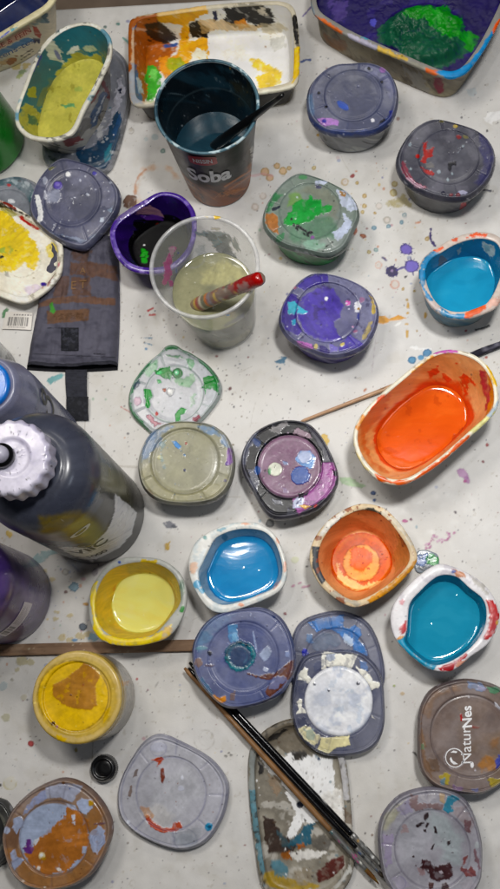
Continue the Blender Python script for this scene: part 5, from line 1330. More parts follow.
def w_F(cv):
    q = qF; inn = cv.inn * 1.0; rm = cv.rim * 1.0
    cv.put(inn, '#dfb080', 1); cv.mott('#cf945c', .04, .1, .3, .6, sel=inn); cv.mott('#edc896', .08, .2, .15, .5, sel=inn)
    cv.put(inn * (1 - sstep(.020, .030, cv.ht + .007 * cv.nz(.06) + .004 * cv.nz(.2))), '#d0521a', .95)
    for pts in [(265, 100, 300, 85, 305, 105, 275, 120), (315, 110, 345, 125, 335, 140, 312, 125), (368, 118, 385, 108, 420, 130, 425, 150, 400, 140, 395, 165, 385, 140), (375, 130, 400, 175, 385, 180), (350, 75, 358, 80, 365, 72)]:
        cv.poly(q(*pts), '#cf4f1e', 1.6, .2, sel=inn)
    cv.poly(q(435, 100, 452, 95, 460, 130, 475, 160, 465, 210, 450, 235, 455, 190, 440, 150), '#b0404a', 1.4, sel=inn); cv.poly(q(465, 120, 485, 160, 478, 210, 455, 240, 470, 190), '#cf8a2a', 1.6, sel=inn)
    cv.poly(q(45, 280, 110, 190, 160, 150, 130, 220, 80, 290, 90, 380, 140, 430, 90, 400, 50, 340), '#c4662e', 3, .1, 2, .7, sel=inn); cv.poly(q(60, 300, 90, 280, 100, 370, 130, 415, 90, 395), '#e0bd88', 2.5, .14, .8, .7, sel=inn)
    cv.put(rm, '#e2dccb', .9)
    cv.poly(q(285, 45, 320, 28, 365, 32, 365, 42, 320, 42), '#b85aa8', 1, sel=rm); cv.poly(q(195, 125, 215, 105, 218, 118, 195, 138), '#b070a8', 1, sel=rm); cv.poly(q(215, 105, 285, 45, 290, 55, 225, 110), '#dca458', 1.4, sel=rm); cv.poly(q(75, 235, 110, 185, 130, 175, 100, 225, 75, 250), '#d8602a', 1.2, sel=rm); cv.poly(q(30, 280, 60, 240, 65, 260, 45, 300), '#d89a58', 1.4, sel=rm)
    cv.poly(q(35, 300, 30, 350, 75, 420, 60, 415, 25, 350), '#dccc98', 1.6, sel=rm); cv.poly(q(90, 425, 150, 455, 220, 450, 300, 390, 380, 320, 410, 295, 400, 320, 310, 400, 230, 455, 180, 470, 110, 455), '#dc6c1c', 1.2, .14, .5, 1, sel=rm); cv.poly(q(450, 75, 475, 100, 490, 140, 495, 155, 480, 140), '#dcb83a', 1.2, sel=rm); cv.poly(q(400, 295, 440, 260, 480, 220, 490, 230, 420, 300), '#d8d49a', 1.4, sel=rm); cv.poly(q(455, 245, 495, 195, 497, 210, 470, 245), '#b8c4cc', 1, sel=rm)
    cv.mott('#a8a090', .14, .42, .06, .6, sel=rm); cv.put(cv.out * 1.0, '#c9c6c2', .7); cv.mott('#8f8c8a', .08, .2, .1, .5, sel=cv.out * 1.0); cv.specks(60, ['#c0481c', '#8a5a3a', '#e8d0a0', '#4a4a4a'], (355, 350, 498, 485), .3, 1.1, .75, 47)


OUTF = qF(300, 38, 370, 33, 440, 62, 482, 120, 494, 185, 482, 235, 400, 312, 310, 392, 230, 446, 180, 465, 120, 456, 68, 415, 33, 350, 30, 290, 55, 240, 110, 180, 180, 120, 240, 72)
INF = qF(300, 48, 365, 44, 430, 72, 470, 125, 481, 185, 468, 232, 392, 302, 303, 380, 226, 432, 180, 450, 125, 441, 77, 403, 45, 345, 43, 292, 67, 245, 120, 188, 190, 128, 246, 82)
def pool_F(cv):
    paintmot('#d4500a', '#e86c1e')(cv); cv.poly(qF(115, 350, 160, 385, 210, 400, 290, 375, 270, 400, 190, 422, 130, 400), '#dc7440', 2, .1, 1.5, .6)
    cv.poly(qF(350, 310, 380, 280, 385, 290, 360, 330, 340, 335), '#b83c14', 1.6, a=.8); cv.mott('#c2470c', .1, .4, .06, .6)


open_pot('margarine_tub', 'long oval tub of vivid orange paint', 'tub', None, OUTF, INF, .060, .66, paint=w_F,
         pool=(.014, pool_F, '#de5a10', M_WET), base='#d8d4ca', floor_round=.25, g=1.0)

# lime tub
q2 = zm(10, 15, 4.0)


def w_2(cv):
    q = q2; inn = cv.inn * 1.0; rm = cv.rim * 1.0; ou = cv.out * cv.face * 1.0
    cv.put(inn, '#1f7488', 1); cv.mott('#175c70', .05, .1, .3, .5, sel=inn)
    cv.poly(q(215, 190, 240, 165, 270, 150, 300, 165, 350, 155, 375, 160, 370, 300, 300, 400, 180, 520, 20, 480, 20, 420, 60, 350, 100, 370, 120, 395, 140, 330, 155, 290, 180, 250, 195, 220), '#b0ac5e', 2.2, .14, .6, 1, .0005, sel=inn); cv.poly(q(65, 290, 100, 285, 105, 330, 75, 330), '#a2a24c', 1.2, sel=inn); cv.poly(q(70, 395, 95, 400, 110, 435, 70, 440), '#3f7060', 1.6, sel=inn)
    cv.poly(q(140, 130, 150, 100, 175, 105, 205, 140, 200, 170, 215, 195, 190, 180, 160, 170), '#d6d6ca', 1.8, .2, .5, .9, sel=inn); cv.poly(q(230, 155, 250, 130, 270, 125, 275, 140, 250, 150), '#d8dcd4', 1.4, sel=inn); cv.poly(q(290, 130, 330, 120, 350, 140, 330, 150, 300, 145), '#c8ccb0', 1.4, a=.8, sel=inn); cv.poly(q(100, 155, 130, 145, 125, 175, 95, 230, 88, 210), '#1f3f9c', 1.2, sel=inn); cv.blob(*q(190, 160)[0], 2, 6, -30, '#2a3a9c', a=.7, sel=inn)
    cv.mott('#948c46', .07, .2, .15, .5, sel=inn * (cv.ht < .04))
    cv.put(rm, '#cfccc0', .9); cv.mott('#2f7f98', .04, .32, .10, .8, sel=rm); cv.mott('#4a4a44', .14, .4, .06, .7, sel=rm); cv.mott('#e2e0d6', .1, .4, .06, .9, sel=rm)
    cv.put(ou, '#9c9a94', .9); cv.mott('#d0cdc4', .07, .1, .15, .6, sel=ou); cv.mott('#5a5650', .06, .25, .15, .7, sel=ou)
    cv.poly(q(355, 255, 378, 262, 408, 340, 400, 352, 385, 320), '#7a1f20', 1, sel=ou); cv.poly(q(322, 400, 370, 300, 388, 318, 345, 440, 322, 455), '#4f6684', 1.0, sel=ou); cv.poly(q(318, 340, 352, 290, 360, 305, 322, 365), '#9a4a44', 1, sel=ou); cv.poly(q(355, 410, 395, 355, 398, 395, 365, 440, 348, 450), '#9a958a', 1.6, sel=ou); cv.ring(*q(375, 405)[0], 5, 1.4, '#4a4840', n=1, sel=ou)
    cv.line(q(335, 425, 378, 325), 1.4, '#c8ccd0', 1, sel=ou); cv.poly(q(205, 500, 280, 480, 290, 500, 230, 530), '#7a3430', 2, sel=ou); cv.poly(q(270, 530, 330, 520, 320, 550, 265, 560), '#1c4a70', 2, sel=ou); cv.poly(q(150, 510, 200, 520, 190, 580, 160, 570), '#3a3a38', 2.5, sel=ou); cv.specks(60, ['#2a2a2a', '#d8d8d0', '#1f6f88', '#a0a048'], (15, 22, 112, 160), .3, 1.1, .75, 48)


OUT2 = q2(290, 28, 345, 36, 380, 62, 404, 98, 402, 170, 372, 240, 338, 310, 300, 375, 262, 460, 225, 488, 175, 502, 90, 495, 45, 468, 20, 425, 26, 365, 60, 270, 85, 205, 112, 145, 160, 85, 220, 45)
IN2 = q2(288, 40, 338, 48, 368, 70, 388, 102, 386, 165, 358, 232, 325, 300, 288, 365, 250, 448, 218, 474, 172, 488, 98, 482, 56, 458, 34, 422, 40, 368, 74, 276, 98, 212, 125, 153, 170, 97, 226, 58)
open_pot('margarine_tub', 'long oval tub with lime yellow paint over a teal inside', 'tub', None, OUT2, IN2, .068, .78, paint=w_2, base='#c8c6be', g=1.15,
         pool=(.026, lambda cv: (cv.mott('#a29a4a', .03, .1, .3, .5), cv.mott('#bfb868', .08, .2, .15, .5), cv.poly(q2(205, 360, 245, 352, 265, 370, 215, 370), '#4a8f6a', 1.6, a=.8), cv.blob(*q2(275, 297)[0], 4, 3, 0, '#8aa05a', 1.2, a=.6), cv.mott('#8e883e', .15, .45, .06, .6)), '#b0ac5e', M_DRY), floor_round=.25)


def p_lid2(cv):
    q = q2
    cv.poly(q(260, 540, 330, 530, 390, 480, 400, 420, 430, 380, 450, 420, 430, 520, 400, 590, 370, 620, 280, 600), '#14405c', 1.6, .14, .5, .95); cv.poly(q(330, 520, 390, 450, 420, 330, 440, 230, 460, 300, 430, 380, 400, 440), '#b4b4be', 2.4, .14, .6, .9); cv.poly(q(430, 300, 450, 290, 445, 320), '#14203a', 1); cv.poly(q(410, 470, 440, 390, 445, 420, 415, 500), '#1f4a70', 1.2); cv.poly(q(380, 540, 410, 500, 400, 580, 375, 600), '#3a8a98', 2, a=.7)
    cv.mott('#d0d0d0', .12, .38, .06, .6); cv.poly(q(150, 560, 200, 590, 260, 600, 250, 625, 170, 610), '#4a5a4a', 3, a=.8); cv.specks(40, ['#0c2030', '#e0e0e0', '#2a6f80'], (45, 50, 130, 175), .3, 1.1, .75, 49)


tag(lid('tub_lid', [(119, 52), (127, 66), (128.5, 95), (122, 127), (112, 160), (102, 171), (75, 173), (52, 167), (42, 152), (46, 118), (58, 80), (78, 50), (100, 42)], .010, (86, 108, 30), p_lid2, None, '#7f828a', '#9a9a98', 1., 1.1, (), skirt=.008, groove=.0002),
    'white tub lid smeared with dark teal, under the lime yellow tub', 'tub lid', 'tub lids used as palettes')

# corner tub with the blue inside
q1 = zm(0, 0, 7.14)
def w_1(cv):
    inn = cv.inn * 1.0; rm = cv.rim * 1.0; ou = cv.out * cv.face * 1.0
    cv.put(inn, '#0c1a48', 1); cv.mott('#14286a', .05, .15, .25, .6, sel=inn); cv.put(rm, '#d8d0b0', .95); cv.poly(q1(-100, 340, 0, 260, 70, 210, 75, 225, 0, 285, -100, 370), '#2448a8', .8, sel=rm); cv.poly(q1(75, 210, 130, 180, 125, 200, 80, 225), '#4a9cac', .8, sel=rm); cv.mott('#a09878', .14, .4, .06, .6, sel=rm)
    cv.put(ou, '#cfc6b0', .95); cv.mott('#b0a890', .05, .2, .2, .4, sel=ou)
    cv.poly(q1(-60, 400, 0, 355, 200, 260, 245, 285, 0, 400, -60, 440), '#5f86a4', 1.0, sel=ou); cv.poly(q1(-60, 345, 0, 305, 205, 178, 225, 235, 0, 350, -60, 390), '#d4b29a', .6, sel=ou); cv.poly(q1(230, 185, 260, 190, 295, 245, 285, 270, 250, 250), '#a84a2c', .8, sel=ou); cv.poly(q1(235, 270, 285, 275, 280, 320, 262, 290, 245, 320), '#2a2a44', .6, sel=ou); cv.poly(q1(280, 120, 340, 90, 350, 160, 300, 150), '#4a6a74', 2.4, sel=ou); cv.poly(q1(50, 420, 120, 400, 118, 440, 70, 465, 40, 450), '#96683a', 1.6, sel=ou); cv.poly(q1(0, 430, 60, 415, 40, 460, 0, 480), '#b59a70', 1.6, sel=ou)
    cv.poly(q1(220, 170, 300, 120, 330, 160, 250, 190), '#8fa4a4', 2.4, a=.7, sel=ou); cv.line(q1(150, 400, 230, 350), .8, '#5a5040', .8, sel=ou); cv.line(q1(150, 425, 240, 365), .8, '#5a5040', .8, sel=ou)


OUT1 = [(57, -8), (52, 4), (40, 14), (18, 27), (-10, 44), (-36, 56), (-60, 52), (-68, 35), (-52, 12), (-14, -22), (18, -44), (44, -44), (57, -26)]
IN1 = [(52, -9), (46, 3), (36, 10), (15, 23), (-12, 39), (-36, 50), (-56, 47), (-62, 34), (-48, 14), (-12, -18), (18, -39), (41, -39), (52, -25)]
t1 = open_pot('margarine_tub', 'white printed oval tub, deep blue inside, in the back left corner', 'tub', None, OUT1, IN1, .064, .80, paint=w_1, base='#d2cab4', g=1.1, floor_round=.2,
              pool=(.02, paintmot('#0a1438', '#142a66'), '#0c1c50', M_WET))


def px_plane_text(name, s, size_px, pts3, ang_fn, mat, parent, **kw):
    pass


# print on the tub's side: text follows the wall
def wall_text(parent, s, size_px, p0, p1, zc0, mat, ctr_in, inner, h, fl_sc, fr, bold=0., up=1.0, lift=.0022):
    """letters laid on the slanting outer wall of a pot between two photo points"""
    ci, Ri = outline(inner, h); Rf = (Ri * (1 - fr) + Ri.mean() * fr) * fl_sc
    ph = TH
    T_, A_ = np.meshgrid(np.linspace(0, 1, 120), np.arange(NA), indexing='ij')
    rr = Rf[A_] * (1 - T_) + Ri[A_] * T_ + .0013
    V = np.stack([ci[0] + rr * np.cos(ph[A_]), ci[1] + rr * np.sin(ph[A_]), .0015 + (h - .0065) * T_], -1)
    X, Y = proj(V); nrm = np.stack([np.cos(ph[A_]), np.sin(ph[A_]), 0 * rr + .0], -1)
    fc = ((np.array([0, 0, H]) - V) * nrm).sum(-1) > 0

    def pick(px, py):
        d = (X - px) ** 2 + (Y - py) ** 2 + np.where(fc, 0, 1e6)
        i = np.unravel_index(np.argmin(d), d.shape); return V[i], nrm[i]
    Vt, Tt = text_mesh(s, 1.0, bold=bold)
    w = np.ptp(Vt[:, 0]); e = np.array(p1, float) - p0; L_ = np.linalg.norm(e); e /= L_
    nrm2 = np.array([e[1], -e[0]])
    out = []
    for u, v in Vt[:, :2]:
        px = np.array(p0) + e * (u / w + .5) * L_ + nrm2 * v * size_px * up
        a, n_ = pick(*px); out.append(a + n_ * lift)
    return obj('lettering', np.array(out), np.zeros((0, 4), int), mat, parent, None, None, Tt)


t1bowl = [o for o in t1.children if o.name.startswith('bowl')][0]
wall_text(t1bowl, 'HE & FEIN', 6.5, (-4, 47), (29, 29), 0, M_INK_RED, None, IN1, .064, .80, .2)
wall_text(t1bowl, 'lkens-tes', 7.5, (-4, 57.5), (32, 39), 0, M_INK_BLUE, None, IN1, .064, .80, .2)

# white food tray
q3 = zm(120, 0, 2.7778)


def w_3(cv):
    q = q3; inn = cv.inn * 1.0; rm = cv.rim * 1.0; ou = cv.out * cv.face * 1.0
    cv.put(inn, '#f0ece0', 1); cv.mott('#dcd6c6', .03, .2, .3, .5, sel=inn); wl = (cv.inn | cv.rim) * cv.face * 1.0
    cv.poly(q(22, 60, 100, 35, 110, 100, 160, 130, 120, 180, 60, 300, 20, 270), '#a8641e', 2.4, .1, .8, 1, sel=wl); cv.mott('#8a4c14', .05, .1, .2, .0)
    cv.poly(q(65, 70, 110, 60, 155, 90, 160, 115, 120, 125, 80, 110), '#2a2018', 2, .16, .6, .95, sel=wl)
    cv.poly(q(95, 38, 235, 15, 240, 35, 190, 65, 195, 110, 245, 105, 245, 190, 190, 190, 160, 170, 165, 110, 175, 70, 110, 60), '#d8a610', 1.8, .12, .6, 1, .0004, sel=wl)
    cv.poly(q(190, 65, 215, 55, 248, 80, 245, 105, 200, 105), '#1d1814', 1.6, sel=wl); cv.poly(q(255, 30, 268, 30, 275, 55, 260, 60), '#2a2c4a', 1.2, sel=wl)
    cv.poly(q(290, 25, 340, 8, 390, 10, 420, 30, 430, 60, 400, 75, 350, 60, 320, 75, 295, 60), '#181512', 2.6, .2, .5, 1, .0003, sel=wl); cv.poly(q(380, 25, 400, 20, 410, 40, 395, 45), '#c8c2b4', 1.6, .3, sel=wl); cv.poly(q(320, 60, 345, 52, 360, 75, 330, 82), '#c88a34', 1.4, sel=wl); cv.poly(q(215, 60, 260, 55, 320, 65, 400, 70, 380, 85, 300, 85, 230, 90), '#c2a878', 2, a=.75, sel=wl); cv.poly(q(395, 65, 440, 60, 465, 80, 430, 95, 395, 88), '#b4aa90', 2, a=.7, sel=wl)
    cv.poly(q(22, 80, 30, 55, 48, 50, 46, 75, 28, 90), '#2f5a94', 1, sel=wl); cv.poly(q(22, 170, 45, 180, 50, 240, 65, 290, 40, 300, 24, 250), '#2c5c90', 1.4, sel=wl); cv.poly(q(45, 215, 60, 225, 64, 260, 50, 260), '#b8c4d0', 1, sel=wl); cv.poly(q(120, 125, 160, 118, 158, 130, 125, 132), '#3f5a94', 1.2, sel=wl)
    cv.poly(q(68, 205, 80, 180, 105, 185, 115, 210, 110, 240, 95, 280, 70, 285, 75, 250), '#4ca03c', 2, .2, .5, 1, .0006, sel=wl); cv.poly(q(85, 190, 105, 200, 100, 225, 80, 220), '#7ac068', 1.6, .3, sel=wl); cv.poly(q(110, 160, 160, 155, 165, 200, 130, 220, 112, 200), '#d8962a', 2, .15, .8, .95, sel=wl); cv.poly(q(130, 165, 165, 160, 185, 180, 160, 205, 135, 200), '#9ca828', 2, .2, 1, .9, sel=wl); cv.poly(q(165, 190, 195, 170, 195, 150, 215, 135, 245, 140, 235, 180, 200, 190), '#ece6d4', 2, .2, .5, .9, .0006, sel=wl)
    cv.poly(q(360, 165, 385, 160, 420, 180, 445, 200, 445, 235, 390, 248, 378, 215, 400, 205, 370, 190), '#dcc03a', 2.4, .14, 1, .9, sel=wl); cv.poly(q(420, 110, 455, 100, 460, 130, 430, 140, 415, 128), '#b9b9b4', 1.8, a=.7, sel=wl)
    cv.put(rm * 1.0, '#cfc8b4', .5)
    cv.poly(q(22, 60, 48, 48, 100, 38, 105, 50, 35, 80, 30, 200, 20, 200), '#9a5a1c', 1.2, sel=rm); cv.poly(q(480, 40, 490, 40, 500, 140, 492, 150, 482, 90), '#1c1916', 1.2, sel=rm); cv.poly(q(478, 140, 500, 130, 500, 205, 480, 230), '#d8b82c', 1.6, sel=rm); cv.poly(q(40, 288, 110, 285, 110, 300, 40, 300), '#a8a498', 1.8, sel=rm); cv.poly(q(380, 255, 480, 235, 490, 245, 390, 265), '#d8d4c4', 1.2, sel=rm)
    cv.put(ou, '#262220', .95); cv.mott('#4a443c', .08, .2, .15, .6, sel=ou); cv.poly(q(484, 50, 500, 60, 500, 130, 488, 130), '#15120f', 1, sel=ou); cv.poly(q(480, 150, 500, 140, 500, 210, 482, 225), '#c8a828', 2, sel=ou)
    cv.specks(60, ['#1c1814', '#ffffff', '#c8a020', '#8a5a20'], (129, 2, 300, 105), .3, 1.1, .75, 50)


OUT3 = [(139, 15.5), (210, 5), (264, 1), (284, 1.5), (293, 6), (296, 16), (299, 43), (298, 79), (293, 87), (257, 93), (200, 99), (156, 104.5), (140, 107), (132, 104), (130, 96), (129, 54), (129, 27), (131, 19)]
IN3 = [(141, 19), (210, 9), (264, 5), (281, 5), (289, 9), (292, 18), (294, 43), (293, 76), (289, 82.5), (256, 88.5), (200, 94.5), (156, 100), (143, 102), (137, 99.5), (135, 93), (134, 54), (134, 30), (136, 22)]
open_pot('food_tray', 'rectangular tray with white, yellow and black paint, behind the noodle cup', 'tray', 'rectangular trays of paint', OUT3, IN3, .044, .93, paint=w_3, base='#bdb6a6', g=1.12, floor_round=0., wall_pow=1.0, mat=M_DRY)

# tray of indigo and green
qP = zm(305, 0, 2.564)


def w_P(cv):
    q = qP; inn = cv.inn * 1.0; rm = cv.rim * 1.0; ou = cv.out * cv.face * 1.0
    cv.put(inn, '#241a56', 1); cv.mott('#3a2c78', .05, .2, .2, .6, sel=inn); cv.poly(q(420, 60, 480, 20, 520, 0, 500, 60, 440, 150, 410, 160, 440, 110), '#1a5c8c', 1.8, sel=inn); cv.poly(q(60, 5, 110, 0, 105, 40, 85, 55, 60, 40), '#6a5c90', 2.4, a=.7, sel=inn)
    cv.put(rm, '#8a8a88', .8); cv.poly(q(25, 40, 50, 50, 100, 80, 95, 90, 55, 65), '#c87038', 1.2, sel=rm); cv.poly(q(12, 0, 30, 40, 22, 45, 5, 0), '#7f8a94', 1, sel=rm); cv.poly(q(105, 82, 185, 115, 180, 130, 120, 110), '#a9a6b4', 1.6, sel=rm); cv.poly(q(190, 118, 270, 150, 262, 162, 185, 132), '#c2a85a', 1.4, sel=rm); cv.poly(q(140, 95, 185, 85, 185, 95, 160, 105), '#5a9aae', 1.4, sel=(cv.rim | cv.inn) * 1.0)
    cv.poly(q(265, 155, 310, 172, 305, 185, 262, 168), '#8c8a80', 1.4, sel=rm); cv.poly(q(310, 175, 340, 180, 338, 195, 312, 190), '#d0703a', 1, sel=rm); cv.poly(q(335, 185, 420, 165, 480, 80, 490, 95, 430, 185, 375, 205), '#2a86b8', 1.2, sel=rm); cv.poly(q(480, 75, 500, 45, 505, 60, 485, 95), '#d8602a', 1, sel=rm)
    cv.put(ou, '#8f8674', .95); cv.mott('#5f584a', .05, .1, .25, .7, sel=ou); cv.mott('#b0a890', .07, .2, .15, .6, sel=ou); cv.mott('#4a3a20', .09, .38, .08, .6, sel=ou); cv.poly(q(330, 200, 352, 195, 355, 235, 345, 242, 330, 225), '#8a2f44', 1, sel=ou); cv.poly(q(250, 170, 300, 190, 320, 240, 280, 230), '#9a9894', 3, a=.7, sel=ou); cv.poly(q(50, 90, 110, 110, 100, 130, 60, 125), '#8a5a2a', 3, a=.6, sel=ou)
    cv.specks(50, ['#d0d0d8', '#1c1a30', '#c8703a'], (310, 0, 500, 105), .3, 1.1, .7, 51)


def pool_P(cv):
    q = qP
    cv.mott('#1c1448', .04, .1, .3, .6); cv.mott('#3a2c7c', .07, .25, .15, .5)
    g1 = q(185, 75, 240, 35, 300, 15, 360, 30, 400, 45, 410, 85, 440, 95, 440, 120, 410, 140, 350, 180, 290, 170, 240, 140, 190, 110)
    cv.poly(g1, '#1f5a40', 2.4, .12, 1, .95); cv.poly(q(230, 40, 290, 22, 350, 25, 400, 50, 405, 80, 440, 95, 430, 120, 390, 110, 330, 80, 300, 60), '#178a2c', 5, .09, 1.2, 1)
    gm = 1 - sstep(-6, 3, np.hypot((cv.X - 425) / 1.35, cv.Y - 36) - 30)
    cv.h += gm * (.007 + .006 * cv.nz(.04) + .0028 * cv.nz(.12) + .0007 * cv.nz(.4)); cv.h += .0008 * cv.nz(.15)
    cv.blob(*q(175, 58)[0], 3, 4, 0, '#5a5ab8', 1, a=.8); cv.mott('#2fa843', .12, .35, .08, .0); cv.poly(q(60, 0, 110, 0, 105, 45, 80, 55), '#5a4a88', 3, a=.6)


OUTP = [(311, -4), (313, 10), (317, 17), (330, 25), (352, 37.5), (406, 61), (437.6, 74.5), (452, 77.5), (465, 73), (476, 60), (486, 45), (500, 19), (510, -8), (508, -28), (492, -42), (440, -54), (370, -56), (330, -44), (314, -26)]
INP = [(316, -4), (318, 8), (322, 13.5), (334, 20.5), (355, 32.5), (408, 56), (439, 69), (451, 71.5), (461, 68), (471, 56), (481, 41), (494, 16), (504, -8), (502, -24), (488, -37), (440, -49), (372, -50), (334, -39), (319, -23)]
open_pot('food_tray', 'rectangular tub holding indigo paint with a mound of bright green', 'tray', 'rectangular trays of paint', OUTP, INP, .052, .96, paint=w_P,
         pool=(.030, pool_P, '#231858', M_DRY), base='#9a9284', g=1.12, floor_round=0., mat=M_DRY)

# white oval tub lid with yellow
qL = zm(0, 190, 7.14)


def w_L(cv):
    q = qL; inn = (cv.inn) * 1.0; rm = cv.rim * 1.0
    cv.put(inn + rm, '#dcd8cc', 1); cv.mott('#c8c2b2', .06, .2, .2, .5); cv.mott('#f0ede4', .1, .2, .1, .5)
    cv.poly(q(-300, 100, 0, 145, 60, 160, 120, 230, 200, 290, 210, 330, 270, 380, 265, 430, 285, 450, 280, 500, 240, 575, 200, 550, 180, 520, 150, 550, 100, 578, 0, 578, -300, 560), '#d4bc2c', 1.8, .16, .5, 1, .0004, sel=inn); cv.mott('#b8a428', .05, .1, .2, .0); cv.poly(q(20, 380, 120, 340, 160, 420, 100, 470, 30, 460), '#c4b040', 3, .12, 2, .5, sel=inn); cv.poly(q(0, 430, 30, 415, 40, 450, 10, 455), '#8fa858', 1.6, a=.8, sel=inn); cv.blob(*q(15, 478)[0], 2.2, 1.6, 0, '#2a2a1a', 1, sel=inn); cv.poly(q(60, 400, 100, 420, 80, 450), '#8aa45a', 1.6, a=.5, sel=inn)
    cv.poly(q(130, 185, 160, 178, 175, 210, 230, 245, 290, 280, 260, 280, 190, 240, 150, 215), '#b83024', .8, sel=inn + rm); cv.poly(q(0, 70, 60, 95, 130, 140, 120, 150, 50, 110, 0, 90), '#7a2a1c', 1, sel=inn + rm); cv.poly(q(0, 90, 100, 130, 210, 185, 210, 195, 90, 150, 0, 115), '#3a3424', 1.2, sel=inn + rm); cv.poly(q(0, 120, 80, 150, 140, 185, 90, 190, 0, 145), '#a8a45c', 1.6, a=.8, sel=inn + rm);
    cv.poly(q(335, 400, 370, 375, 405, 400, 410, 440, 390, 490, 350, 480, 325, 440), '#cdbc5c', 1.6, a=.85, sel=inn); cv.blob(*q(405, 469)[0], 1, col='#1c1814', sel=inn + rm); cv.blob(*q(313, 674)[0], 3, 2, 15, '#3c1f8a', .5, th=.0004, sel=inn + rm); cv.poly(q(150, 700, 230, 680, 300, 690, 210, 760), '#c4b4c8', 2, a=.6, sel=inn); cv.poly(q(30, 600, 60, 585, 70, 620, 40, 630), '#8a8680', 1.6, a=.7, sel=inn); cv.poly(q(365, 590, 400, 590, 345, 690, 335, 680), '#8a3a34', 1, a=.8, sel=rm)
    cv.ring(*q(150, 480)[0], 20, .7, '#a8a290', -30, 110, a=.8, sel=inn); cv.blob(*q(418, 535)[0], 1.4, 3, 20, '#a85a68', a=.8, sel=rm); cv.mott('#8a8474', .14, .42, .05, .6, sel=rm); cv.put(cv.out * 1.0, '#cfcac0', .9); cv.mott('#8a8478', .1, .25, .1, .6, sel=cv.out * 1.0)
    cv.specks(40, ['#2a241c', '#7a6a30', '#5a8a4a', '#a83a30'], (0, 200, 62, 305), .3, 1, .75, 52)


OUTL = [(-60, 190), (-30, 190), (0, 200), (14, 206), (29, 215.5), (45, 228), (58, 237), (62, 246), (62, 260), (60, 274), (49, 288), (31, 300.6), (22, 303), (8.4, 299), (-8, 292), (-40, 277), (-75, 252), (-84, 220), (-78, 200)]
INL = [(-58, 194), (-30, 194.5), (-2, 204), (12, 210), (27, 219), (43, 231), (54, 240), (58, 248), (58, 259), (56, 271), (46, 284), (30, 295), (22, 297), (11, 294), (-6, 287.5), (-38, 272), (-70, 248), (-78, 221), (-74, 203)]
open_pot('tub_lid', 'white oval tub lid with bright yellow paint, at the left edge above the grey pouch', 'tub lid', 'tub lids used as palettes', OUTL, INL, .022, .97, floor_z=.0165, paint=w_L, base='#d4d0c4', g=1.12, floor_round=0., rim_drop=.004, mat=M_DRY)

# palette lid at the bottom
qJ1 = zm(240, 710, 4.167); qJ2 = zm(240, 790, 3.333)


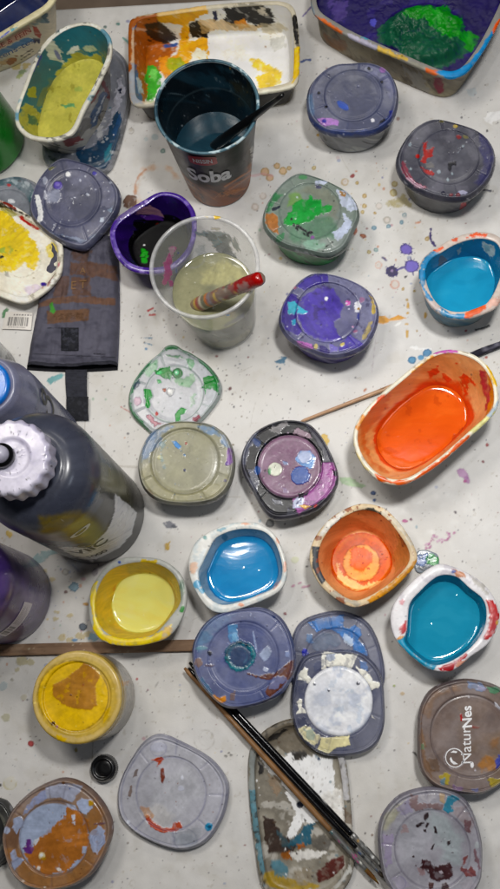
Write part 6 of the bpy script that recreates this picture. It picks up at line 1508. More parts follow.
def w_JJ(cv):
    a = qJ1; b = qJ2; inn = cv.inn * 1.0; rm = cv.rim * 1.0; al = inn + rm
    cv.put(al, '#9c978c', 1); cv.mott('#6a655c', .05, .0, .25, .6, sel=al); cv.mott('#c9c6c0', .09, .25, .12, .6, sel=al)
    cv.poly(a(60, 120, 120, 60, 210, 30, 240, 90, 300, 180, 200, 190, 170, 160, 90, 170), '#6f675a', 2, .12, .8, .9, sel=al); cv.mott('#4a453c', .1, .3, .1, .0); cv.poly(a(120, 110, 180, 80, 200, 80, 140, 130, 115, 130), '#2e2b28', 1.6, sel=inn)
    cv.poly(a(175, 190, 210, 175, 300, 190, 385, 200, 390, 330, 340, 375, 260, 375, 190, 330, 110, 240, 80, 190), '#f2f1ef', 2.4, .14, .5, 1, sel=inn); cv.poly(b(165, 0, 260, 100, 245, 115, 215, 105, 185, 150, 165, 165, 150, 155, 170, 110, 190, 80, 150, 10), '#f4f3f5', 1.4, .2, .5, 1, sel=inn); cv.poly(b(270, 0, 400, 0, 370, 130, 330, 110, 280, 40), '#e8e6e2', 2.5, .14, .6, .9, sel=inn)
    cv.poly(a(215, 175, 270, 170, 285, 190, 250, 205, 220, 215), '#34302c', 1.8, .2, sel=inn); cv.poly(a(75, 215, 95, 235, 95, 265, 80, 270), '#24201e', 1.2, sel=inn); cv.poly(a(310, 185, 340, 205, 325, 210), '#1f3f60', 1, sel=inn); cv.poly(a(120, 270, 160, 280, 175, 330, 150, 350, 120, 310), '#8a7a68', 2.2, .2, .6, .9, sel=inn)
    cv.poly(b(75, 85, 110, 100, 140, 150, 190, 175, 180, 210, 140, 215, 100, 205, 85, 160), '#3f3028', 1.6, .15, .6, 1, sel=inn); cv.poly(b(165, 165, 190, 150, 215, 115, 250, 110, 235, 150, 240, 180, 200, 190, 160, 185), '#2f6072', 1.8, .16, .5, 1, .0003, sel=inn); cv.poly(b(120, 130, 160, 160, 170, 190, 140, 190), '#3a5a64', 2, a=.7, sel=inn)
    cv.poly(b(185, 180, 215, 175, 220, 190, 195, 200), '#a06430', 1.2, sel=inn); cv.poly(b(135, 210, 165, 205, 170, 230, 145, 230), '#9a6430', 1.6, sel=inn); cv.poly(b(240, 165, 280, 145, 305, 165, 295, 200, 260, 205, 245, 190), '#5a5650', 2, .15, 1, .8, sel=inn); cv.poly(b(160, 210, 220, 200, 290, 205, 270, 225, 190, 235), '#e0deda', 1.6, .2, .5, .9, sel=inn)
    cv.poly(b(80, 275, 110, 270, 180, 300, 280, 320, 150, 340, 100, 325, 75, 300), '#a8903a', 2.4, .12, .8, .9, sel=al); cv.poly(b(110, 225, 160, 245, 160, 285, 115, 285, 100, 250), '#5a8a9a', 2.4, .14, .8, .85, sel=al); cv.poly(b(250, 280, 290, 240, 345, 215, 350, 250, 310, 290, 260, 310), '#5e2c24', 1.8, .15, .6, 1, sel=al); cv.poly(b(180, 270, 250, 250, 240, 310, 190, 315), '#8f8574', 2.5, .12, 1, .8, sel=al)
    cv.poly(a(40, 160, 80, 180, 80, 375, 40, 375), '#8f9696', 2, a=.7, sel=rm); cv.poly(b(30, 0, 50, 0, 90, 250, 75, 290, 55, 200), '#5f8c9a', 2, a=.8, sel=rm); cv.poly(a(380, 190, 440, 195, 455, 375, 400, 375), '#c4c4c8', 2, a=.7, sel=rm); cv.mott('#3c3833', .14, .38, .06, .7, sel=rm); cv.poly(b(345, 60, 375, 90, 378, 120, 350, 110), '#6a5a4a', 2, a=.7, sel=al); cv.poly(b(210, 300, 330, 300, 370, 240, 375, 270, 320, 325), '#c8c8c4', 2, a=.7, sel=rm)
    cv.blob(*b(200, 50)[0], 3.4, 3.4, 0, '#1c2438', .2, sel=inn, th=-.0012); cv.ring(*b(200, 50)[0], 3.8, .7, '#f0f0f0', 0, 140, sel=inn)
    cv.specks(140, ['#2a2624', '#5a4a3a', '#7a8a90', '#f0f0f0'], (249, 720, 352, 889), .4, 1.4, .85, 53)


OUTJ = [(250, 751), (256, 741), (265, 731), (280, 722.5), (295, 719), (312, 721), (328, 730), (340, 745), (346, 765), (350, 802), (352.5, 843), (354, 863), (347, 885), (327, 899), (300, 903), (277, 898), (262, 886), (255, 846), (250, 802), (248.5, 770)]
INJ = [(256, 755), (262, 744), (270, 736), (282, 728), (295, 725), (310, 727), (323, 735), (334, 749), (340, 767), (344, 802), (346.5, 842), (348, 861), (341, 879), (324, 892), (300, 896), (280, 891), (268, 882), (261, 844), (256, 802), (254.5, 772)]
open_pot('tub_lid', 'crusted oval lid with brown, teal and white smears, under the three brushes', 'tub lid', 'tub lids used as palettes', OUTJ, INJ, .008, .97, floor_z=.0035, paint=w_JJ, base='#a8a8a6', floor_round=0., rim_drop=.003, mat=M_DRY)

# ------------------------------------------------------------------ noodle cup
def rfit(pz):
    zs = [p[1] for p in pz]; rs = [p[0] for p in pz]
    return lambda z: float(np.interp(z, zs, rs))


hS = .122
cS, RS = outline(ell(206.8, 106.3, 51, 45.5), hS); cS0 = P(219, 178, 0)[:2]
rS1 = RS.mean(); rS0 = rS1 * .70
qS = zm(145, 55, 3.571)
tS = thing('noodle_cup', (*cS0, 0), 'black printed instant noodle cup of dark blue water with a brush in it', 'cup')


def cup_shell(name, parent, c0, c1, r0, r1, h, mat, base, g, paint, op=1., th=.0012, rim=.0016, floor=.002):
    rows, kind = [], []
    one = np.ones(NA)
    for q in np.linspace(.01, 1, 22):
        rows.append(row(c0, one * (r0 - th) * q, floor)); kind.append(0)
    k = int(h / .0013)
    for t in np.linspace(0, 1, k)[1:]:
        rows.append(row(c0 * (1 - t) + c1 * t, one * (r0 - th + (r1 - r0) * t), floor + (h - floor - .001) * t)); kind.append(1)
    for a in np.linspace(-.3, 3.6, 12):
        rows.append(row(c1, one * (r1 + rim * .4 - rim * math.cos(a) * .9), h - .001 + rim * math.sin(a) * .9)); kind.append(2)
    for t in np.linspace(1, 0, k)[1:]:
        rows.append(row(c0 * (1 - t) + c1 * t, one * (r0 + (r1 - r0) * t), .0015 + (h - .004) * t)); kind.append(3)
    for q in (.96, .9, .3, .02):
        rows.append(row(c0, one * r0 * q, .0006)); kind.append(3)
    kind = np.repeat(kind, NA)

    def pf(cv):
        cv.inn = kind <= 1; cv.rim = kind == 2; cv.out = kind == 3; cv.ht = cv.V[:, 2]; paint(cv)
    return shape(name, rows, mat, parent, None, base, op, g, pf)


def w_S(cv):
    q = qS; inn = cv.inn * 1.0; rm = cv.rim * 1.0; ou = cv.out * cv.face * 1.0
    cv.put(inn, '#12232e', 1); cv.mott('#0b1419', .05, .0, .25, .7, sel=inn); cv.mott('#2a4a58', .06, .2, .15, .6, sel=inn); cv.poly(q(300, 90, 380, 110, 390, 200, 330, 180), '#3c3a24', 4, .06, 3, .6, sel=inn); cv.mott('#6a7a80', .2, .5, .05, .6, sel=inn)
    cv.put(inn * np.exp(-((cv.ht - .088) / .0008) ** 2), '#5a6a70', .6)
    cv.put(rm, '#5c7a86', .95); cv.mott('#c8d8dc', .12, .2, .1, .8, sel=rm); cv.mott('#1c3c4c', .1, .3, .1, .8, sel=rm)
    cv.put(ou, '#0b0a0b', 1); lowm = ou * (1 - sstep(.036, .056, cv.ht + .010 * cv.nz(.06))); cv.put(lowm, '#8a5022', .95); cv.mott('#a8682c', .1, .1, .15, .7, sel=lowm); cv.mott('#2a1a10', .14, .25, .1, .8, sel=lowm); cv.put(ou * (1 - sstep(.005, .009, cv.ht)), '#8a4f1c', .9)
    for y0 in range(6):
        cv.line(q(250 + y0 * 14, 510 - y0 * 3, 275 + y0 * 14, 488 - y0 * 2, 300 + y0 * 13, 500 - y0 * 5), 1.0, '#a86c38', .8, sel=ou)
    cv.line(q(285, 470, 380, 410), 1.6, '#b8743c', .2, sel=ou); cv.line(q(300, 480, 385, 425), 1.6, '#a86630', .2, sel=ou)
    cv.mott('#241c1a', .2, .4, .1, .5, sel=ou)
    cv.poly(q(375, 330, 398, 318, 398, 375, 380, 385), '#c8c4c0', 1.2, .35, .4, .8, sel=ou); cv.line(q(376, 352, 398, 343), .9, '#19161a', .2, sel=ou); cv.line(q(378, 368, 398, 358), .9, '#19161a', .2, sel=ou); cv.line(q(388, 318, 388, 390), .9, '#19161a', .3, sel=ou)
    for k in range(46):     # paper corrugation under the lip
        pass
    cv.specks(30, ['#c8d0d4', '#4a7a8a', '#b8a050'], (152, 60, 260, 210), .3, .9, .7, 54)


wS = cup_shell('cup_wall', tS, cS0, cS, rS0, rS1, hS, M_POT, '#191618', 1.0, w_S)
rS = lambda z: rS0 + (rS1 - rS0) * z / hS
lvl = .056; ct = cS0 * (1 - lvl / hS) + cS * lvl / hS
shape('paint_water', cap_rows(ct, np.ones(NA) * (rS(lvl) - .0008), lvl, .0012), M_WET, tS, None, '#183644', 1., 1.05, paintmot('#112a36', '#24505f'))
# badge and letters on the near side
class _C:
    pass


def cone_at(px, py):
    ph, zz = np.meshgrid(np.linspace(-math.pi, math.pi, 721), np.linspace(.005, hS - .004, 200))
    t = zz / hS; cx_ = cS0[0] * (1 - t) + cS[0] * t; cy_ = cS0[1] * (1 - t) + cS[1] * t; r = rS0 + (rS1 - rS0) * t
    V = np.stack([cx_ + r * np.cos(ph), cy_ + r * np.sin(ph), zz], -1); X, Y = proj(V)
    fc = ((np.array([0, 0, H]) - V) * np.stack([np.cos(ph), np.sin(ph), 0 * ph], -1)).sum(-1) > 0
    d = (X - px) ** 2 + (Y - py) ** 2 + np.where(fc, 0, 1e9); i = np.unravel_index(np.argmin(d), d.shape)
    p0, z0 = ph[i], zz[i]

    def fn(u, v, rot=0., lift=.0005):
        u, v = u * math.cos(rot) - v * math.sin(rot), u * math.sin(rot) + v * math.cos(rot)
        z = z0 + v; t = z / hS; a = p0 + u / rS(z0); r = rS(z) + lift
        return np.array([cS0[0] * (1 - t) + cS[0] * t + r * math.cos(a), cS0[1] * (1 - t) + cS[1] * t + r * math.sin(a), z])
    return fn


fb = cone_at(202.5, 161)
uu, vv = np.meshgrid(np.linspace(-.0135, .0135, 25), np.linspace(-.0085, .0085, 9))
Vb = np.array([fb(u, v * (1 - .25 * (abs(u) / .0135) ** 3), 0.03, .0006) for u, v in zip(uu.ravel(), vv.ravel())])
cvb = Canvas(Vb, None, '#a82a2c', 1, 1.0)
badge = obj('badge', Vb, grid_faces(9, 25, False), M_LABEL, wS, None, cvb)
text_on('lettering', 'NISSIN', .0064, lambda u, v: fb(u, v * 1.7, 0.03, .0011), M_INK_WHITE, badge, bold=.0001)
fs = cone_at(208, 177)
text_on('lettering', 'Soba', .0225, lambda u, v: fs(u, v * 1.45, .06, .0008), M_INK_WHITE, wS, bold=.0008, shear=.12)

# the dark brush standing in the noodle cup
tBr = thing('paint_brush', P(216, 146, lvl - .02), 'black brush standing in the dark noodle cup', 'paint brush', 'paint brushes')
pa = P(212, 148, lvl - .008); pb = P(283, 95, hS + .052)
tube('handle', lerp_pts(pa, pb, 14), list(np.interp(np.linspace(0, 1, 14), [0, .15, .45, .9, 1], [.0050, .0056, .0044, .0024, .0018])), M_BLACKP, tBr)

# ------------------------------------------------------------------ clear cup
hC = .118
cC, RC = outline(ell(204.5, 267, 52, 49.5), hC); cC0 = P(224, 320, 0)[:2]; rC1 = RC.mean(); rC0 = rC1 * .68
qH = zm(145, 205, 3.846)
tC = thing('plastic_cup', (*cC0, 0), 'clear plastic cup of murky water', 'cup')


def w_H(cv):
    q = qH; inn = cv.inn * 1.0; bare = inn
    cv.op *= 1; cv.put(cv.rim * 1.0, '#c4c4c4', .9, op=.62); cv.mott('#e8e8e8', .1, .2, .1, .5, sel=cv.rim * 1.0)
    cv.mott('#b0b4b0', .05, .1, .2, .5, sel=inn, op=.35)
    for x, y, rx, ry, rot in [(80, 285, 3, 5, 20), (88, 262, 4, 6, 5), (84, 235, 3.4, 6, -10), (92, 212, 3.6, 5, 10), (98, 192, 2.6, 4, 30), (106, 172, 3, 3.4, 40), (100, 300, 2.4, 3, 0)]:
        cv.blob(*q(x, y)[0], rx, ry, rot, '#b03a8c', 1.4, .2, .8, .95, op=.92, sel=inn)
    cv.poly(q(90, 165, 115, 160, 110, 200, 95, 205), '#c8b8c4', 1.5, a=.7, op=.8, sel=inn); cv.blob(*q(127, 185)[0], 1.6, 1.6, 0, '#3a4a8a', sel=inn); cv.blob(*q(120, 250)[0], 1.6, 3, 0, '#4a5a94', a=.8, sel=inn)
    for x, y, rx, ry, rot, col in [(225, 112, 6, 3, 10, '#4a7084'), (250, 120, 7, 4, 20, '#2c5268'), (285, 118, 7, 4, 10, '#4a6a78'), (310, 135, 6, 5, 30, '#2c5268'), (295, 165, 7, 5, 30, '#1f4058'), (320, 185, 6, 6, 50, '#1f4058'), (275, 145, 5, 4, 0, '#5a7a88'), (338, 205, 4, 5, 20, '#3a5a6c'), (350, 150, 3, 6, -20, '#7a8a90')]:
        cv.blob(*q(x, y)[0], rx, ry, rot, col, 2.0, .2, .9, .85, op=.85, sel=inn)
    cv.poly(q(190, 160, 230, 150, 235, 190, 200, 200), '#7a98a4', 2.5, a=.5, op=.6, sel=inn)
    cv.poly(q(265, 42, 290, 40, 290, 52, 268, 54), '#d8b828', .6, sel=cv.rim * 1.0); cv.poly(q(230, 44, 245, 43, 240, 50), '#c8b05a', .6, a=.6, sel=cv.rim * 1.0); cv.poly(q(255, 86, 290, 86, 290, 96, 255, 96), '#a89848', 1, a=.6, sel=inn)
    ou = cv.out * cv.face * 1.0
    cv.mott('#b8bab4', .06, .1, .2, .5, sel=ou, op=.4); cv.poly(q(300, 460, 345, 440, 380, 415, 380, 430, 340, 455, 305, 472), '#4a5a9a', 1.4, .2, .6, .8, op=.8, sel=ou); cv.blob(*q(318, 424)[0], 1.8, 1.4, 0, '#3a7ab0', sel=ou); cv.poly(q(330, 410, 345, 408, 342, 430, 332, 430), '#c8a868', 1, a=.7, op=.7, sel=ou); cv.poly(q(240, 470, 300, 480, 320, 500, 260, 510), '#c8ccc4', 3, .3, .5, .5, op=.6, sel=ou); cv.poly(q(285, 400, 330, 405, 330, 425, 300, 420), '#a890b0', 2, a=.5, op=.6, sel=ou)
    cv.put(ou * (1 - sstep(.003, .006, cv.ht)), '#7a7a5a', .6, op=.85)


cup_shell('cup_wall', tC, cC0, cC, rC0, rC1, hC, M_CLEAR, '#d4d6d4', 1., w_H, op=.20, rim=.0022, th=.001)
lv = .066; rc = lambda z: rC0 + (rC1 - rC0) * z / hC; cw = lambda z: cC0 * (1 - z / hC) + cC * z / hC
rows = cap_rows(cw(lv), np.ones(NA) * (rc(lv) - .0016), lv, .0012, lambda q: lv + .001 * math.exp(-((1 - q) * .03 / .0012) ** 1)) + [row(cw(z), np.ones(NA) * (rc(z) - .0016), z) for z in np.linspace(lv - .0003, .0035, 24)] + [row(cw(.0032), np.ones(NA) * rc(0) * .2, .0032)]


def w_wat(cv):
    q = qH
    top = (cv.V[:, 2] > lv - .0001) * 1.0
    cv.mott('#b0ae90', .02, .1, .3, .5, op=.92); cv.mott('#8d8f86', .03, .15, .3, .5)
    cv.poly(q(200, 260, 300, 215, 400, 260, 410, 300, 320, 300, 240, 300), '#b9b58e', 5, .05, 4, .7, sel=top)
    cv.ring(*q(185, 195)[0], 12, 2, '#8a8c8a', a=.4, sel=top); cv.put((1 - top) * (1 - sstep(.018, .03, cv.V[:, 2] + .004 * cv.nz(.05))), '#b8b28a', .7, op=.96); cv.specks(40, ['#d8d8d0', '#5a5a48'], (160, 250, 250, 330), .3, .8, .5, 55)


shape('murky_water', rows, vmat('murky_water', .08, .5, .5, 60., .01, .04, .03, vary=.04), tC, None, '#8a8a74', .84, 1.0, w_wat)

tPn = thing('paint_brush', P(206, 300, lv), 'thick paint caked brush with a red end, standing in the clear cup', 'paint brush', 'paint brushes')
pa = P(190, 308, lv - .012); pb = P(262, 277.5, hC + .022)
L_ = np.linalg.norm(pb - pa)


def w_pen(cv):
    d = (cv.V - pa) @ ((pb - pa) / L_) / L_
    cv.mott('#a8a49c', .1, .1, .2, .7); cv.mott('#8a4a48', .12, .15, .12, .8); cv.mott('#c8b46a', .16, .35, .08, .8); cv.mott('#4a5a4a', .14, .4, .08, .8)
    for k, (t, col) in enumerate([(.15, '#c8b060'), (.19, '#a83c34'), (.23, '#c8c4b0'), (.27, '#4a7a5a'), (.31, '#c47a3a'), (.35, '#8a8a9a')]):
        cv.put(np.exp(-((d - t) / .014) ** 2), col, .85)
    cv.put(sstep(.70, .73, d + .03 * cv.nz(.1)), '#9c1a10', 1); cv.poly(qH(350, 310, 385, 290, 400, 310, 390, 340, 360, 345), '#9a9a96', 1.6, a=.6); cv.h += .0011 * cv.nz(.12) + .0008 * cv.nz(.35)


tube('handle', lerp_pts(pa, pb, 40), list(np.interp(np.linspace(0, 1, 40), [0, .12, .2, .6, .72, .78, .97, 1], [.0055, .0070, .0073, .0065, .0064, .0071, .0064, .0036])), M_GLOSS, tPn, 28, '#86766c', w_pen)

# ------------------------------------------------------------------ bottles
def bottle_profile(r, h, rn, hn, sh=.02, foot=.004):
    p = [(.0005, h + hn), (rn, h + hn), (rn, h + .0015)]
    for a in np.linspace(0, 1, 10):
        p.append((rn + .003 + (r - rn - .003) * math.sin(a * math.pi / 2), h - sh * (1 - math.cos(a * math.pi / 2))))
    return p + [(r, foot), (r - .003, .0012), (.001, .0008)]


qR = zm(0, 410, 3.226)
cR = P(95, 514, 0); rR = 50.5 * mpp(95, 514, 0)
tR = thing('paint_bottle', cR, 'tall black paint bottle with a scalloped white cap and a silver label', 'paint bottle', 'paint bottles')
hR = .228


def w_R(cv):
    q = qR; z = cv.V[:, 2]
    cv.put(np.ones(cv.n), '#141413', 1); cv.mott('#0c0c0b', .03, .0, .3, .7); cv.mott('#34342a', .02, .2, .3, .5)
    cv.put(sstep(.170, .178, z + .004 * cv.nz(.03)), '#474a56', .97); cv.mott('#5a5d68', .05, .1, .25, .35, sel=(z > .17) * 1.0)
    cv.poly(q(130, 350, 260, 330, 300, 370, 250, 420, 180, 430, 130, 400), '#8a7826', 4, .06, 4, .8); cv.poly(q(80, 390, 180, 400, 260, 440, 200, 445, 120, 425), '#5a2022', 3, .08, 2, .6); cv.poly(q(270, 210, 370, 210, 430, 290, 440, 330, 365, 270, 330, 280), '#5c5a3c', 5, .05, 4, .5)
    cv.poly(q(310, 265, 345, 258, 362, 290, 335, 290), '#0e0e10', 1.4)
    cv.poly(q(368, 268, 442, 330, 425, 400, 385, 445, 310, 482, 240, 470, 190, 442, 290, 440, 345, 385, 368, 330), '#ececee', .8, .12, .5, 1)
    cv.poly(q(190, 442, 290, 440, 320, 425, 300, 490, 240, 475), '#f4f4f4', 1.2, a=.6); cv.line(q(292, 440, 345, 385, 368, 330, 368, 270), .9, '#15151a', .6); cv.poly(q(150, 420, 290, 425, 285, 440, 190, 442), '#242420', 1.5)
    cv.specks(10, ['#e0e0e0', '#8a8a92'], (0, 420, 140, 560), .3, .8, .7, 56)


lathe('body', cR, bottle_profile(rR, hR, .022, .004, .034), vmat('bottle_plastic', .30, .08, .3, 120., .02, .08, .1, vary=.06), tR, '#32322e', 1., w_R)
cp = P(14, 459, .258)[:2]
rcap = 38.5 * mpp(14, 459, .262)


def scal(th, r, z):
    return 1 + .028 * np.cos(18 * th) * sstep(.80, 1.0, min(1, r / rcap))


def w_cap(cv):
    cv.mott('#c4c0d0', .06, .1, .2, .5); cv.specks(120, ['#1c1a20', '#2a2834', '#5a5868', '#3a3848'], (-30, 415, 60, 505), .3, 1.4, .9, 57); cv.mott('#8a86a0', .05, .1, .2, .5)
    cv.ring(14, 459, 20, 1.6, '#b0acbe', a=.5)


capR = lathe('cap', cp, [(.0005, .2640), (rcap * .45, .2640), (rcap * .52, .2655), (rcap * .93, .2650), (rcap, .2625), (rcap * 1.02, .246), (rcap * .98, .2452), (rcap * .5, .2452)], vmat('cap_plastic', .3, .2, .5, 140., .02, .1, .1, vary=.05), tR, '#c9c6d2', 1.0, w_cap, 1., scal, .0012)
lathe('nozzle', P(1, 455, .27)[:2], [(.0004, .279), (.004, .2785), (.0062, .2755), (.0066, .2715), (.0088, .2710), (.0092, .2680), (.009, .2645)], M_GLOSS, tR, '#a8a6b2', 1., lambda cv: cv.put((cv.V[:, 2] < .2722) * 1.0, '#121214', 1))
fR = on_lathe(cR, lambda z: rR, *qR(292, 447)[0], .02, .17)
text_on('lettering', 'ViiC', .0190, lambda u, v: fR(u, v * 1.5, .10), M_INK_BLACK, tR, bold=.0005)
fR2 = on_lathe(cR, lambda z: rR, *qR(312, 466)[0], .012, .17)
text_on('lettering', '1000', .0105, lambda u, v: fR2(u, v * 1.5, .12), M_INK_BLACK, tR, bold=.0002)
fR3 = on_lathe(cR, lambda z: rR, *qR(252, 397)[0], .01, .2)
text_on('lettering', 'O', .0170, lambda u, v: fR3(u * 1.5, v, .12), M_INK_WHITE, tR, bold=.0006, shear=.3)

# grey bottle with blue top
cQ = P(46, 441, 0); rQ = 36 * mpp(46, 441); hQ = .165
tQ = thing('paint_bottle', cQ, 'grey paint bottle with a bright blue top, behind the tall black bottle', 'paint bottle', 'paint bottles')
cQt = P(-14, 386, hQ)[:2]


def w_Q(cv):
    cv.mott('#7a7c90', .03, .1, .3, .5); cv.mott('#9a9cae', .06, .25, .15, .4); cv.poly([(28, 380), (36, 388), (40, 402), (34, 396), (29, 390)], '#6a6c80', 1, a=.7); cv.specks(16, ['#2c2c38', '#c8c8d4'], (0, 350, 80, 440), .3, .8, .7, 58)


def slanted(name, parent, c0, c1, prof, mat, base, g, paint, h):
    rows = []
    pr = []
    for (r0, z0), (r1, z1) in zip(prof[:-1], prof[1:]):
        k = max(1, int(math.hypot(r1 - r0, z1 - z0) / .0018)); pr += [(r0 + (r1 - r0) * t, z0 + (z1 - z0) * t) for t in np.linspace(0, 1, k, endpoint=False)]
    pr.append(prof[-1])
    for r, z in pr:
        t = np.clip(z / h, 0, 1); rows.append(row(np.array(c0[:2]) * (1 - t) + np.array(c1[:2]) * t, np.full(NA, max(r, 1e-5)), z))
    return shape(name, rows, mat, parent, None, base, 1., g, paint)


slanted('body', tQ, cQ, cQt, [(.001, hQ), (.022, hQ), (.0235, hQ + .0015), (.0255, hQ + .001), (.028, hQ - .004), (rQ * .97, hQ - .03), (rQ, hQ - .05), (rQ, .004), (rQ - .003, .001), (.001, .001)], M_GLOSS, '#83859a', .95, w_Q, hQ)
lathe('cap', cQt, [(.0005, hQ + .0052), (.0195, hQ + .0050), (.0215, hQ + .003), (.0215, hQ + .0005)], M_GLOSS, tQ, '#1f78c4', 1., paintmot('#1868b0', '#3a90d4'))
cmid = lambda z: np.array(cQ[:2]) * (1 - z / hQ) + np.array(cQt) * z / hQ


def fQ(px, py, zlo, zhi, rot, lift=.0006):
    ph, zz = np.meshgrid(np.linspace(-math.pi, math.pi, 721), np.linspace(zlo, zhi, 121)); t = zz / hQ
    V = np.stack([cQ[0] * (1 - t) + cQt[0] * t + rQ * np.cos(ph), cQ[1] * (1 - t) + cQt[1] * t + rQ * np.sin(ph), zz], -1); X, Y = proj(V)
    fc = ((np.array([0, 0, H]) - V) * np.stack([np.cos(ph), np.sin(ph), 0 * ph], -1)).sum(-1) > 0
    i = np.unravel_index(np.argmin((X - px) ** 2 + (Y - py) ** 2 + np.where(fc, 0, 1e9)), X.shape); p0, z0 = ph[i], zz[i]

    def fn(u, v):
        u, v = u * math.cos(rot) - v * math.sin(rot), u * math.sin(rot) + v * math.cos(rot); z = z0 + v; c_ = cmid(z); a = p0 + u / rQ
        return np.array([c_[0] + (rQ + lift) * math.cos(a), c_[1] + (rQ + lift) * math.sin(a), z])
    return fn


text_on('lettering', 'Co', .030, fQ(42, 404, .02, .11, 1.45), M_INK_BLACK, tQ, bold=.0008)

# white bottle behind it
cPw = P(-16, 376, 0); rPw = 35 * mpp(-16, 376)
tPw = thing('paint_bottle', cPw, 'white bottle at the left edge, beside the barcode tag', 'paint bottle', 'paint bottles')


def w_Pw(cv):
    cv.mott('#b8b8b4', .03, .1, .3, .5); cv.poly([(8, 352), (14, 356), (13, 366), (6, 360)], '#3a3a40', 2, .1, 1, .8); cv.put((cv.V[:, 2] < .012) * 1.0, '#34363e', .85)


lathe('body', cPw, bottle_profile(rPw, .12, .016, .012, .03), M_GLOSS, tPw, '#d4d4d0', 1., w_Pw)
lathe('cap', cPw, [(.0005, .146), (.017, .146), (.018, .144), (.018, .126), (.016, .1255)], M_GLOSS, tPw, '#d8d8d4', 1.)

# violet bottle
qT2 = zm(0, 530, 5.0)
cT = P(6, 597, 0); rT = 46.5 * mpp(6, 597)
tT = thing('paint_bottle', cT, 'purple paint bottle with a white barcode sticker', 'paint bottle', 'paint bottles')


def w_T(cv):
    q = qT2
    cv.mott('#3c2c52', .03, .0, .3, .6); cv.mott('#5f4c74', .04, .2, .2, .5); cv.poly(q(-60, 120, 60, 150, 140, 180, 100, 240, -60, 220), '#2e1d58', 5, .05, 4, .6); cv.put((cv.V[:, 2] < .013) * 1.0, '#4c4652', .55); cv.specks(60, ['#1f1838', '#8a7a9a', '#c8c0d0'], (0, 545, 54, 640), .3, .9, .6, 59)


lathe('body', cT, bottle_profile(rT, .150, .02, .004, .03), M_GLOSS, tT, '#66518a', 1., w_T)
lathe('cap', cT, [(.0005, .182), (.02, .182), (.0215, .180), (.0215, .155), (.02, .1545)], M_GLOSS, tT, '#b8b4c0', 1.)
fT = on_lathe(cT, lambda z: rT, *qT2(88, 458)[0], .005, .10)
uu, vv = np.meshgrid(np.linspace(-.019, .019, 120), np.linspace(-.0125, .0125, 60))
Vs = np.array([fT(u, v, .0) for u, v in zip(uu.ravel(), vv.ravel())])
cvs = Canvas(Vs, None, '#e8e2ea', 1, 1.0)
u_, v_ = uu.ravel() * 1000, vv.ravel() * 1000
rb = random.Random(3); x = -17.0
while x < -6:
    w_ = rb.choice([.5, .5, .9, 1.3]); cvs.put(((u_ > x) & (u_ < x + w_) & (v_ > -8) & (v_ < 9)) * 1.0, '#2a2430', .9); x += w_ + rb.choice([.5, .8])
for k in range(9):
    y = 9.5 - k * 2.1; m = (abs(v_ - y) < .45) & (u_ > -3) & (u_ < rb.uniform(10, 17)) & (np.sin(u_ * 5.1 + k * 2.3) + np.sin(u_ * 8.3 + k) > -.7)
    cvs.put(m * 1.0, '#4a4450', .75)
obj('sticker', Vs + 0, grid_faces(60, 120, False), M_LABEL, tT, None, cvs)

# green bottle
cG = P(-16, 142, 0); rG = 42 * mpp(-16, 142)
tG = thing('paint_bottle', cG, 'glossy green bottle at the left edge', 'paint bottle', 'paint bottles')
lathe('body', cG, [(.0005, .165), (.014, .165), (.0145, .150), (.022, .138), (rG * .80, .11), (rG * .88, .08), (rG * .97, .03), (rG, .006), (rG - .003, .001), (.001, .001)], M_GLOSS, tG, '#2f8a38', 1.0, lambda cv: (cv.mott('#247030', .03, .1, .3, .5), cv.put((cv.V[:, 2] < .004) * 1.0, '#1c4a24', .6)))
lathe('cap', cG, [(.0005, .195), (.014, .195), (.016, .192), (.016, .1655), (.0145, .165)], M_GLOSS, tG, '#2a7a34', 1.)

# ------------------------------------------------------------------ yellow jar
qJr = zm(20, 640, 3.846)
cJ0 = P(93, 697, 0); rJ = 43.0 * mpp(93, 697); hJ = .062
cJt = P(76.5, 697, hJ + .008)[:2]; rJl = 45.5 * mpp(76.5, 697, hJ + .008)
tJ = thing('paint_jar', cJ0, 'round jar of yellow paint with a brown patch on its yellow lid', 'paint jar')


def w_jar(cv):
    q = qJr; z = cv.V[:, 2]
    cv.mott('#a8a29a', .04, .1, .25, .6); cv.put(sstep(.045, .052, z + .003 * cv.nz(.1)), '#b49848', .8); cv.poly(q(390, 160, 418, 155, 418, 175, 392, 178), '#c8962a', .8); cv.poly(q(350, 90, 380, 130, 380, 150, 345, 110), '#c8982c', 1.6)
    for k in range(14):
        m = (abs(z - (.008 + k * .0027)) < .0006) * (cv.nz(.25) > -.1); cv.put(m * cv.face * (cv.X > 118), '#6a6664', .5, sel=1.0)
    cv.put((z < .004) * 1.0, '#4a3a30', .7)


slanted('body', tJ, cJ0, cJt, [(.001, hJ), (rJ * .97, hJ), (rJ, hJ - .003), (rJ, .003), (rJ - .003, .0012), (.001, .001)], M_GLOSS, '#b4aea4', 1., w_jar, hJ + .008)


